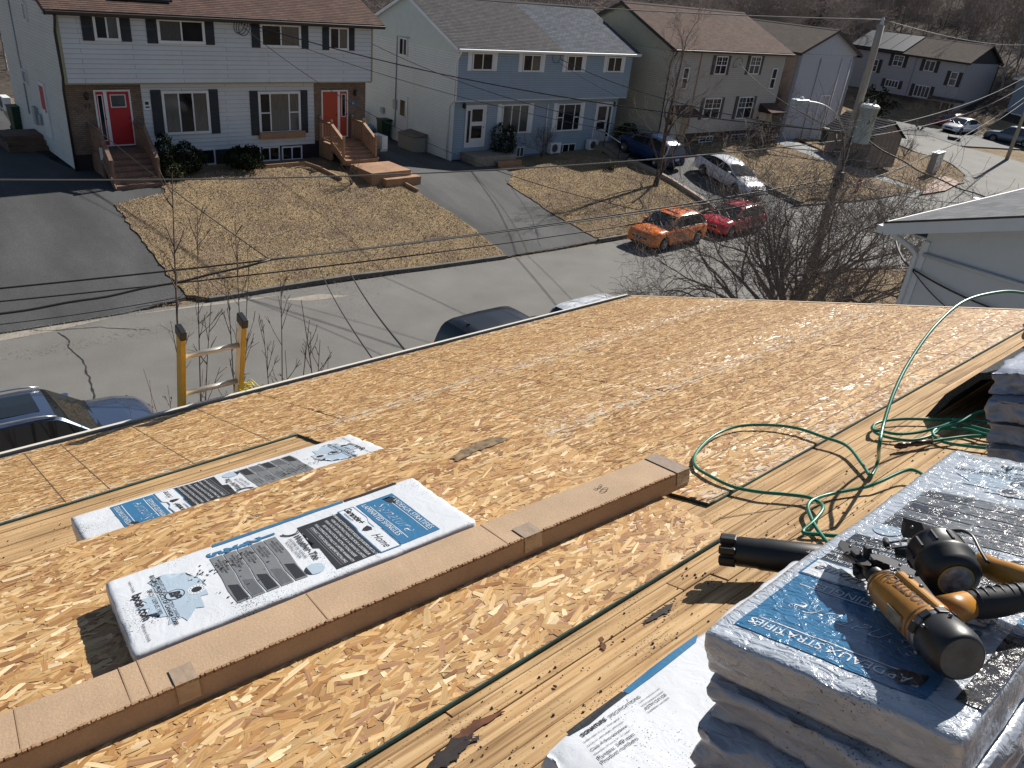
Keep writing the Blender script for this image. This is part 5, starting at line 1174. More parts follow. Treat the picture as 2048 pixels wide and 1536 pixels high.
def belt():
    while True:
        az = random.uniform(8, 82) if random.random() < .45 else random.uniform(48, 82); d = random.uniform(58, 175)**1.0; x = d*math.sin(rad(az)); y = d*math.cos(rad(az))
        if y > 52 or (x > 112): 
            if y > 47 or x > 112: return x, y
plant(470, belt, GREYTW, 'woodland')
random.seed(17)
WB = mat('white_birch_bark', (.34, .31, .28), .8, var=.3, vscale=1)
def midtree(label, P, h, mt, tw, name='birch_tree'):
    t = thing(name, label, 'tree', P, 'pale trees on the wooded slope' if mt == WB else None); tr = MB(); cr = MB(); out = []; n = 8
    pts = [Vector((random.gauss(0, .12)*i, random.gauss(0, .12)*i, h*i/n)) for i in range(n+1)]; tr.tube(pts, [.16*(1-.85*i/n) for i in range(n+1)], 7, cap=False)
    for k in range(18):
        a = random.uniform(.3, .97); i = int(a*n); q = pts[i].lerp(pts[min(n, i+1)], a*n-i); an = random.uniform(0, 6.28)
        branch(out, q, (math.cos(an)*.7, math.sin(an)*.7, 1), h*.27*(1.25-a), .05*(1.2-a), 3, .5, 0, 3, (2, 4), .66, .01, .18, 3, .06)
    for lv, p, rs, sd in out: (tr if lv == 3 else cr).tube(p, [max(.009, x) for x in rs], 3, cap=False)
    tr.build('trunk', mt, t); cr.build('crown', tw, t)
for (u, d, h, lab) in ((1960, 118, 12, 'pale birch rising behind the right end of the solar house'), (2025, 112, 12, 'pale birch nearest the right edge of the photo'), (1990, 126, 11, 'pale birch between the two at the right edge'), (1900, 130, 11, 'slim pale birch above the solar house ridge')):
    r_ = ray(u, 120); a = Vector((r_.x, r_.y, 0)).normalized()*d; midtree(lab, Vector((a.x, a.y, g(a.x, a.y)+hillz(a.x, a.y)-.3)), h, WB, mat('pale_twigs', (.2, .17, .15), .9))
def conifer(label, P, h, w_):
    t = thing('evergreen_tree', label, 'tree', P, 'dark evergreens among the bare woods'); m = MB(); m.tube([(0, 0, 0), (0, 0, h)], [.15, .02], 6); m.build('trunk', BARK, t); m = MB()
    for _ in range(2600):
        z = random.random()**.8; a = random.uniform(0, 6.28); rr = w_*(1-z)*random.uniform(.25, 1)+.08; c = Vector((rr*math.cos(a), rr*math.sin(a), h*(.12+.88*z)-rr*.3)); u = Vector((math.cos(a), math.sin(a), -.5))*.22; v = Vector((-math.sin(a), math.cos(a), random.gauss(0, .4)))*.12
        m.add([c-u*.4, c+v, c+u, c-v], [(0, 1, 2, 3)])
    m.build('crown', mat('evergreen_needles', (.02, .035, .015), .8, var=.4, vscale=1), t)
for (u, v, d, h, w_, lab) in ((1568, 40, 78, 7, 1.3, 'slim evergreen above the lavender house roof'), (965, 12, 64, 6.5, 1.2, 'evergreen top just above the ridge of the blue house'), (1640, 0, 110, 9, 2, 'evergreen high among the bare trees'), (1250, 0, 95, 9, 2.2, 'broad evergreen above the beige house ridge')):
    r_ = ray(u, v+20); a = Vector((r_.x, r_.y, 0)).normalized()*d; conifer(lab, Vector((a.x, a.y, g(a.x, a.y)+hillz(a.x, a.y))), h, w_)
# ------------------------------------------------------------------ cars
def paint(name, c, rough=.25, metal=.0): return mat(name, c, rough, metal=metal, coat=.9, var=.03)
CARGLASS = mat('car_glass', (.012, .015, .017), .04, spec=.8)
RIM = mat('alloy_rim', (.35, .35, .36), .3, metal=.9)
CHROME = mat('chrome', (.7, .7, .7), .12, metal=1)
HEADL = mat('headlight_lens', (.35, .38, .42), .08, spec=.9); TAILL = mat('taillight_lens', (.35, .01, .01), .15, spec=.8)
def car(label, M, body, kind='suv', L=4.5, W=1.82, H=1.65, name='parked_car', group=None, sunroof=False, rails=None, cat='car', vgrille=False, glassroof=False):
    t = thing(name, label, cat, M, group); hw = W/2
    if kind == 'suv':   pr = dict(deck=[(0, .62), (.015, .9), (.03, 1.0), (.2, 1.02), (.66, 1.02), (.72, 1.0), (.86, .95), (.95, .86), (.985, .74), (1, .55)], roof=[(.02, 1.0), (.075, H-.14), (.14, H-.03), (.33, H), (.5, H-.02), (.575, H-.08), (.73, 1.0)], wt=.575, rt=.09)
    elif kind == 'cross': pr = dict(deck=[(0, .6), (.015, .85), (.03, .98), (.2, 1.03), (.66, .99), (.72, .98), (.88, .92), (.96, .8), (.99, .65), (1, .5)], roof=[(.015, .98), (.12, H-.16), (.2, H-.04), (.36, H), (.5, H-.03), (.58, H-.11), (.75, .98)], wt=.575, rt=.12)
    elif kind == 'hatch': pr = dict(deck=[(0, .55), (.015, .8), (.03, .9), (.2, .95), (.66, .92), (.74, .9), (.88, .82), (.96, .7), (.99, .58), (1, .45)], roof=[(.02, .9), (.13, H-.12), (.22, H-.02), (.36, H), (.5, H-.04), (.57, H-.11), (.76, .89)], wt=.56, rt=.15)
    else:               pr = dict(deck=[(0, .55), (.015, .8), (.05, .96), (.15, .98), (.3, .95), (.66, .92), (.73, .9), (.88, .8), (.96, .68), (.99, .55), (1, .42)], roof=[(.09, .97), (.22, H-.1), (.3, H-.02), (.42, H), (.52, H-.04), (.58, H-.11), (.76, .89)], wt=.57, rt=.235)
    dx, dz = zip(*pr['deck']); rx, rz = zip(*pr['roof'])
    deck = lambda f: float(np.interp(f, dx, dz)); roof = lambda f: float(np.interp(f, rx, rz))
    def wid(f): return hw*(1-.16*max(0, (.10-f)/.10)**2.2-.24*max(0, (f-.84)/.16)**2.4)
    R_ = .335 if kind in ('suv', 'cross') else .315; ax = (.19*L, .80*L) if kind != 'sedan' else (.205*L, .805*L)
    st = sorted(set([round(i/64, 4) for i in range(65)]+[round((a+k*R_*1.12/8)/L, 4) for a in ax for k in range(-8, 9)]))
    sill = .24
    V = []; nprof = 0
    for f in st:
        x = f*L; w_ = wid(f); zd = deck(f); zb = sill+.12*max(0, (.05-f)/.05)+.05*max(0, (f-.96)/.04); za = zb
        for a in ax:
            if abs(x-a) < R_*1.15: za = max(za, R_+math.sqrt(max(0, (R_*1.15)**2-(x-a)**2)))
        h = zd-za; cr_ = .035 if f > .68 or kind != 'suv' else .01
        half = [(0, zb+.02), (w_*.75, zb), (w_-.05, za), (w_-.004, za+.015), (w_, max(za+.03, min(.5, zd-.1))), (w_+.002, max(za+.04, min(.68, zd-.08))), (w_-.03, max(za+.05, zd-.10)), (w_-.075, zd-.015), (w_*.66, zd+cr_*.6), (w_*.3, zd+cr_), (0, zd+cr_*1.1)]
        V.append([(x-L/2, y, z) for y, z in half]+[(x-L/2, -y, z) for y, z in half[-2:0:-1]])
    k = len(V[0]); m = MB(); vs = [p for s in V for p in s]
    fs = [(i*k+j, (i+1)*k+j, (i+1)*k+(j+1) % k, i*k+(j+1) % k) for i in range(len(V)-1) for j in range(k)]
    fs += [tuple(range(k)), tuple((len(V)-1)*k+j for j in range(k-1, -1, -1))]
    m.add(vs, fs, 0, None, True); bo = m.build('body', body, t, weld=.0005)
    # greenhouse
    gs = [rx[0]+(rx[-1]-rx[0])*i/30 for i in range(31)]; m = MB(); vs = []; 
    for f in gs:
        w_ = wid(f); zb_ = deck(f)-.02; zr = max(roof(f), zb_+.005); u = min(1, max(0, (zr-zb_)/(H-1.0))); wb = w_-.085; wt_ = wb-.17*u
        half = [(wb, zb_), (wb-.06*u, zb_+(zr-zb_)*.45), (wt_+.03*u, zr-.05*u), (wt_-.06*u, zr), (wt_*.5, zr+.025*u), (0, zr+.03*u)]
        vs += [(f*L-L/2, y, z) for y, z in half]+[(f*L-L/2, -y, z) for y, z in half[-2::-1]]
    k = 11; G1 = []; P1 = []
    for i in range(30):
        fm = (gs[i]+gs[i+1])/2
        for j in range(k-1):
            q = (i*k+j, (i+1)*k+j, (i+1)*k+j+1, i*k+j+1)
            if j in (0, 1, 8, 9): G1.append(q)
            elif pr['rt'] < fm < pr['wt']: P1.append(q)
            else: (P1 if j in (2, 7) else G1).append(q)
    for nm, F_, mt in (('glasshouse', G1, CARGLASS), ('roof_panel', P1, body)):
        m = MB(); m.add(vs, F_, 0, None, True); me_o = m.build(nm, mt, t)
        bm = bmesh.new(); bm.from_mesh(me_o.data); bmesh.ops.delete(bm, geom=[v for v in bm.verts if not v.link_faces], context='VERTS'); bm.to_mesh(me_o.data); bm.free()
    def gpt(f, up, side):   # point on glass side
        w_ = wid(f); zb_ = deck(f)-.02; zr = max(roof(f), zb_+.005); u = min(1, max(0, (zr-zb_)/(H-1.0))); wb = w_-.085
        y = wb-(.06*u+ (wb-.06*u-(wb-.17*u+.03*u))*0)*up*1.4 if up < .9 else wb-.14*u
        return Vector((f*L-L/2, side*(y+.006), zb_+(zr-.05*u-zb_)*up))
    m = MB()
    for sgn in (-1, 1):
        for f in ([.33, .53] if kind != 'sedan' else [.4]): m.bar(gpt(f, 0, sgn), gpt(f+.005, 1, sgn), .05, .02)
        pts = [Vector((f*L-L/2, sgn*(wid(f)-.082), deck(f)-.005)) for f in np.linspace(rx[0]+.03, rx[-1]-.02, 14)]; m.tube(pts, .014, 4)
    m.build('window_pillars', BLACKP, t)
    m = MB(); f = rx[-1]; m.box(f*L-L/2-.10, f*L-L/2+.03, -wid(f)+.14, wid(f)-.14, deck(f)+.01, deck(f)+.035)
    for sgn in (.45, -.12): m.bar((f*L-L/2-.03, sgn, deck(f)+.055), (f*L-L/2-.28, sgn-.42, deck(f)+.22), .018)
    m.build('wipers', BLACKP, t)
    for a in ax:
        for sgn in (-1, 1):
            Mw = Matrix.Translation((a-L/2, sgn*(hw-.115), R_)) @ Matrix.Rotation(rad(-90*sgn), 4, 'X')
            m = MB(); m.lathe([(.1, -.1), (R_*.7, -.1), (R_*.97, -.09), (R_, -.06), (R_, .06), (R_*.97, .09), (R_*.68, .1), (R_*.66, .06)], Mw, 24, caps=False); wh = m.build('wheel', RUBBER, t)
            m = MB(); m.lathe([(R_*.68, .07), (R_*.66, .095), (R_*.6, .085), (R_*.58, .03), (0, .02)], Mw, 24, caps=False)
            for q in range(5):
                an = q*2*math.pi/5; 
                for da in (-.14, .14): m.bar(Mw @ Vector((0, 0, .07)), Mw @ Vector((math.cos(an+da)*R_*.62, math.sin(an+da)*R_*.62, .08)), .03, .02)
            m.lathe([(0, .1), (.05, .095), (.055, .06)], Mw, 10); m.build('rim', RIM, wh)
    m = MB()
    for a in ax: m.lathe([(R_*1.12, -hw+.16), (R_*1.12, hw-.16)], Matrix.Translation((a-L/2, 0, R_)) @ Matrix.Rotation(rad(90), 4, 'X'), 20)
    m.build('wheel_well', BLACKP, t)
    for sgn in (-1, 1):
        m = MB(); f = pr['wt']+.1; y = wid(f); m.prism([(-.06, 0), (.05, .0), (.09, .15), (.05, .2), (-.05, .2)], deck(f)+.02, deck(f)+.15, Matrix.Translation((f*L-L/2-.04, sgn*(y-.06), 0)) @ Matrix.Scale(sgn, 4, (0, 1, 0))); m.build('mirror', body, t, bevel=.015)
        m = MB(); zf = deck(.955)-.06; m.add([(L*.5-.06, sgn*wid(.99)*.62, zf-.16), (L*.5-.04, sgn*wid(.99)*.95, zf-.13), (L*.5-.42, sgn*(wid(.9)+.004), zf+.03), (L*.5-.38, sgn*(wid(.9)-.02), zf+.08), (L*.5-.14, sgn*wid(.97)*.7, zf-.0)], [(0, 1, 2, 3, 4) if sgn > 0 else (4, 3, 2, 1, 0)]); m.build('headlight', HEADL, t)
        m = MB(); zt_ = .88 if kind != 'sedan' else .84; m.add([(-L/2+.0, sgn*wid(0)*.62, zt_-.12), (-L/2+.0, sgn*wid(0)*.62, zt_+.04), (-L/2+.04, sgn*(wid(.01)+.006), zt_+.05), (-L/2+.3, sgn*(wid(.07)+.006), zt_+.0), (-L/2+.06, sgn*(wid(.02)+.006), zt_-.14)], [(4, 3, 2, 1, 0) if sgn > 0 else (0, 1, 2, 3, 4)]); m.build('taillight', TAILL, t)
    m = MB(); m.box(L/2-.05, L/2-.003, -wid(1)*.62, wid(1)*.62, .42, .62); m.box(L/2-.08, L/2+.006, -wid(1)*.7, wid(1)*.7, .26, .36); gr = m.build('grille', BLACKP, t, bevel=.01)
    if vgrille:
        m = MB(); m.tube([(L/2+.012, -.22, .66), (L/2+.02, -.14, .47), (L/2+.02, .14, .47), (L/2+.012, .22, .66)], .022, 6); m.build('chrome_trim', CHROME, gr)
        m = MB(); m.lathe([(.05, 0), (.07, .005), (.07, .015)], Matrix.Translation((L/2+.012, 0, .58)) @ Matrix.Rotation(rad(90), 4, 'Y'), 16); m.build('badge', CHROME, gr)
    m = MB(); m.box(-L/2-.015, -L/2+.1, -wid(0)*.85, wid(0)*.85, .3, .48); m.build('rear_bumper', BLACKP if kind in ('suv', 'cross') else body, t, bevel=.02)
    m = MB(); m.box(-L/2-.02, -L/2-.002, -.17, .17, .66, .78); m.build('number_plate', WHITE_TRIM, t)
    m = MB()
    for sgn in (-1, 1):
        for f in (.35, .55): m.box(f*L-L/2, f*L-L/2+.16, sgn*hw-.01, sgn*hw+.022, .84, .87)
    m.build('door_handles', body, t)
    m = MB()
    for sgn in (-1, 1):
        for f in (.36, .56, .72): m.box(f*L-L/2-.003, f*L-L/2+.003, sgn*(hw+.0015)-.002, sgn*(hw+.0015)+.002, .3, .9)
    m.build('door_gaps', BLACKP, t)
    if rails:
        for sgn in (-1, 1):
            m = MB(); f0, f1 = .12, pr['wt']-.01; pts = []
            for i in range(12):
                f = f0+(f1-f0)*i/11; wt_ = wid(f)-.085-.17; pts.append((f*L-L/2, sgn*(wt_+.0), roof(f)+.015+.035*math.sin(i/11*math.pi)**.3))
            m.tube(pts, .022, 6); m.build('roof_rail', rails, t)
    if sunroof:
        f0, f1 = sunroof; m = MB(); ys = .42; m.add([(f0*L-L/2, -ys, roof(f0)+.034), (f1*L-L/2, -ys, roof(f1)+.034), (f1*L-L/2, ys, roof(f1)+.034), (f0*L-L/2, ys, roof(f0)+.034), (f0*L-L/2, 0, roof(f0)+.045), (f1*L-L/2, 0, roof(f1)+.045)], [(0, 1, 5, 4), (4, 5, 2, 3)]); m.build('sunroof', CARGLASS, t)
    f = .14; m = MB(); m.prism([(-.06, -.015), (.06, -.01), (.06, .01), (-.06, .015)], 0, .05, Matrix.Translation((f*L-L/2, 0, roof(f)+.02))); m.tube([(f*L-L/2, 0, roof(f)+.06), (f*L-L/2-.16, 0, roof(f)+.2)], .006, 4); m.build('antenna', BLACKP, t)
    return t
def head(dx, dy): return math.atan2(dy, dx)
# near side of the street
P = (PZ(88, 784, 1.6)+PZ(126.5, 842, 1.6))/2
L_ = 4.75; car('dark blue-grey crossover with silver roof rails and sunroof, parked at the lower left', T(P.x-.075*L_-.02, P.y+.15, .03), paint('dark_blue_grey_paint', (.075, .105, .18), .25, .55), 'suv', L_, 1.88, 1.68, rails=METAL, sunroof=(.38, .52), group='cars parked below our eave')
P = PZ(915, 655, 1.62); car('black crossover seen from above and behind over our eave', T(P.x+.42*4.7, P.y-.1, 0), mat('black_paint', (.005, .006, .009), .35, coat=.3), 'suv', 4.7, 1.88, 1.68, group='cars parked below our eave')
P = PZ(1128, 618, 1.62); car('white crossover whose roof just shows past the eave, ahead of the black one', T(P.x+.42*4.6, P.y-.25, 0), paint('white_paint', (.75, .76, .78), .25), 'suv', 4.6, 1.85, 1.66, group='cars parked below our eave')
# far side
a = PZ(1324, 502, 0); b = PZ(1392, 489, 0); S_ = .93; c = (a+b)/2; car('bright orange crossover parked facing left by the far kerb', T(c.x, c.y+.82, 0, math.pi+.02) @ Matrix.Scale(S_, 4), paint('orange_paint', (.80, .19, .01), .25, .0), 'cross', 4.4, 1.84, 1.6, sunroof=(.3, .52), group='cars parked by the far kerb', vgrille=True)
car('red car parked behind the orange one, half hidden by the bare tree', T(c.x+4.95, c.y+.7, 0, math.pi+.03) @ Matrix.Scale(S_, 4), paint('red_paint', (.60, .012, .018), .25, .0), 'hatch', 4.3, 1.78, 1.48, group='cars parked by the far kerb')
rw = G(1406, 352); h_ = Vector((-.20, -.98, 0)).normalized(); pr_ = Vector((-h_.y, h_.x, 0)); c = rw+h_*1.3+pr_*(.78)
gz = lambda x, y: g(x, y)+.03
def oncar(c, h, L): 
    f = c+h*L*.3; b_ = c-h*L*.3; zf, zb = gz(f.x, f.y), gz(b_.x, b_.y); pitch = math.atan2(zf-zb, L*.6)
    return Matrix.Translation((c.x, c.y, (zf+zb)/2)) @ Matrix.Rotation(head(h.x, h.y), 4, 'Z') @ Matrix.Rotation(-pitch, 4, 'Y')
car('white sedan parked nose down on the driveway in front of the beige house', oncar(c, h_, 4.7), paint('white_paint', (.75, .76, .78), .25), 'sedan', 4.75, 1.82, 1.38)
rb = G(1352, 344); h2_ = Vector((.03, 1, 0)).normalized(); c2 = rb+h2_*2.2+Vector((-.2, 0, 0)); car('blue hatchback parked tail to the street beside the concrete steps', oncar(c2, h2_, 4.4), paint('bright_blue_paint', (.008, .035, .12), .25, .2), 'cross', 4.4, 1.82, 1.6)
fa = PZ(1902, 279, 0); fb = PZ(1962, 277, 0); c = (fa+fb)/2; hh_ = (fa-fb).normalized(); car('white sedan parked far off in front of the taupe house', T(c.x, c.y+.9, g(c.x, c.y)+.03, head(hh_.x, hh_.y)), paint('white_paint', (.75, .76, .78), .25), 'sedan', 4.6, 1.8, 1.45, group='cars parked on the side street')
P = PZ(1912, 258, .5); car('red car parked behind the far white sedan', T(P.x+1, P.y+1.2, .4, head(hh_.x, hh_.y)), paint('dark_red_paint', (.35, .01, .012), .25, .1), 'hatch', 4.2, 1.75, 1.45, group='cars parked on the side street')
P = PZ(2018, 285, .3); car('slate blue pickup-height car in the shade at the far right edge', T(P.x, P.y, .2, rad(100)), paint('slate_blue_paint', (.08, .12, .17), .3, .2), 'suv', 4.7, 1.85, 1.7, group='cars parked on the side street')
# grey low retaining wall beside the driveway
t = thing('retaining_wall', 'low timber retaining wall between the small lawn and the driveway with the white sedan', 'retaining wall', G(1330, 368)); bpy.context.view_layer.update()
pw = [(1256, 326), (1300, 345), (1345, 369), (1390, 398), (1428, 424)]
WALLM = mat('grey_pink_timber', (.30, .24, .2), .9, var=.2, vscale=1.5, fine=.2)
for a, b in zip(pw[:-1], pw[1:]):
    m = MB(); A_ = G(*a); B_ = G(*b); m.bar(local_to(t, A_+Vector((0, 0, .12))), local_to(t, B_+Vector((0, 0, .12))), .22, .34); m.build('timber', WALLM, t)
t = thing('retaining_wall', 'dark retaining edge below the lawn on the right of the white sedan', 'retaining wall', G(1560, 395)); bpy.context.view_layer.update()
pw = [(1440, 330), (1500, 362), (1560, 394), (1598, 412)]
for a, b in zip(pw[:-1], pw[1:]):
    m = MB(); A_ = G(*a); B_ = G(*b); m.bar(local_to(t, A_+Vector((0, 0, .1))), local_to(t, B_+Vector((0, 0, .1))), .25, .36); m.build('timber', mat('dark_timber', (.03, .028, .025), .8), t)
# ------------------------------------------------------------------ our own roof
OSB = attrmat('osb_strands', .5, .2, 14, 260, .5, .4)
OSBEDGE = mat('teal_sealed_edge', (.03, .095, .10), .7, var=.25, vscale=30)
PLANKM = None
def plankmat():
    m, nt, b = base_mat('old_roof_boards'); L = nt.links; b.inputs['Roughness'].default_value = .8; b.inputs['Specular IOR Level'].default_value = .25
    tc = nn(nt, 'ShaderNodeTexCoord'); oi = nn(nt, 'ShaderNodeObjectInfo')
    ad = nn(nt, 'ShaderNodeVectorMath', operation='MULTIPLY_ADD'); ad.inputs[1].default_value = (1, 1, 1)
    cm = nn(nt, 'ShaderNodeCombineXYZ'); ml = nn(nt, 'ShaderNodeMath', operation='MULTIPLY'); ml.inputs[1].default_value = 37
    L.new(oi.outputs['Random'], ml.inputs[0]); L.new(ml.outputs[0], cm.inputs[0]); L.new(ml.outputs[0], cm.inputs[1]); L.new(tc.outputs['Object'], ad.inputs[0]); L.new(cm.outputs[0], ad.inputs[2])
    mp = nn(nt, 'ShaderNodeMapping'); mp.inputs['Scale'].default_value = (2.4, 60, 60); L.new(ad.outputs[0], mp.inputs[0])
    n = nn(nt, 'ShaderNodeTexNoise'); n.inputs['Scale'].default_value = 1; n.inputs['Detail'].default_value = 7; n.inputs['Distortion'].default_value = .8; L.new(mp.outputs[0], n.inputs['Vector'])
    r = nn(nt, 'ShaderNodeValToRGB'); e = r.color_ramp.elements; e[0].position = .3; e[0].color = (.23, .125, .055, 1); e[1].position = .72; e[1].color = (.56, .39, .21, 1); x = e.new(.5); x.color = (.44, .28, .135, 1)
    L.new(n.outputs[0], r.inputs[0])
    n2 = nn(nt, 'ShaderNodeTexNoise'); n2.inputs['Scale'].default_value = 2.2; n2.inputs['Detail'].default_value = 5; L.new(ad.outputs[0], n2.inputs['Vector'])
    r2 = nn(nt, 'ShaderNodeMapRange'); r2.inputs[1].default_value = .35; r2.inputs[2].default_value = .65; r2.inputs[3].default_value = .8; r2.inputs[4].default_value = 1.12; L.new(n2.outputs[0], r2.inputs[0])
    mx = nn(nt, 'ShaderNodeMix', data_type='RGBA', blend_type='MULTIPLY'); mx.inputs[0].default_value = 1; L.new(r.outputs[0], mx.inputs[6]); L.new(r2.outputs[0], mx.inputs[7])
    # tar specks
    n3 = nn(nt, 'ShaderNodeTexNoise'); n3.inputs['Scale'].default_value = 170; n3.inputs['Detail'].default_value = 2; L.new(ad.outputs[0], n3.inputs['Vector'])
    n4 = nn(nt, 'ShaderNodeTexNoise'); n4.inputs['Scale'].default_value = 5; n4.inputs['Detail'].default_value = 3; L.new(ad.outputs[0], n4.inputs['Vector'])
    sm = nn(nt, 'ShaderNodeMath', operation='MULTIPLY_ADD'); sm.inputs[1].default_value = .35; L.new(n4.outputs[0], sm.inputs[0]); L.new(n3.outputs[0], sm.inputs[2])
    gt = nn(nt, 'ShaderNodeMapRange'); gt.inputs[1].default_value = .83; gt.inputs[2].default_value = .88; L.new(sm.outputs[0], gt.inputs[0])
    mx2 = nn(nt, 'ShaderNodeMix', data_type='RGBA'); L.new(gt.outputs[0], mx2.inputs[0]); L.new(mx.outputs[2], mx2.inputs[6]); mx2.inputs[7].default_value = (.035, .028, .025, 1)
    L.new(mx2.outputs[2], b.inputs['Base Color'])
    bp = nn(nt, 'ShaderNodeBump'); bp.inputs['Strength'].default_value = .4; bp.inputs['Distance'].default_value = .0015; L.new(n.outputs[0], bp.inputs['Height']); L.new(bp.outputs[0], b.inputs['Normal'])
    return m
PLANKM = plankmat()
HR_ = RM(0, 0, 0)
home = thing('house', 'our own house: roof being re-sheathed with OSB panels over old boards', 'house', HR_)
# old boards, each one a part
bw = .062; s = -1.0; k = 0
random.seed(4)
while s < 4.9:
    if s < 3.9:
        cuts = [-3.2, random.uniform(-.5, 1.8) if s < 1.5 else random.uniform(-2, 0), random.uniform(2.6, 4.6), 5.58]
        for a, b in zip(cuts[:-1], cuts[1:]):
            m = MB(); dz = random.uniform(-.0015, .0015); m.box(a+.001, b-.001, s+.0013, s+bw-.0013, -.035+dz, -.012+dz); m.build('board', PLANKM, home, bevel=.0015, seg=1)
    s += bw; k += 1
m = MB(); m.box(-3.2, 5.5, -1.0, 4.9, -.07, -.041); m.build('underlay', mat('dark_gap', (.02, .018, .016), .9), home)
# OSB
PAL = np.array([(.51, .325, .145), (.445, .26, .105), (.36, .19, .072), (.59, .405, .205), (.25, .12, .05), (.70, .53, .32), (.35, .19, .10), (.46, .275, .115)])
PW = np.array([.22, .2, .16, .16, .07, .05, .07, .07]); PW /= PW.sum()
def osb(name, parent, W, H, fmap, dens=2300, thick=.0115, seams=(), M=None, seed=0, scale=1.0, bias=0):
    """strand board W x H metres; fmap(x, y, h) -> local 3D; seams: y values with pale scuffing"""
    r_ = np.random.default_rng(seed); n = int(W*H*dens/scale**2)
    cx = r_.uniform(0, W, n); cy = r_.uniform(0, H, n); L = r_.uniform(.025, .095, n)*scale; w_ = r_.uniform(.005, .019, n)*scale; an = r_.normal(bias, .42, n)
    small = r_.random(n) < .3; L[small] *= .4; an[small] = r_.uniform(0, 3.14, small.sum())
    ca, sa = np.cos(an), np.sin(an); hh = r_.uniform(.0001, .0013, n)
    # 6-point flakes with ragged ends
    ux = np.stack([-.5+r_.uniform(-.06, .06, n), -.2+r_.uniform(-.1, .1, n), .5+r_.uniform(-.14, .04, n), .5+r_.uniform(-.04, .12, n), .15+r_.uniform(-.2, .2, n), -.5+r_.uniform(-.12, .05, n)], 1)*L[:, None]
    vy = np.stack([-.5*np.ones(n), -.5-r_.uniform(0, .12, n), -.5+r_.uniform(0, .25, n), .5-r_.uniform(0, .3, n), .5+r_.uniform(-.06, .1, n), .5*np.ones(n)], 1)*w_[:, None]
    X = np.clip(cx[:, None]+ux*ca[:, None]-vy*sa[:, None], .0, W); Y = np.clip(cy[:, None]+ux*sa[:, None]+vy*ca[:, None], 0, H)
    V = fmap(X.ravel(), Y.ravel(), np.repeat(hh, 6)); F = np.arange(6*n).reshape(-1, 6)
    ci = r_.choice(len(PAL), n, p=PW); c = PAL[ci]*r_.uniform(.82, 1.14, (n, 1))
    for sy in seams:
        near = (np.abs(cy-sy) < .11) & (r_.random(n) < .08+.28*(np.sin(cx*2.1+sy)*.5+.5)*(np.abs(cy-sy) < .06)); c[near] = np.array([.54, .44, .32])*r_.uniform(.85, 1.1, (near.sum(), 1))
    uv = np.stack([np.repeat(ux.ravel()[:, None], 1, 1).ravel()+np.repeat(r_.uniform(0, 50, n), 6), vy.ravel()+np.repeat(r_.uniform(0, 50, n), 6)], 1)
    # body box
    g_ = 48; bx = np.linspace(0, W, g_); bv = []; bf = []
    base = len(V); o = 0; rows = []
    for yy, hz in ((0, -.0006), (H, -.0006), (H, -thick), (0, -thick)):
        rows.append(fmap(bx, np.full(g_, yy), np.full(g_, hz)))
    BV = np.concatenate(rows); 
    for i in range(g_-1):
        for a in range(4):
            b_ = (a+1) % 4; bf.append((a*g_+i, a*g_+i+1, b_*g_+i+1, b_*g_+i, a))
    me = bpy.data.meshes.new(name); nf = len(F); allV = np.concatenate([V, BV]); quads = [(base+q[0], base+q[1], base+q[2], base+q[3]) for q in bf]+[(base, base+g_, base+2*g_, base+3*g_), (base+4*g_-1, base+3*g_-1, base+2*g_-1, base+g_-1)]
    me.vertices.add(len(allV)); me.vertices.foreach_set('co', allV.astype(np.float32).ravel()); nl = nf*6+len(quads)*4; me.loops.add(nl)
    me.loops.foreach_set('vertex_index', np.concatenate([F.ravel(), np.array(quads).ravel()]).astype(np.int32)); me.polygons.add(nf+len(quads))
    me.polygons.foreach_set('loop_start', np.concatenate([np.arange(nf)*6, nf*6+np.arange(len(quads))*4]).astype(np.int32)); me.polygons.foreach_set('loop_total', np.concatenate([np.full(nf, 6), np.full(len(quads), 4)]).astype(np.int32))
    mi = np.zeros(nf+len(quads), dtype=np.int32); 
    for i, q in enumerate(bf): mi[nf+i] = 0 if q[4] == 0 else 1
    mi[nf+len(bf):] = 1; me.polygons.foreach_set('material_index', mi); me.update(calc_edges=True)
    me.materials.append(OSB); me.materials.append(OSBEDGE)
    ca_ = me.color_attributes.new('Col', 'FLOAT_COLOR', 'CORNER'); cc = np.ones((nl, 4), dtype=np.float32); cc[:, :3] = (.42, .24, .105); cc[:nf*6, :3] = np.repeat(c, 6, 0); ca_.data.foreach_set('color', cc.ravel())
    ul = me.uv_layers.new(name='UVMap'); uu = np.zeros((nl, 2), dtype=np.float32); uu[:nf*6] = uv; ul.data.foreach_set('uv', uu.ravel())
    return link(name, me, parent, M)
def flat(x0, s0, h): return lambda x, y, z: np.stack([x+x0, y+s0, z+h], 1)
EAVE = 4.96
courses = [(1.5, 2.535, (2.01, 4.30, 5.6)), (2.535, 3.75, (1.55, 3.06, 5.6)), (3.75, EAVE, (-2.9, -.62, 1.82, 4.26, 5.6))]
sd_ = 1
for (s0, s1, xs_) in courses:
    for a, b in zip(xs_[:-1], xs_[1:]):
        osb('osb_panel', home, b-a-.003, s1-s0-.004, flat(a, s0+.002, 0), 3400, seams=(.0, s1-s0), seed=sd_, scale=1.0); sd_ += 1
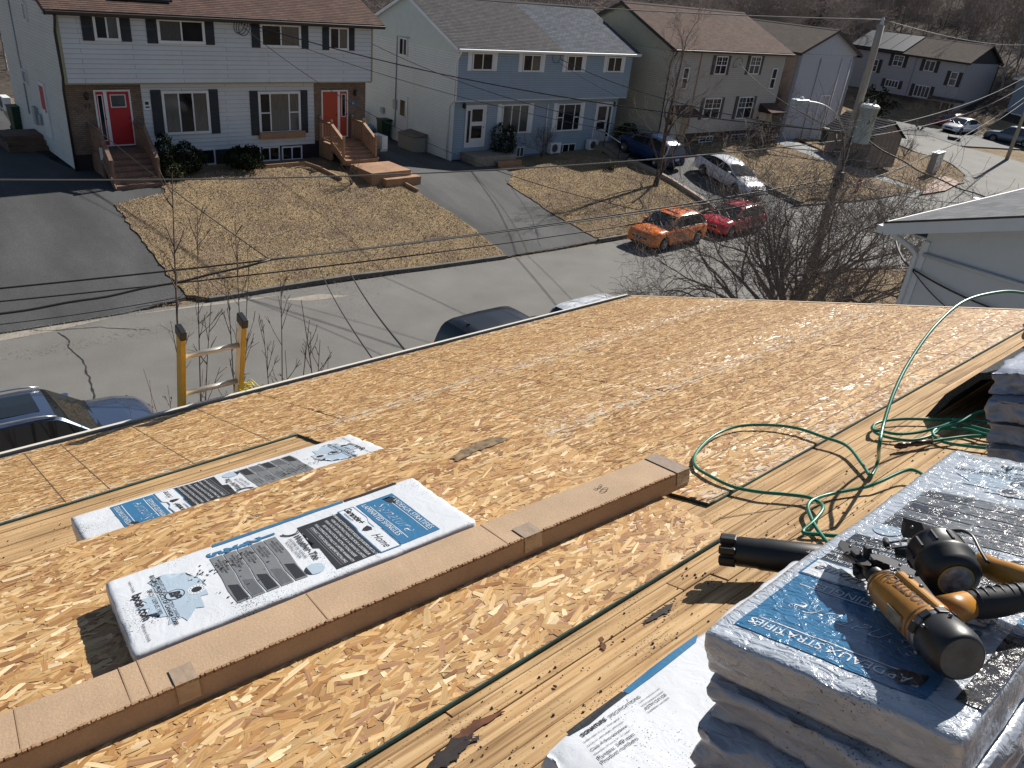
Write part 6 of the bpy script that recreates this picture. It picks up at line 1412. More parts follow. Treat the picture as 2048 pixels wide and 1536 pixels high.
# chalk and nail lines on the panels
LINE = mat('pencil_line', (.10, .07, .05), .9)
def line(x0, s0, x1, s1, w_=.0035, h=.0022, mt=LINE, seg=1):
    m = MB(); a = Vector((x0, s0, h)); b = Vector((x1, s1, h)); d = (b-a).normalized(); n_ = Vector((-d.y, d.x, 0))*w_/2
    m.add([a-n_, b-n_, b+n_, a+n_], [(0, 1, 2, 3)]); return m.build('chalk_line', mt, home)
for x in (.46, .64, 1.02, 1.41, 2.6, 3.0, 3.4, 4.7): line(x, 3.76, x+.01, 4.93)
for s_, a, b in ((1.76, 2.05, 5.5), (2.02, 2.1, 5.55), (2.28, 2.1, 5.4), (1.62, 2.6, 5.2), (2.95, 1.9, 5.5), (3.3, 2.4, 5.5)): line(a, s_, b, s_+.006, .003)
for x in (2.4, 2.86, 3.6): line(x, 2.55, x+.05, 3.7, .003)
line(2.16, 1.5, 2.02, 1.52, .004); line(1.95, 1.42, 2.35, 1.16, .004, -.0095); line(1.9, 1.18, 2.1, 1.1, .004, -.0095)
# loose tar chips and stains on the boards
TAR = mat('tar_stain', (.02, .014, .012), .6, var=.4, vscale=40); RESIN = mat('resin_stain', (.10, .035, .012), .6, var=.5, vscale=30)
def blob(pts_px, mt, h, name, parent=home, n=26, thin=None):
    P = [RU(u, v, h) for u, v in pts_px]; out = []
    for (a, b) in zip(P, P[1:]+P[:1]):
        for i in range(6): t_ = i/6; out.append((a[0]+(b[0]-a[0])*t_+random.gauss(0, .0035), a[1]+(b[1]-a[1])*t_+random.gauss(0, .0035)))
    m = MB(); m.add([(x, y, h) for x, y in out], [tuple(range(len(out)))]); bm = bmesh.new()
    o = m.build(name, mt, parent); bm.from_mesh(o.data); bmesh.ops.triangulate(bm, faces=bm.faces[:]); bm.to_mesh(o.data); bm.free(); return o
blob([(1288, 1242), (1310, 1222), (1342, 1205), (1345, 1215), (1318, 1232), (1290, 1248)], TAR, -.0095, 'tar_stain')
blob([(1196, 1278), (1206, 1270), (1212, 1300), (1204, 1298)], RESIN, -.0096, 'resin_stain')
blob([(850, 1536), (905, 1480), (948, 1465), (940, 1480), (960, 1470), (925, 1505), (890, 1536)], TAR, -.0092, 'tar_stain')
blob([(905, 1476), (950, 1440), (1010, 1420), (960, 1455), (925, 1490)], RESIN, -.0095, 'resin_stain')
m = MB()
for _ in range(420):
    x = random.uniform(.3, 2.9); s_ = 1.30-abs(random.gauss(0, .38)); r_ = random.uniform(.001, .0042)
    if s_ < -.2: continue
    m.lathe([(r_, -.0098), (r_*.8, -.0098+r_*.7)], Matrix.Translation((x, s_, 0)), 5, sm=False)
for _ in range(160): x = random.uniform(-.3, 1.5); s_ = random.uniform(2.9, 3.7); r_ = random.uniform(.001, .004); m.lathe([(r_, -.0098), (r_*.8, -.0098+r_*.7)], Matrix.Translation((x, s_, 0)), 5, sm=False)
stuff(m.build('tar_chips', TAR, home))
# gutter and fascia
CREAM = mat('cream_gutter_lip', (.62, .58, .50), .4)
Mh = HR_.inverted()
def wl(x, dy, dz): # point by the eave, world offsets
    P = R(x, EAVE, 0)+Vector((0, dy, dz)); return tuple(Mh @ P)
def wbox(m, x0, x1, y0, y1, z0, z1):
    vs = [wl(x, y, z) for x, y, z in ((x0, y0, z0), (x1, y0, z0), (x1, y1, z0), (x0, y1, z0), (x0, y0, z1), (x1, y0, z1), (x1, y1, z1), (x0, y1, z1))]
    m.add(vs, [(0, 3, 2, 1), (4, 5, 6, 7), (0, 1, 5, 4), (1, 2, 6, 5), (2, 3, 7, 6), (3, 0, 4, 7)])
m = MB(); wbox(m, -3.2, 5.6, .055, .062, -.10, -.012); wbox(m, -3.2, 5.6, .044, .064, -.012, .0); m.build('gutter_front', CREAM, home)
m = MB(); wbox(m, -3.2, 5.6, .0, .0545, -.12, -.1); wbox(m, -3.2, 5.6, -.03, -.001, -.2, -.02); m.build('gutter_trough', mat('dark_gutter_inside', (.03, .032, .036), .6), home)
m = MB(); m.box(5.6, 5.625, -1, EAVE+.02, -.16, .004); m.build('rake_board', mat('pale_wood_rake', (.55, .4, .25), .7), home)
HW = mat('our_house_siding', (.45, .46, .47), .7)
Pe = R(0, EAVE, 0); m = MB()
vs = [tuple(Mh @ Vector(p)) for p in ((-3.2, -3, 0), (5.1, -3, 0), (5.1, Pe.y-.45, 0), (-3.2, Pe.y-.45, 0), (-3.2, -3, Pe.z-.0), (5.1, -3, Pe.z), (5.1, Pe.y-.45, Pe.z-.22), (-3.2, Pe.y-.45, Pe.z-.22))]
m.add(vs, [(0, 3, 2, 1), (4, 5, 6, 7), (0, 1, 5, 4), (1, 2, 6, 5), (2, 3, 7, 6), (3, 0, 4, 7)]); m.build('wall', HW, home)

# loose sheet, raised on a bundle at its far side
NLs = (-.75, 1.32, .003); x_, s_ = RU(1455, 1066, .006); NRs = (x_, s_, .006); x_, s_ = RU(1010, 822, .168); FRs = (x_, s_, .168); x_, s_ = RU(0, 1135, .142)
dx_ = FRs[0]-x_; FLs = (x_-.9, s_-(FRs[1]-s_)/dx_*.9, .138)
LW = (Vector(NRs)-Vector(NLs)).length; LH = (Vector(FRs)-Vector(NRs)).length
def sheetmap(x, y, z):
    u = (x/LW)[:, None]; v = (y/LH)[:, None]; a, b, c, d = [np.array(p)[None, :] for p in (NLs, NRs, FRs, FLs)]
    P = a*(1-u)*(1-v)+b*u*(1-v)+c*u*v+d*(1-u)*v; P[:, 2] += z; return P
LS = thing('loose_osb_sheet', 'loose OSB sheet propped over a shingle bundle, carrying the near bundle and cardboard box', 'board', HR_)
osb('osb_board', LS, LW, LH, sheetmap, 4300, seed=77, scale=1.0, bias=.12)
def sheet_h(x, s):       # height of the sheet top at roof coordinates
    # invert approx: use v from s
    best = 0
    for _ in range(1):
        u = (x-NLs[0])/(NRs[0]-NLs[0]); u = min(1, max(0, u)); s0 = NLs[1]*(1-u)+NRs[1]*u; s1 = FLs[1]*(1-u)+FRs[1]*u; v = (s-s0)/(s1-s0)
    return (NLs[2]*(1-v)+FLs[2]*v)*(1-u)+(NRs[2]*(1-v)+FRs[2]*v)*u
def RUS(u, v, off=0):
    h = .1
    for _ in range(12): x, s = RU(u, v, h); h = sheet_h(x, s)+off
    return x, s, h
m = MB()
P = [Vector(RUS(*p, .0022)) for p in ((903, 915), (925, 897), (985, 873), (1018, 876), (1008, 883), (955, 901), (915, 922))]
pts = []
for a, b in zip(P, P[1:]+P[:1]):
    for i in range(6): pts.append(a.lerp(b, i/6)+Vector((random.gauss(0, .004), random.gauss(0, .004), 0)))
m.add(pts, [tuple(range(len(pts)))]); o = m.build('tar_smear', mat('black_tar_smear', (.04, .035, .03), .7, col2=(.30, .19, .09), vscale=30), LS)
bm = bmesh.new(); bm.from_mesh(o.data); bmesh.ops.triangulate(bm, faces=bm.faces[:]); bm.to_mesh(o.data); bm.free()
INK = mat('black_print', (.02, .018, .016), .6)
def textat(parent, txt, A, B, size, mt, upv, name='print', bold=0, shear=0, lift=.002, align='CENTER'):
    A = Vector(A); B = Vector(B); c = (A+B)/2 if align == 'CENTER' else A; d = (B-A).normalized(); n_ = Vector((0, 0, 1)); u_ = n_.cross(d); 
    if u_.dot(Vector(upv)) < 0: u_ = -u_; 
    vs, fs = textmesh(txt, size, shear, bold, align); m = MB(); m.add([c+d*x+u_*y+n_*lift for x, y, z in vs], fs); return m.build(name, mt, parent)
textat(LS, 'CSA O325  2R32/1F16', RUS(760, 955), RUS(560, 1015), .022, INK, (-0, 1, 0), lift=.0026)
textat(LS, '11 07 32  S1', RUS(545, 1022), RUS(450, 1060), .022, INK, (0, 1, 0), lift=.0026)
# ------------------------------------------------------------------ wrapped shingle bundles
from mathutils import noise as mnoise
def wrapmat(name, c, rough, bump, bscale, wave=0, spec=.5, coat=0, dirt=.5, sheen=0):
    m, nt, b = base_mat(name); L = nt.links; b.inputs['Roughness'].default_value = rough; b.inputs['Specular IOR Level'].default_value = spec; b.inputs['Coat Weight'].default_value = coat; b.inputs['Coat Roughness'].default_value = .12
    tc = nn(nt, 'ShaderNodeTexCoord'); at = nn(nt, 'ShaderNodeTexNoise'); at.inputs['Scale'].default_value = 3; at.inputs['Detail'].default_value = 6; L.new(tc.outputs['Object'], at.inputs['Vector'])
    mr = nn(nt, 'ShaderNodeMapRange'); mr.inputs[1].default_value = .3; mr.inputs[2].default_value = .75; mr.inputs[3].default_value = .93; mr.inputs[4].default_value = 1.05; L.new(at.outputs[0], mr.inputs[0])
    mx = nn(nt, 'ShaderNodeMix', data_type='RGBA', blend_type='MULTIPLY'); mx.inputs[0].default_value = 1; mx.inputs[6].default_value = rgb(c); L.new(mr.outputs[0], mx.inputs[7])
    # granule dirt: specks that gather in patches
    n1 = nn(nt, 'ShaderNodeTexNoise'); n1.inputs['Scale'].default_value = 260; n1.inputs['Detail'].default_value = 2; L.new(tc.outputs['Object'], n1.inputs['Vector'])
    n2 = nn(nt, 'ShaderNodeTexNoise'); n2.inputs['Scale'].default_value = 6; n2.inputs['Detail'].default_value = 4; L.new(tc.outputs['Object'], n2.inputs['Vector'])
    s_ = nn(nt, 'ShaderNodeMath', operation='MULTIPLY_ADD'); s_.inputs[1].default_value = dirt; L.new(n2.outputs[0], s_.inputs[0]); L.new(n1.outputs[0], s_.inputs[2])
    g_ = nn(nt, 'ShaderNodeMapRange'); g_.inputs[1].default_value = .99; g_.inputs[2].default_value = 1.05; L.new(s_.outputs[0], g_.inputs[0])
    m2 = nn(nt, 'ShaderNodeMix', data_type='RGBA'); L.new(g_.outputs[0], m2.inputs[0]); L.new(mx.outputs[2], m2.inputs[6]); m2.inputs[7].default_value = (.07, .07, .075, 1); L.new(m2.outputs[2], b.inputs['Base Color'])
    n3 = nn(nt, 'ShaderNodeTexNoise'); n3.inputs['Scale'].default_value = bscale; n3.inputs['Detail'].default_value = 5; n3.inputs['Distortion'].default_value = 1.2 if coat else 2.2
    mp = nn(nt, 'ShaderNodeMapping'); mp.inputs['Scale'].default_value = (1, .55, 1); L.new(tc.outputs['Object'], mp.inputs[0]); L.new(mp.outputs[0], n3.inputs['Vector'])
    bp = nn(nt, 'ShaderNodeBump'); bp.inputs['Strength'].default_value = bump; bp.inputs['Distance'].default_value = .009 if coat else .004; L.new(n3.outputs[0], bp.inputs['Height']); L.new(bp.outputs[0], b.inputs['Normal'])
    return m
WRAP = wrapmat('white_plastic_wrap', (.60, .62, .65), .42, .35, 22, dirt=.62)
WRAPG = wrapmat('glossy_plastic_wrap', (.42, .46, .52), .2, 1.0, 55, coat=.8, dirt=.58)
WRAPD = wrapmat('shade_darkened_wrap', (.24, .27, .34), .35, .6, 30, dirt=.6)  # white wrap darkened in colour for the bundles in shade at the right
WRAPL = wrapmat('silver_blue_shaded_wrap', (.34, .37, .43), .3, .8, 34, dirt=.6, coat=.3)  # silvery wrap with the shade of the lower near bundles in its colour
def pr(name, c, gl): return wrapmat(name, c, .2 if gl else .42, 1.0 if gl else .35, 55 if gl else 22, coat=.8 if gl else 0, dirt=.5)
PB_ = {g_: dict(blue=pr('print_blue'+str(g_), (.035, .15, .29), g_), black=pr('print_black'+str(g_), (.028, .028, .03), g_), grey=pr('print_grey'+str(g_), (.17, .175, .18), g_), mid=pr('print_mid'+str(g_), (.11, .115, .12), g_), pale=pr('print_pale_blue'+str(g_), (.36, .44, .52), g_), white=pr('print_white'+str(g_), (.61, .63, .66), g_)) for g_ in (0, 1)}
def bumpf(x, y, seed, amp):
    v = mnoise.noise(Vector((x*6, y*9, seed)))*amp + mnoise.noise(Vector((x*22, y*26, seed+5)))*amp*.35
    return v
def bundle(label, M, L=.96, W=.39, Th=.083, seed=1, full=True, gl=0, group='wrapped shingle bundles', amp=.004, flip=False, mess=1.0, wrapm=None, blue1=.885):
    """local x along the length (0..L), y across (0..W), top at z=Th"""
    t = thing('shingle_bundle', label, 'shingle bundle', M, group); wm = wrapm or (WRAPG if gl else WRAP)
    nx, ny, nz = 72, 44, 10; r = .010
    m = MB(); vid = {}
    def vert(i, j, k):
        if (i, j, k) in vid: return vid[i, j, k]
        p = Vector((L*i/nx, W*j/ny, Th*k/nz)); q = Vector((min(max(p.x, r), L-r), min(max(p.y, r), W-r), min(max(p.z, r*.8), Th-r*.8))); d = p-q
        if d.length > 1e-6: p = q+d.normalized()*min(r, max(abs(d.x), abs(d.y), abs(d.z)))
        e = min(p.x, L-p.x); es_ = min(p.y, W-p.y); onend = max(0, 1-e/.05); onside = max(0, 1-es_/.025)
        nz_ = mnoise.noise(Vector((p.x*14, p.y*14, p.z*30+seed*3.1))); rid = 1-abs(mnoise.noise(Vector((p.x*20+seed, p.y*34, p.z*40))))*2
        if k == nz: p.z += bumpf(p.x, p.y, seed, amp)-onend*.006*mess+ rid*.003*onend
        if k == 0: pass
        ef = 1 if p.x > L/2 else -1; fold = max(0, 1-abs(mnoise.noise(Vector((seed*2.7, p.y*11+p.z*16, p.z*46))))*4)**2; p.x += ef*onend*onend*(nz_*.010+rid*.003-fold*.005)*mess; sf = 1 if p.y > W/2 else -1; p.y += sf*onside*(nz_*.006+rid*.002)*mess
        if 0 < k < nz: p.z += mnoise.noise(Vector((p.x*9, p.y*9, seed+9.)))*.006*mess
        vid[i, j, k] = len(m.v); m.v.append(tuple(p)); return vid[i, j, k]
    def face(a, b, c, d): m.f.append((a, b, c, d)); m.m.append(0); m.smooth.append(True); m.uv.append(None)
    for i in range(nx):
        for j in range(ny): face(vert(i, j, nz), vert(i+1, j, nz), vert(i+1, j+1, nz), vert(i, j+1, nz)); face(vert(i, j, 0), vert(i, j+1, 0), vert(i+1, j+1, 0), vert(i+1, j, 0))
    for i in range(nx):
        for k in range(nz): face(vert(i, 0, k), vert(i+1, 0, k), vert(i+1, 0, k+1), vert(i, 0, k+1)); face(vert(i, ny, k), vert(i, ny, k+1), vert(i+1, ny, k+1), vert(i+1, ny, k))
    for j in range(ny):
        for k in range(nz): face(vert(0, j, k), vert(0, j, k+1), vert(0, j+1, k+1), vert(0, j+1, k)); face(vert(nx, j, k), vert(nx, j+1, k), vert(nx, j+1, k+1), vert(nx, j, k+1))
    m.build('wrapper', wm, t)
    if not full: return t
    P_ = PB_[gl]
    # print coordinates: a from the maple-leaf end (0) to the name end (1), b across. text runs along +b (reading), letter tops towards a=1
    def pt(a, b, h=0):
        x = (a if not flip else 1-a)*L; y = (1-b if not flip else b)*W
        return Vector((x, y, Th+bumpf(x, y, seed, amp)+.0012+h))
    def patch(poly, mt, name, h=0, n=9):
        """poly in (a, b); gridded so that it follows the wrap"""
        bm = bmesh.new(); vs = [bm.verts.new((p[0], p[1]*W/L, 0)) for p in poly]; bm.faces.new(vs); bmesh.ops.triangulate(bm, faces=bm.faces[:])
        for _ in range(5):
            e = [x for x in bm.edges if x.calc_length() > .035]
            if not e: break
            bmesh.ops.subdivide_edges(bm, edges=e, cuts=1); bmesh.ops.triangulate(bm, faces=bm.faces[:])
        for v in bm.verts: v.co = pt(v.co.x, v.co.y*L/W, h)
        bmesh.ops.recalc_face_normals(bm, faces=bm.faces[:])
        if sum(f.normal.z for f in bm.faces) < 0: bmesh.ops.reverse_faces(bm, faces=bm.faces[:])
        me = bpy.data.meshes.new(name); bm.to_mesh(me); bm.free(); me.materials.append(mt)
        for p in me.polygons: p.use_smooth = True
        return link(name, me, t)
    def txt(s, a, b, size, mt, name='lettering', h=.0006, bold=0, shear=0, align='CENTER', rot=0):
        vs, fs = textmesh(s, size, shear, bold, align); q = MB(); c, s_ = math.cos(rot), math.sin(rot)
        V = [pt(a+(x*s_+y*c)/L, b+(x*c-y*s_)/W, h) for x, y, z in vs]
        q.add(V, fs); return q.build(name, mt, t)
    R4 = lambda a0, a1, b0, b1: [(a0, b0), (a1, b0), (a1, b1), (a0, b1)]
    patch(R4(.752, blue1, .16, .93), P_['blue'], 'blue_panel'); db = blue1-.885
    txt('BARDEAUX STRATIFIÉS', .868+db*.85, .55, .026, P_['white'], h=.0008); txt('Signature', .815+db*.5, .52, .062, P_['white'], shear=.45, h=.0008, bold=-.002); txt('LAMINATED SHINGLES', .772, .5, .025, P_['white'], h=.0008)
    for a_ in (.853+db*.85, .785): patch(R4(a_-.0012, a_+.0012, .25, .88), P_['white'], 'rule_line', .0007)
    patch([(a+db*.9, b) for a, b in ((.84, .20), (.862, .24), (.868, .2), (.88, .27), (.86, .34), (.845, .28))], P_['black'], 'emblem', .0008)
    # white framed panel
    wp = [(.69, .17), (.738, .17), (.742, .4), (.732, .48), (.732, .56), (.745, .62), (.745, .93), (.685, .93), (.685, .55), (.69, .5)]
    patch([(a+(.004 if a > .71 else -.004), b+(.012 if b > .5 else -.012)) for a, b in wp], P_['blue'], 'panel_frame', .0002); patch(wp, P_['white'], 'panel_face', .0005)
    txt('Garantie+', .717, .30, .03, P_['black'], bold=.001, shear=.3, h=.001); txt('Home', .715, .78, .036, P_['black'], shear=.4, h=.001); txt('WARRANTY', .698, .30, .012, P_['black'], h=.001)
    patch([(.705, .53), (.722, .51), (.728, .56), (.722, .6), (.705, .59), (.695, .56)], P_['black'], 'crest', .0009)
    # black panel
    patch([(.545, .18), (.685, .18), (.682, .93), (.545, .93), (.552, .58), (.536, .55), (.552, .52)], P_['black'], 'black_panel')
    for i, s in enumerate(("MEMBRANE D'ETANCHEITE REQUISE EN BORDURE DU TOIT", 'VOIR LES INSTRUCTIONS DE POSE A LINTERIEUR', 'POUR PLUS DE DETAILS SUR LA GARANTIE LIMITEE', 'SEE INSTALLATION INSTRUCTIONS INSIDE', 'FOR COMPLETE DETAILS OF LIMITED WARRANTY', 'CONSULT YOUR DEALER BEFORE INSTALLING')): txt(s, .668-i*.0175, .575, .0125, P_['white'], h=.0009)
    patch(R4(.563, .565, .25, .9), P_['grey'], 'rule_line', .0006); patch(R4(.571, .573, .25, .9), P_['grey'], 'rule_line', .0006)
    # weather-tite
    txt('Weather-Tite', .523, .50, .031, P_['black'], bold=.0005, shear=.2, h=.001); txt('SYSTEME DE TOITURE', .500, .48, .014, P_['black'], h=.001); txt('ROOFING SYSTEM', .486, .48, .014, P_['black'], h=.001)
    for rr in (.034, .027): patch([(.518+rr*math.cos(x), .2+rr*L/W*1.0*math.sin(x)) for x in np.linspace(.3, 3.0, 9)]+[(.518+(rr-.004)*math.cos(x), .2+(rr-.004)*L/W*math.sin(x)) for x in np.linspace(3.0, .3, 9)], P_['black'], 'swoosh', .0004)
    ci = lambda a, b, r_, n=18: [(a+r_*math.cos(2*math.pi*i/n), b+r_*L/W*math.sin(2*math.pi*i/n)) for i in range(n)]
    patch(ci(.497, .82, .029), P_['pale'], 'globe', .0003); patch([(.497+.029*math.cos(x), .82+.029*L/W*math.sin(x)) for x in np.linspace(2.2, 4.1, 9)], P_['black'], 'globe_base', .0006)
    # five strips with numbers
    for i in range(5):
        a0 = .272+i*.0405; patch([(a0, .2), (a0+.037, .2), (a0+.037+.0, .5), (a0+.031, .7), (a0+.033, .88), (a0-.002, .88), (a0-.006, .7), (a0, .5)], P_['grey'], 'strip', .0002)
        patch([(a0+.002, .62), (a0+.027, .66), (a0+.03, .86), (a0+.0, .86)], P_['mid'] if i % 2 else P_['black'], 'strip_picture', .0005)
        txt(str(5-i), a0+.018, .155, .055, P_['blue'], bold=.003, h=.0008); 
        for j, s in enumerate(('SOUS COUCHE', 'BARDEAUX DE DEPART', 'UNDERLAYMENT')): txt(s, a0+.028-j*.009, .36, .0085, P_['black'], h=.0008)
    # maple leaf
    leaf = [(.0, -.02), (.0, .03), (.22, .03), (.2, .17), (.47, .2), (.42, .33), (.62, .55), (.5, .6), (.56, .85), (.38, .76), (.33, .92), (.14, .62), (.2, 1.08), (.07, 1.0), (0, 1.22)]
    leaf = [(x, y) for x, y in leaf]+[(-x, y) for x, y in leaf[-2:0:-1]]
    patch([(.225-.15*y, .52+.31*x/.6*1.05) for x, y in leaf], P_['pale'], 'maple_leaf', .0001)
    patch(ci(.145, .5, .026, 22), P_['black'], 'oval_ring', .0006); patch([(.145+.023*math.cos(x), .5+.0228*L/W*math.sin(x)) for x in np.linspace(0, 6.28, 22)[:-1]], P_['pale'], 'oval_face', .0008); txt('BP', .145, .5, .034, P_['black'], bold=.002, shear=.3, h=.0012)
    patch(ci(.2, .53, .024), P_['white'], 'round_badge', .0006); patch(ci(.2, .53, .014), P_['black'], 'badge_core', .0009)
    for k in range(14): x = 2*math.pi*k/14; patch(ci(.2+.019*math.cos(x), .53+.019*L/W*math.sin(x), .0018, 5), P_['black'], 'badge_mark', .0009)
    txt('BUILDING PRODUCTS OF CANADA CORP.', .115, .5, .0155, P_['black'], bold=.0004); txt('PRODUITS DE CONSTRUCTION CANADA', .127, .5, .0125, P_['black']); txt('SINCE / DEPUIS 1905', .093, .5, .016, P_['black']); patch(R4(.105, .1062, .25, .75), P_['black'], 'rule_line', .0006)
    txt('bpcan.com', .06, .5, .034, P_['black'], bold=.0006); txt('fabrique au Canada', .045, .82, .011, P_['black']); txt('made in Canada', .058, .2, .011, P_['black'])
    # blue band folded over the far edge and tar dirt
    eb = .09 if gl else .04; patch(R4(.3, .73, .0, eb), P_['blue'], 'edge_band', .0004); patch(R4(.735, .93, .0, eb), P_['black'], 'edge_band', .0004)
    random.seed(seed*5+3); q = MB(); 
    for _ in range(110 if not gl else 40):
        u_ = random.random(); a_ = .2+.2*u_+random.gauss(0, .008); b_ = .42-.14*u_+random.gauss(0, .03) if random.random() < .7 else random.uniform(.1, .9); r_ = random.uniform(.0008, .004)
        c = pt(a_, min(.97, max(.03, b_)), .0008); n_ = 5; vs = [c+Vector((r_*random.uniform(.6, 1.6)*math.cos(6.28*i/n_), r_*random.uniform(.6, 1.4)*math.sin(6.28*i/n_), 0)) for i in range(n_)]; q.add(vs, [tuple(range(n_))])
    stuff(q.build('tar_specks', TAR, t))
    return t
# frame helper: bundle with left-far, right-far corners of its top face measured on the photo
def frame_from(A, B, Cn, Th):
    """A far-left top, B far-right top, Cn near-left top (roof coords) -> matrix with x from A to B, y towards far side, origin near-left bottom"""
    A, B, Cn = Vector(A), Vector(B), Vector(Cn); x = (B-A).normalized(); y = (A-Cn); y = (y-x*y.dot(x)).normalized(); z = x.cross(y)
    m = Matrix((x, y, z)).transposed().to_4x4(); m.translation = Cn-z*Th; return HR_ @ m
A = RUS(205, 1165, .072); B = RUS(822, 955, .072); Cn = RUS(267, 1312, .072)
b1L = (Vector(B)-Vector(A)).length; b1W = (Vector(Cn)-Vector(A)).length
bundle('white wrapped shingle bundle on the loose sheet, partly behind the long cardboard box', frame_from(A, B, Cn, .070), L=b1L, W=b1W, Th=.070, seed=3, mess=.35, amp=.0025)
A = (*RU(140, 1035, .105), .105); B = (*RU(700, 868, .105), .105); L2 = math.hypot(B[0]-A[0], B[1]-A[1]); d_ = Vector((B[0]-A[0], B[1]-A[1], 0)).normalized(); Cn = Vector(A)+Vector((d_.y, -d_.x, 0))*.40
bundle('white wrapped shingle bundle lying in the gap, its near half under the loose sheet', frame_from(A, B, Cn, .115), L=L2, W=.40, Th=.115, seed=8, flip=True, mess=.4, amp=.0025)

# long cardboard box
CARD = mat('cardboard', (.39, .27, .17), .85, var=.12, vscale=5, fine=.1, fscale=120, stretch=(1, 1, 1), bump=.15, bscale=160)
A = Vector(RUS(0, 1522, .068)); B = Vector(RUS(1377, 937, .068)); C_ = Vector(RUS(1320, 905, .068)); d_ = (B-A); d_ = d_.normalized(); wv = C_-B; wv = wv-d_*wv.dot(d_); Wb = wv.length; wv.normalize(); nz_ = d_.cross(wv)
Mb = Matrix((d_, wv, nz_)).transposed().to_4x4(); Mb.translation = B-d_*2.45; t = thing('cardboard_box', 'very long flat cardboard box lying across the loose sheet, taped at its right end', 'box', HR_ @ Mb)
m = MB(); 
nx = 60
prof = [(0, -.066), (0, -.003), (.003, .0), (Wb-.003, 0), (Wb, -.003), (Wb, -.066)]
vs = [(2.45*i/nx, y+.0012*math.sin(i*.7)*(1 if z > -.01 else 0), z+.0016*mnoise.noise(Vector((i*.35, y*20, 0)))) for i in range(nx+1) for y, z in prof]
k = len(prof); fs = [(i*k+j, i*k+j+1, (i+1)*k+j+1, (i+1)*k+j) for i in range(nx) for j in range(k-1)]+[(i*k+k-1, i*k, (i+1)*k, (i+1)*k+k-1) for i in range(nx)]+[tuple(range(k-1, -1, -1)), tuple(nx*k+j for j in range(k))]
m.add(vs, fs); m.build('box_body', CARD, t, weld=True)
m = MB(); 
for i in range(260):
    x = 2.43*i/260+random.uniform(0, .006); h = random.uniform(.0005, .0042)
    m.box(x, x+random.uniform(.006, .0095), -.0035-random.uniform(0, .002), .0045, -.003, h)
stuff(m.build('ragged_edge', mat('torn_cardboard', (.30, .18, .10), .9, var=.2, vscale=60), t))
m = MB(); m.box(0, 2.44, -.0006, .004, -.0065, -.0035); m.build('lid_gap', INK, t)
CREASE = mat('cardboard_crease', (.32, .205, .12), .9)
for x in (.45, .66, .70, 1.12, 1.68): m = MB(); m.quad((x, .004, .0013), (x+.003, .004, .0013), (x+.003, Wb-.004, .0013), (x, Wb-.004, .0013)); m.build('crease', CREASE, t)
TAPE = mat('clear_tape', (.34, .25, .17), .08, coat=.6, bump=.5, bscale=30, spec=.7)
for (x0, x1) in ((2.39, 2.452), (1.735, 1.80), (.75, .8)):
    m = MB(); m.add([(x0, -.0035, -.05), (x1, -.0035, -.05), (x1, -.0045, .0035), (x0, -.0045, .0035)], [(0, 1, 2, 3)]); m.add([(x0, -.0045, .0035), (x1, -.0045, .0035), (x1, Wb*(1.0 if x1 > 2.4 else .4), .0036), (x0, Wb*(1.0 if x1 > 2.4 else .4), .0036)], [(0, 1, 2, 3)])
    if x1 > 2.4: m.add([(x1, 0, .003), (x1, 0, -.05), (x1, Wb, -.05), (x1, Wb, .003)], [(0, 1, 2, 3)])
    m.build('tape', TAPE, t)
vs, fs = textmesh('30', .06, .2, -.0012); m = MB(); m.add([(2.12-y*.9, Wb*.55+x*-.9, .0035) for x, y, z in vs], fs); m.build('pen_mark', INK, t)

# stack of bundles with the nailer
H1_ = HP-.715; th = H1_/5
NAMES = ['bottom bundle of the near stack, sticking out furthest left with its specification text showing', 'second bundle from the bottom of the near stack', 'middle bundle of the near stack, its crumpled end bulging left', 'fourth bundle up in the near stack, just under the top one', 'top shingle bundle of the near stack, glossy in the sun, with the nailer on it']
offs = [(.772, .535, .43), (.832, .30, .40), (.866, .30, .395), (.888, .305, .385), (.897, .31, .385)]
for i, (x0, s0, wd) in enumerate(offs):
    sh = 1 if i else 1
    if i == 0: x0, s0, wd = .772, .55, .43
    bundle(NAMES[i], RM(x0, s0, i*th-(.012 if i == 0 else 0), rad([1.5, -1, 1.2, -.5, 0][i])), L=1.0, W=wd, Th=th+(.010 if i == 0 else -.002), seed=20+i*3, gl=1 if i == 4 else 0, full=i in (4,), flip=True, mess=1.6 if i < 4 else .5, blue1=.955, wrapm=WRAPL if 0 < i < 4 else None, group='shingle bundles of the near stack', amp=.003 if i < 4 else .0035)
# specification text on the bottom one
t = [o for o in COL.objects if o.get('label', '').startswith('bottom bundle')][0]; bpy.context.view_layer.update(); inv = t.matrix_world.inverted()
def onb(u, v, h=.0): x, s = RU(u, v, th-.002+h); return inv @ R(x, s, th-.002+h)
def tline(s, px0, px1, size, bold=0, mt=None, h=.004):
    a = onb(*px0); b = onb(*px1); d = (b-a).normalized(); up_ = Vector((0, 0, 1)).cross(d); vs, fs = textmesh(s, size, 0, bold, 'LEFT'); q = MB(); wd_ = max(x for x, y, z in vs); k_ = (b-a).length/wd_; ky = min(k_, 1.0); vs = [(x*k_, y*k_*1.0, z) for x, y, z in vs]
    q.add([Vector((p.x, p.y, th+.010+bumpf(p.x, p.y, 20, .003)+.0016)) for p in [a+d*x+up_*y for x, y, z in vs]], fs); q.build('lettering', mt or PB_[0]['black'], t)
tline('SIGNATURE', (1163, 1474), (1212, 1440), .026, .0012); tline('· SPECIFICATIONS', (1213, 1440), (1280, 1394), .026)
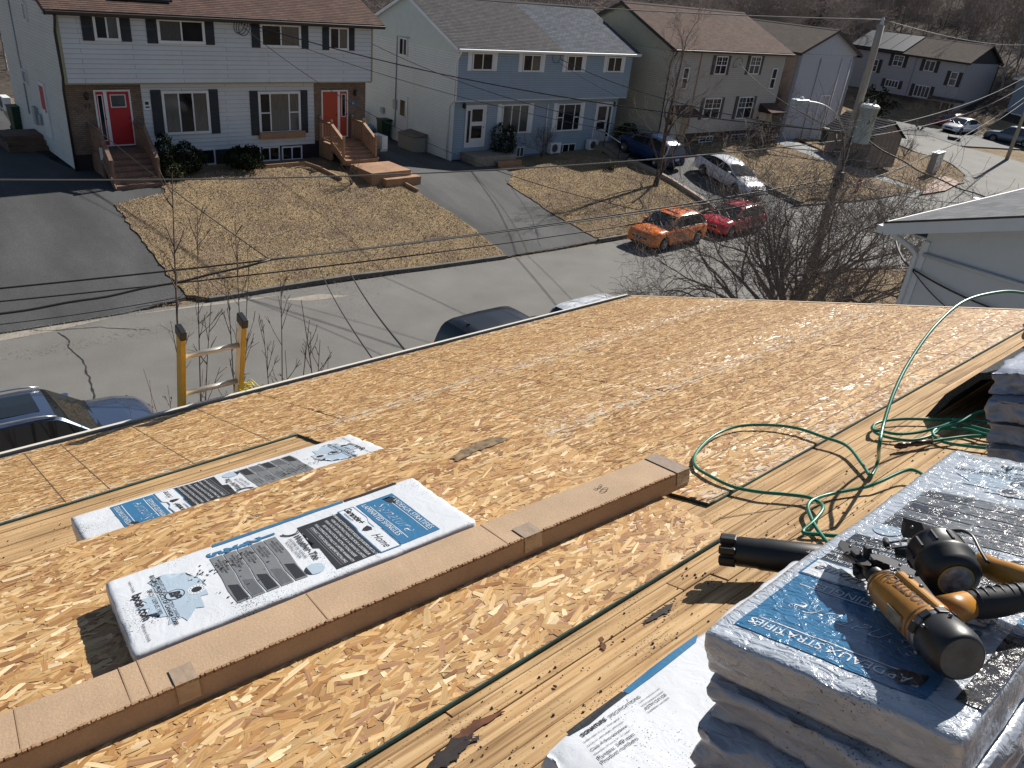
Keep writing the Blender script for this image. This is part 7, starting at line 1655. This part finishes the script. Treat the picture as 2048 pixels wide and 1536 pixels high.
for i, s in enumerate(('Surface totale: 33 pi. ca.   Poids approx.', 'CSA A123.5   ASTM D3462   ASTM D3018', 'Class A fire resistance', 'Dimensions: 337 mm x 1 m   14 / paquet', 'Pureau: 149 mm', 'Product numbers')): tline(s, (1168+i*7, 1487+i*8), (1240+i*7, 1437+i*8), .0135)
for i, s in enumerate(('CLASSE A  RESISTANCE AU FEU', 'Wind resistance limited', 'ASTM D7158', 'Installation: see inside')): tline(s, (1278+i*6, 1408+i*6), (1320+i*6, 1378+i*6), .0125)
def strip_on(pxs, mt, nm, lift=.0012):
    q = MB(); V = [onb(*p) for p in pxs]; q.add([Vector((p.x, p.y, th+.010+bumpf(p.x, p.y, 20, .003)+lift)) for p in V], [tuple(range(len(V)))]); q.build(nm, mt, t)
strip_on([(1132, 1466), (1160, 1445), (1200, 1415), (1243, 1383), (1255, 1388), (1215, 1420), (1180, 1450), (1140, 1472)], PB_[0]['black'], 'edge_band')
strip_on([(1245, 1382), (1300, 1338), (1350, 1302), (1396, 1268), (1392, 1285), (1350, 1320), (1300, 1358), (1257, 1388)], PB_[0]['blue'], 'edge_band')
# rear stack, opened arch bundle and the piece leaning on it
for i in range(5):
    bundle(['bottom', 'second', 'middle', 'fourth', 'top'][i]+' bundle of the rear stack cut off by the right edge of the photo', RM([2.66, 2.60, 2.63, 2.58, 2.64][i], .50, i*.078, rad([1, -1, 2, -2, 1][i])), L=1.0, W=.36, Th=.076, seed=50+i, full=False, mess=2.6, group='shingle bundles of the rear stack', wrapm=WRAPD)
GRAN = mat('dark_shingle_granules', (.055, .055, .057), .95, col2=(.12, .12, .115), vscale=150, bump=1, bscale=220, spec=.2)
t = thing('bent_shingle_bundle', 'dark granulated shingles bent into an arch over a small block, right of the hose coil', 'shingles', RM(0, 0, 0))
def arch(x0, x1, outer, thick, mt, nm, skew=0):
    m = MB(); n = len(outer); inner = []
    c = (sum(p[0] for p in outer)/n, -.0)
    for (s_, h) in outer: d = Vector((c[0]-s_, .03-h)); d = d.normalized()*thick; inner.append((s_+d.x, max(.0, h+d.y)))
    K = 10; vs = []
    for i in range(K+1):
        for (s_, h) in outer: vs.append((x0+(x1-x0)*i/K-(skew*(s_-c[0])*(1-i/K)), s_, h))
        for (s_, h) in inner: vs.append((x0+(x1-x0)*i/K-(skew*(s_-c[0])*(1-i/K)), s_, h))
    k = 2*n; fs = []
    for i in range(K):
        for j in range(n-1): fs.append((i*k+j, (i+1)*k+j, (i+1)*k+j+1, i*k+j+1)); fs.append((i*k+n+j, i*k+n+j+1, (i+1)*k+n+j+1, (i+1)*k+n+j))
        fs.append((i*k, i*k+n, (i+1)*k+n, (i+1)*k)); fs.append((i*k+n-1, (i+1)*k+n-1, (i+1)*k+2*n-1, i*k+2*n-1))
    for j in range(n-1): fs.append((j, j+1, n+j+1, n+j)); fs.append((K*k+j, K*k+n+j, K*k+n+j+1, K*k+j+1))
    m.add(vs, fs); return m.build(nm, mt, t)
arch(3.34, 4.3, [(1.30, .0), (1.235, .10), (1.13, .19), (1.02, .19), (.92, .14), (.84, .0)], .03, GRAN, 'bent_shingles', .5)
m = MB(); 
for i in range(5): m.box(3.48+random.uniform(0, .01), 4.2, .93, 1.14-random.uniform(0, .01), .01+i*.018, .025+i*.018)
m.build('inner_block', mat('striped_block', (.22, .19, .18), .8, col2=(.30, .20, .16), vscale=8), t)
bundle('bundle resting on the bent shingles at the extreme right edge', RM(3.92, .80, .20, rad(4)), L=1.0, W=.36, Th=.08, seed=71, full=False, mess=1.5, wrapm=WRAPD)
# dark sheet added to stand for the shaded gap right of the near stack
m = MB(); m.box(1.05, 2.9, -.55, .21, -.0105, -.0075); tag(m.build('shade_gap_sheet', mat('shade_gap_black', (.02, .018, .018), .95, var=.3, vscale=4), None, M=RM(0, 0, 0)), 'dark sheet standing for the shaded gap behind the near stack, lower right corner', 'shade sheet')

# ladder
Ey = R(0, EAVE, 0); YEL = mat('yellow_fibreglass', (.46, .29, .025), .5, var=.15, vscale=8); YEL2 = mat('bounce_brightened_rail_inside', (.75, .62, .42), .6, var=.1); RUNG = mat('worn_aluminium', (.50, .46, .40), .4, metal=.5, var=.1)  # cream of the rail inside is brightened to stand for bounced light
t0 = Ey+Vector((1.58, .14, 0)); lean = rad(14); Ml = Matrix.Translation(t0) @ Matrix.Rotation(lean, 4, 'X')
t = thing('ladder', 'yellow extension ladder with black end caps leaning on our eave', 'ladder', Ml)
TOP = .545
for sx in (-.19, .19):
    m = MB(); m.box(sx-.015, sx+.015, -.038, .038, -8.0, TOP); r_ = m.build('rail', YEL, t, bevel=.003)
    m = MB(); ix = sx+.0165 if sx < 0 else sx-.0165; m.box(min(ix, ix+.001), max(ix, ix+.001), -.03, .03, -6, TOP-.03); m.build('rail_inner_face', YEL2, r_)
    m = MB(); m.box(sx-.02, sx+.02, -.047, .047, TOP-.03, TOP+.035); m.build('end_cap', BLACKP, t, bevel=.006)
z = TOP-.19
while z > -4: m = MB(); m.tube([(-.175, 0, z), (.175, 0, z)], [.02, .02], 8, flat=.8); m.build('rung', RUNG, t); z -= .305
ROPE = mat('yellow_rope', (.55, .5, .12), .8); m = MB(); c = Vector((.22, -.04, -.05))
m.tube([c+Vector((.05*math.cos(i*.6), .05*math.sin(i*.6), .012*math.sin(i*1.7)+i*.0012)) for i in range(60)], .005, 5); m.tube([c, c+Vector((-.06, 0, .0)), c+Vector((-.1, -.03, -.03)), c+Vector((-.02, -.05, -.04)), c+Vector((.08, -.02, .06)), c+Vector((.03, 0, .12))], .005, 5)
tag(m.build('rope', ROPE, None, M=Ml), 'small knot of yellow rope tied at the foot of the right ladder rail', 'rope')

# black blower tube
a = Vector((*RU(1447, 1099, .072), .072)); b = Vector((*RU(1640, 1122, .055), .055)); d_ = (b-a).normalized(); Mt = HR_ @ Matrix.Translation(a) @ d_.to_track_quat('Z', 'Y').to_matrix().to_4x4()
t = thing('blower_tube', 'black plastic blower tube with a notched end poking out behind the near stack', 'tube', Mt)
m = MB(); m.lathe([(.036, .03), (.041, .04), (.041, .09), (.044, .10), (.044, .5), (.040, .5), (.038, .1), (.033, .03)], None, 24, caps=False); m.build('tube', BLACKP, t)
m = MB()
for i in range(7):
    an = 2*math.pi*i/7; c, s_ = math.cos(an), math.sin(an); m.cbox((.034*c, .034*s_, .012), (.02, .02, .045))
m.lathe([(.0, .05), (.034, .05)], None, 20, caps=False); m.build('notched_nozzle', BLACKP, t, bevel=.004)

# green air hose
HOSE = mat('green_air_hose', (.006, .17, .105), .35, coat=.2)
def smooth(pts, n=6):
    P = [Vector(p) for p in pts]; out = []
    for i in range(len(P)-1):
        p0, p1, p2, p3 = P[max(0, i-1)], P[i], P[i+1], P[min(len(P)-1, i+2)]
        for k in range(n):
            t_ = k/n; out.append(.5*((2*p1)+(p2-p0)*t_+(2*p0-5*p1+4*p2-p3)*t_*t_+(3*p1-p0-3*p2+p3)*t_**3))
    out.append(P[-1]); return out
def hp_(px, h=.008): return [R(*RU(u, v, hh if isinstance(hh, float) else h), hh if isinstance(hh, float) else h) for (u, v, *r__) in px for hh in [r__[0] if r__ else h]]
arc = [PD(2120, 600, 3.25), PD(2048, 586, 3.2), PD(2000, 584, 3.15), PD(1930, 602, 3.05), PD(1872, 650, 2.92), PD(1822, 718, 2.78), PD(1790, 780, 2.66), PD(1768, 845, 2.55), PD(1758, 895, 2.47)]
gnd = hp_([(1756, 921, .03), (1742, 951), (1727, 932, .012), (1694, 892, .02), (1647, 874, .025), (1592, 856, .025), (1534, 850, .022), (1475, 853, .02), (1428, 871, .018), (1393, 905, .016), (1391, 932, .014), (1424, 954, .016), (1468, 974, .012), (1519, 984, .014), (1574, 989, .014), (1621, 996, .014), (1646, 1014, .02), (1630, 1040, .014), (1606, 1064, .004), (1640, 1069, .002), (1700, 1074, .0)])
m = MB(); m.tube(smooth(arc+gnd, 7), .0062, 8); tag(m.build('air_hose', HOSE), 'green air hose rising in a big arc and looping over the panel seam', 'hose')
g2 = hp_([(1860, 962, .03), (1837, 944, .03), (1811, 941, .03), (1756, 965, .02), (1731, 974, .012), (1665, 987, .01), (1630, 998, .02), (1616, 1013, .018), (1625, 1042, .012), (1642, 1069, .004), (1660, 1090, .0)])
m = MB(); m.tube(smooth(g2, 7), .0062, 8); tag(m.build('air_hose', HOSE), 'green air hose curling out from under the near stack towards the arc', 'hose')
t = thing('hose_coil', 'flat coil of green air hose with a black coupling beside the bent shingles', 'hose', R(2.9, 1.0, 0)); bpy.context.view_layer.update(); ti = t.matrix_world.inverted()
co = [[(2040, 850, .03), (1990, 845, .03), (1961, 841, .02), (1906, 839, .015), (1864, 839, .012), (1806, 838, .012), (1760, 844, .012), (1744, 856, .014), (1760, 870, .01), (1806, 880, .006), (1840, 878, .004), (1868, 868, .008), (1882, 857, .02), (1917, 846, .04), (1953, 826, .06), (2008, 813, .08), (2040, 810, .08)],
      [(1748, 850, .022), (1747, 860, .02), (1762, 862, .018), (1795, 868, .012), (1840, 864, .01), (1882, 853, .02), (1915, 842, .03), (1950, 840, .03), (2020, 850, .02)],
      [(2030, 878, .03), (1970, 868, .02), (1939, 859, .02), (1906, 857, .016), (1880, 856, .014), (1866, 864, .012), (1872, 875, .008), (1895, 886, .004), (1961, 895, .004), (2006, 898, .004), (2040, 900, .004)],
      [(1862, 883, .01), (1900, 877, .012), (1950, 872, .012), (2010, 876, .012), (2040, 880, .012)],
      [(1905, 838, .03), (1935, 850, .024), (1990, 864, .02), (2040, 872, .02)]]
for c in co: m = MB(); m.tube([ti @ p for p in smooth(hp_(c), 6)], .0062, 8); m.build('hose_loop', HOSE, t)
m = MB(); A_, B_ = [ti @ p for p in hp_([(1790, 893, .012), (1862, 883, .012)])]; d_ = B_-A_
m.tube([A_, A_+d_*.1, A_+d_*.12, A_+d_*.3, A_+d_*.32, A_+d_*.55, A_+d_*.57, B_], [.007, .011, .013, .013, .009, .009, .012, .01], 10); m.build('coupling', mat('dark_brass', (.08, .06, .05), .3, metal=.7), t)
lr = hp_([(1930, 1425, .02), (1965, 1450, .02), (2010, 1458, .03), (2070, 1470, .03)]); m = MB(); m.tube(smooth(lr, 6), .0062, 8); tag(m.build('air_hose', HOSE), 'short length of green hose in the lower right corner, upper of two', 'hose')
lr = hp_([(1930, 1420, .012), (1965, 1455, .012), (2000, 1500, .01), (2060, 1560, .01)]); m = MB(); m.tube(smooth(lr, 6), .0062, 8); tag(m.build('air_hose', HOSE), 'short length of green hose in the lower right corner, lower of two', 'hose')

# neighbour house on the right
NE = onplane(1775, 445, Vector((0, 4.5, 0)), Vector((0, 1, 0)))
nbm = Matrix.Translation(NE); t = thing('neighbour_house', 'grey neighbouring house at the right edge: gable wall, white fascia and grey shingled roof', 'house', nbm)
Ln = 9.0; tn = 4/12; SG = brickmat('slate_grey_shingles', (.15, .155, .168), (.10, .105, .115), (.03, .03, .033), .32, .145, mort=.006, rough=.95)
m = MB(); K = 62
for i in range(K):
    y0 = -Ln*i/K; y1 = -Ln*(i+1)/K; z0 = -y0*tn+.012; z1 = -y1*tn+.0
    m.add([(0, y0, z0), (9, y0, z0), (9, y1, z1), (0, y1, z1)], [(0, 3, 2, 1)], 0, [[(0, -y0), (0, -y1), (9, -y1), (9, -y0)]]); m.add([(0, y0, z0), (0, y0, z0-.014), (9, y0, z0-.014), (9, y0, z0)], [(0, 1, 2, 3)], 0, [[(0, 0)]*4])
m.build('roof', SG, t)
NW = mat('blue_grey_vinyl', (.40, .43, .47), .55, var=.03); FA = mat('pale_blue_grey_fascia', (.46, .49, .53), .5, var=.03)
m = MB(); m.bar((-.015, .02, -.09), (-.015, -Ln, Ln*tn-.09), .03, .18, up=(0, tn, 1)); m.build('rake_fascia', FA, t)
m = MB(); m.bar((-.028, .03, -.005), (-.028, -Ln, Ln*tn-.005), .02, .03, up=(0, tn, 1)); m.build('rake_drip_edge', BLACKP, t)
m = MB(); m.box(-.02, 9, .0, .016, -.02, .014); m.build('eave_drip_edge', WHITE_TRIM, t)
m = MB(); m.box(-.02, 9, .0165, .11, -.17, -.06); m.build('gutter', FA, t)
m = MB(); m.add([(.0, .03, -.17), (.0, -Ln, Ln*tn-.17), (.5, -Ln, Ln*tn-.17), (.5, .03, -.17)], [(0, 1, 2, 3)]); m.box(.5, 9, -.45, .03, -.19, -.17); m.build('soffit', NW, t)
wx = .46; m = MB(); zz = -NE.z
yc_ = -.42
z = -NE.z-.2; course = .2
while z < Ln*tn:
    zt_ = z+course; ya_ = yc_; yb_ = -Ln
    if zt_ > -.2-yc_*tn: ya_ = min(yc_, -(zt_+.19)/tn) 
    if ya_ <= yb_: break
    m.add([(wx-.014, ya_, z), (wx-.014, yb_, z), (wx-.002, yb_, zt_), (wx-.002, ya_, zt_)], [(0, 3, 2, 1)]); m.add([(wx-.002, ya_, z), (wx-.002, yb_, z), (wx-.014, yb_, z), (wx-.014, ya_, z)], [(0, 1, 2, 3)]); z = zt_
m.build('gable_siding', NW, t)
m = MB(); m.add([(wx, yc_, -NE.z-.2), (wx, -Ln, -NE.z-.2), (wx, -Ln, Ln*tn-.19), (wx, yc_, -yc_*tn-.19), (9, yc_, -NE.z-.2), (9, -Ln, -NE.z-.2), (9, -Ln, Ln*tn-.19), (9, yc_, -yc_*tn-.19)], [(0, 3, 2, 1), (4, 5, 6, 7), (0, 4, 7, 3), (3, 7, 6, 2)]); m.build('wall', NW, t)
m = MB(); m.box(wx-.03, wx+.08, yc_-.08, yc_+.02, -NE.z, -.2); m.build('corner_board', FA, t)
m = MB(); m.tube([(wx-.03, yc_+.45, -.15), (wx-.03, yc_+.40, -.26), (wx-.03, yc_+.16, -.34), (wx-.03, yc_+.05, -.42), (wx-.03, yc_+.04, -2.6)], .045, 8); m.build('downspout', FA, t)
m = MB(); m.tube([(wx-.06, yc_-.05, -.38), (wx-.06, -3, -.38)], .03, 8); m.build('wall_pipe', NW, t)
cable('thick black service cable reaching the neighbouring grey wall', PD(1790, 475, 13.5), NE+Vector((wx-.06, yc_+.02, -.62)), .08, .018)
cable('thin black cable beside the thick one at the neighbouring wall', PD(1800, 480, 13.5), NE+Vector((wx-.06, yc_+.02, -.66)), .2, .009)
cable('black cable sagging along the neighbouring grey wall', NE+Vector((wx-.08, yc_, -.62)), NE+Vector((wx-.08, -2.6, -.72)), .12, .014)
cable('thin cable sagging low along the neighbouring grey wall', NE+Vector((wx-.08, yc_, -.64)), NE+Vector((wx-.08, -2.6, -.9)), .34, .009)
# ------------------------------------------------------------------ coil nailer on the top bundle
TH = H1_
GS = .92
def gv_(u, v, h):
    h *= GS; x, s = RU(u, v, TH+h); return Vector((x, s, TH+h))
A_ = gv_(1761, 1166, .046); B_ = gv_(1912, 1306, .052); ax_ = (B_-A_).normalized(); GL = (B_-A_).length
up0 = Vector((0, 0, 1)); xg = (up0-ax_*up0.dot(ax_)).normalized(); yg = ax_.cross(xg)
Mg = Matrix((xg, yg, ax_)).transposed().to_4x4(); Mg.translation = A_
gun = thing('coil_nailer', 'worn orange and black coil roofing nailer lying on the top bundle', 'nail gun', HR_ @ Mg); Gi = Mg.inverted()
def gl_(u, v, h): return Gi @ gv_(u, v, h)
ORG = mat('worn_orange_magnesium', (.46, .205, .022), .4, var=.18, vscale=14, coat=.15, col2=(.30, .135, .025)); GREYP = mat('grey_nailer_plastic', (.03, .031, .034), .6, spec=.3); STEEL = mat('dull_steel', (.22, .22, .23), .35, metal=.8, var=.15, vscale=20)
m = MB(); m.lathe([(.0, -.006), (.018, -.004), (.022, .0), (.026, .012), (.0305, .03), (.0325, .06), (.0335, GL*.55), (.0345, GL*.7), (.035, GL*.74)], None, 36); body = m.build('cylinder_body', ORG, gun)
m = MB(); m.lathe([(.0352, GL*.735), (.0372, GL*.745), (.0372, GL*.79), (.0352, GL*.80)], None, 36, caps=False); m.build('collar', STEEL, gun)
m = MB(); m.lathe([(.0355, GL*.79), (.0372, GL*.81), (.0378, GL*.92), (.0372, GL*.99), (.034, GL*1.05), (.031, GL*1.07), (.0, GL*1.072)], None, 36, caps=False); cap = m.build('rear_cap', BLACKP, gun)
m = MB(); m.lathe([(.0, GL*1.076), (.026, GL*1.075), (.030, GL*1.07)], None, 30, caps=False); m.build('cap_face', mat('scuffed_rubber', (.10, .10, .095), .6, var=.3, vscale=30), cap)
for k in range(4):
    an = rad(-50+k*38); c, s_ = math.cos(an), math.sin(an); q = Matrix.Rotation(an, 4, 'Z'); m = MB(); m.box(.0365, .0392, -.008, .008, GL*.735, GL*.80, 0, q); m.build('collar_pad', BLACKP, gun, bevel=.002)
for k in range(3):
    an = rad(-28+k*60); q = Matrix.Rotation(an, 4, 'Z'); m = MB(); m.lathe([(0.00264, 0), (0.00264, .004), (0, .004)], q @ Matrix.Translation((.0372, .010, GL*.86)) @ Matrix.Rotation(rad(90), 4, 'Y'), 8); m.build('screw', STEEL, cap)
# flat top housing where lettering and screws sit (rises towards the handle)
dcam = Gi @ (HR_.inverted() @ CAM); aC = math.atan2(dcam.y, dcam.x)
hd = gl_(1927, 1213, .04); aH = math.atan2(hd.y, hd.x); sg = 1 if ((aH-aC+math.pi) % (2*math.pi)-math.pi) > 0 else -1
def wrap(vs, a0, z0, r, flipx=1, flipy=1): return [(r*math.cos(a0+sg*flipy*y/r), r*math.sin(a0+sg*flipy*y/r), z0+flipx*x) for x, y in vs]
vs, fs = textmesh('BOSTITCH', .0205, 0, .0004); vs2 = [(x*1.12, y) for x, y, z in vs]
m = MB(); m.add(wrap(vs2, aC+sg*.62, GL*.40, .0340, -1, sg), fs); m.build('lettering', mat('dark_embossed_letters', (.10, .055, .035), .5), body)
m = MB(); m.add(wrap([(x, y) for x, y in vs2], aC+sg*.62, GL*.40, .0334, -1, sg), fs); 
# shoulder block
m = MB(); q = Matrix.Rotation(aC+sg*1.12, 4, 'Z'); m.prism([(.022, -.012), (.039, -.010), (.041, -.0), (.039, .010), (.022, .012)], GL*.18, GL*.74, q); m.build('shoulder', ORG, gun, bevel=.004)
for z_ in (.3, .44): m = MB(); m.lathe([(0.0033, 0), (0.0033, .003), (0, .003)], q @ Matrix.Translation((.0405, 0, GL*z_)) @ Matrix.Rotation(rad(90), 4, 'Y'), 8); m.build('screw', STEEL, gun)
# handle with rubber grip
h0 = gl_(1880, 1225, .045); h1 = gl_(1935, 1210, .045); h2 = gl_(1990, 1205, .046); h3 = gl_(2052, 1192, .05); h4 = gl_(2110, 1170, .055)
m = MB(); m.tube([h0, h1], [.024, .021], 16); m.build('handle_root', ORG, gun)
m = MB(); m.tube(smooth([h1, h2, h3], 6), [.0205+.0025*math.sin(i/12*math.pi) for i in range(13)], 18, flat=.9); gr = m.build('rubber_grip', GREYP, gun)
m = MB()
for k in range(6): p = h1.lerp(h3, .15+k*.14); d = (h3-h1).normalized(); m.tube([p-d*.0008, p+d*.0008], .0234, 16, flat=.9)
m.build('grip_ridges', BLACKP, gr)
# orange arm from grip end back to the magazine
ra = [gl_(2105, 1178, .055), gl_(2060, 1165, .06), gl_(2020, 1150, .06), gl_(1990, 1140, .058), gl_(1960, 1125, .055)]
m = MB(); m.tube(smooth(ra, 6), [.023-.005*(i/24) for i in range(25)], 14, flat=.8); m.build('rear_arm', ORG, gun)
# coil magazine drum
c0 = gl_(1868, 1100, .070); c1 = gl_(1911, 1160, .060); dz_ = (c1-c0).normalized(); q = Matrix.Translation(c0) @ dz_.to_track_quat('Z', 'X').to_matrix().to_4x4(); Hd = (c1-c0).length
m = MB(); m.lathe([(0, -.006), (0.03564, -.005), (0.044352, .0), (0.045936, .006), (0.044352, .009), (0.044748, Hd*.45), (0.04752, Hd*.5), (0.04752, Hd*.6), (0.044352, Hd*.64), (0.042768, Hd*.9), (0.03564, Hd*1.0), (0.026928, Hd*1.02)], q, 36); dr = m.build('magazine_drum', BLACKP, gun)
m = MB(); m.lathe([(0, Hd*1.035), (0.02376, Hd*1.032), (0.025344, Hd*1.02)], q, 28, caps=False); m.build('round_label', mat('worn_white_label', (.36, .38, .40), .4, col2=(.06, .07, .09), vscale=60), dr)
m = MB(); m.lathe([(0.024156, Hd*1.034), (0.026928, Hd*1.032)], q, 28, caps=False); m.build('label_ring', mat('label_yellow_ring', (.35, .28, .05), .5), dr)
m = MB()
for k in range(9): an = k*.55; m.bar(q @ Vector((0.0456*math.cos(an), 0.0456*math.sin(an), Hd*.1)), q @ Vector((0.0456*math.cos(an), 0.0456*math.sin(an), Hd*.42)), .004, .003)
m.build('drum_ribs', GREYP, dr)
# hook, latch and feed pieces
m = MB(); m.tube(smooth([gl_(1905, 1062, .09), gl_(1930, 1063, .1), gl_(1948, 1075, .1), gl_(1962, 1102, .09), gl_(1976, 1125, .08)], 5), [.0048]*21, 8, flat=.5); m.build('belt_hook', BLACKP, gun)
m = MB(); P = [gl_(1811, 1047, .085), gl_(1848, 1058, .09), gl_(1868, 1068, .08), gl_(1840, 1078, .06), gl_(1806, 1075, .05)]; Q = [p+Vector((.008, .0, -.008)) for p in P]
m.add(P+Q, [(0, 1, 2, 3, 4), (9, 8, 7, 6, 5)]+[(i, (i+1) % 5, 5+(i+1) % 5, 5+i) for i in range(5)]); m.build('magazine_cover', GREYP, gun)
m = MB(); m.tube([gl_(1790, 1106, .05), gl_(1842, 1106, .055)], [.0086, .010], 16); m.tube([gl_(1820, 1104, .055), gl_(1836, 1104, .056)], [.012, .012], 16); m.build('feed_piston', BLACKP, gun)
m = MB()
for a, b in (((1772, 1086), (1815, 1080)), ((1776, 1097), (1818, 1092)), ((1772, 1086), (1776, 1097)), ((1800, 1082), (1803, 1094)), ((1815, 1080), (1818, 1092))): m.bar(gl_(*a, .075), gl_(*b, .075), .0028)
m.tube([gl_(1771, 1080, .07), gl_(1773, 1090, .078)], [.0052, .0052], 10); m.build('wire_bracket', GREYP, gun)
nose = [(1675, 1090), (1682, 1079), (1700, 1088), (1722, 1098), (1748, 1112), (1742, 1132), (1722, 1130), (1712, 1120), (1700, 1112), (1688, 1106)]
m = MB(); P = [gl_(u, v, .062) for u, v in nose]; Q = [gl_(u, v, .062)+(gl_(u, v, .035)-gl_(u, v, .062)) for u, v in nose]; n_ = len(P)
m.add(P+Q, [tuple(range(n_-1, -1, -1)), tuple(range(n_, 2*n_))]+[(i, (i+1) % n_, n_+(i+1) % n_, n_+i) for i in range(n_)]); m.build('nose_door', GREYP, gun, bevel=.002)
m = MB(); m.tube([gl_(1728, 1125, .03), A_*0+Vector((0, 0, .0))], [.013, .017], 14); m.cbox(gl_(1722, 1142, .02), (.02, .02, .02)); m.build('nose_block', BLACKP, gun)
m = MB(); m.tube([gl_(1716, 1140, .012), gl_(1716, 1140, .035)], [.008, .008], 12); m.build('depth_wheel', BLACKP, gun)
lev = [(1740, 1108), (1768, 1110), (1800, 1124), (1832, 1142), (1828, 1150), (1812, 1147), (1780, 1130), (1745, 1116)]
m = MB(); P = [gl_(u, v, .088) for u, v in lev]; Q = [gl_(u, v, .083) for u, v in lev]; n_ = len(P); m.add(P+Q, [tuple(range(n_-1, -1, -1)), tuple(range(n_, 2*n_))]+[(i, (i+1) % n_, n_+(i+1) % n_, n_+i) for i in range(n_)]); m.build('latch_lever', mat('worn_grey_lever', (.06, .06, .062), .6), gun)
m = MB(); m.tube([gl_(1925, 1180, .03), gl_(1938, 1190, .02), gl_(1935, 1205, .03)], [.003]*3, 6); m.build('trigger', STEEL, gun)
m = MB(); m.bar(gl_(1828, 1158, .075), gl_(1872, 1215, .07), .008, .014); m.build('magazine_bracket', BLACKP, gun)
# small working details
m = MB()
for z_ in (.1, .66): m.lathe([(.0330+.0018*z_, GL*z_), (.0342+.0018*z_, GL*(z_+.012)), (.0330+.0018*z_, GL*(z_+.024))], None, 32, caps=False)
m.build('body_seam', mat('dark_orange_seam', (.16, .07, .02), .5), body)
for (u, v, h, sx, sy, sz) in ((1712, 1112, .06, .016, .012, .02), (1735, 1104, .07, .02, .01, .014), (1752, 1122, .06, .014, .018, .016), (1700, 1098, .055, .01, .014, .012), (1765, 1130, .05, .018, .016, .02)):
    m = MB(); m.cbox(gl_(u, v, h), (sx, sy, sz)); m.build('nose_part', GREYP, gun, bevel=.002)
for (u, v, h) in ((1722, 1104, .075), (1742, 1117, .078), (1800, 1130, .093), (1700, 1093, .07), (1850, 1064, .094), (1824, 1054, .092)):
    m = MB(); c_ = gl_(u, v, h); m.sphere(c_, .0028, 8, 5); m.build('screw', STEEL, gun)
m = MB(); m.tube([gl_(1690, 1112, .02), gl_(1728, 1132, .025)], [.006, .008], 10); m.build('contact_trip', STEEL, gun)
q = Matrix.Rotation(aC-sg*.75, 4, 'Z'); m = MB(); m.box(.0338, .0345, -.011, .011, GL*.42, GL*.62, 0, q); m.build('warning_sticker', mat('worn_sticker', (.30, .27, .20), .6, col2=(.10, .06, .03), vscale=80), body)
m = MB(); m.tube([gl_(2040, 1196, .05), gl_(2075, 1188, .052)], [.017, .017], 14); m.build('air_inlet', STEEL, gun)
# keep identities clean
bpy.context.view_layer.update()
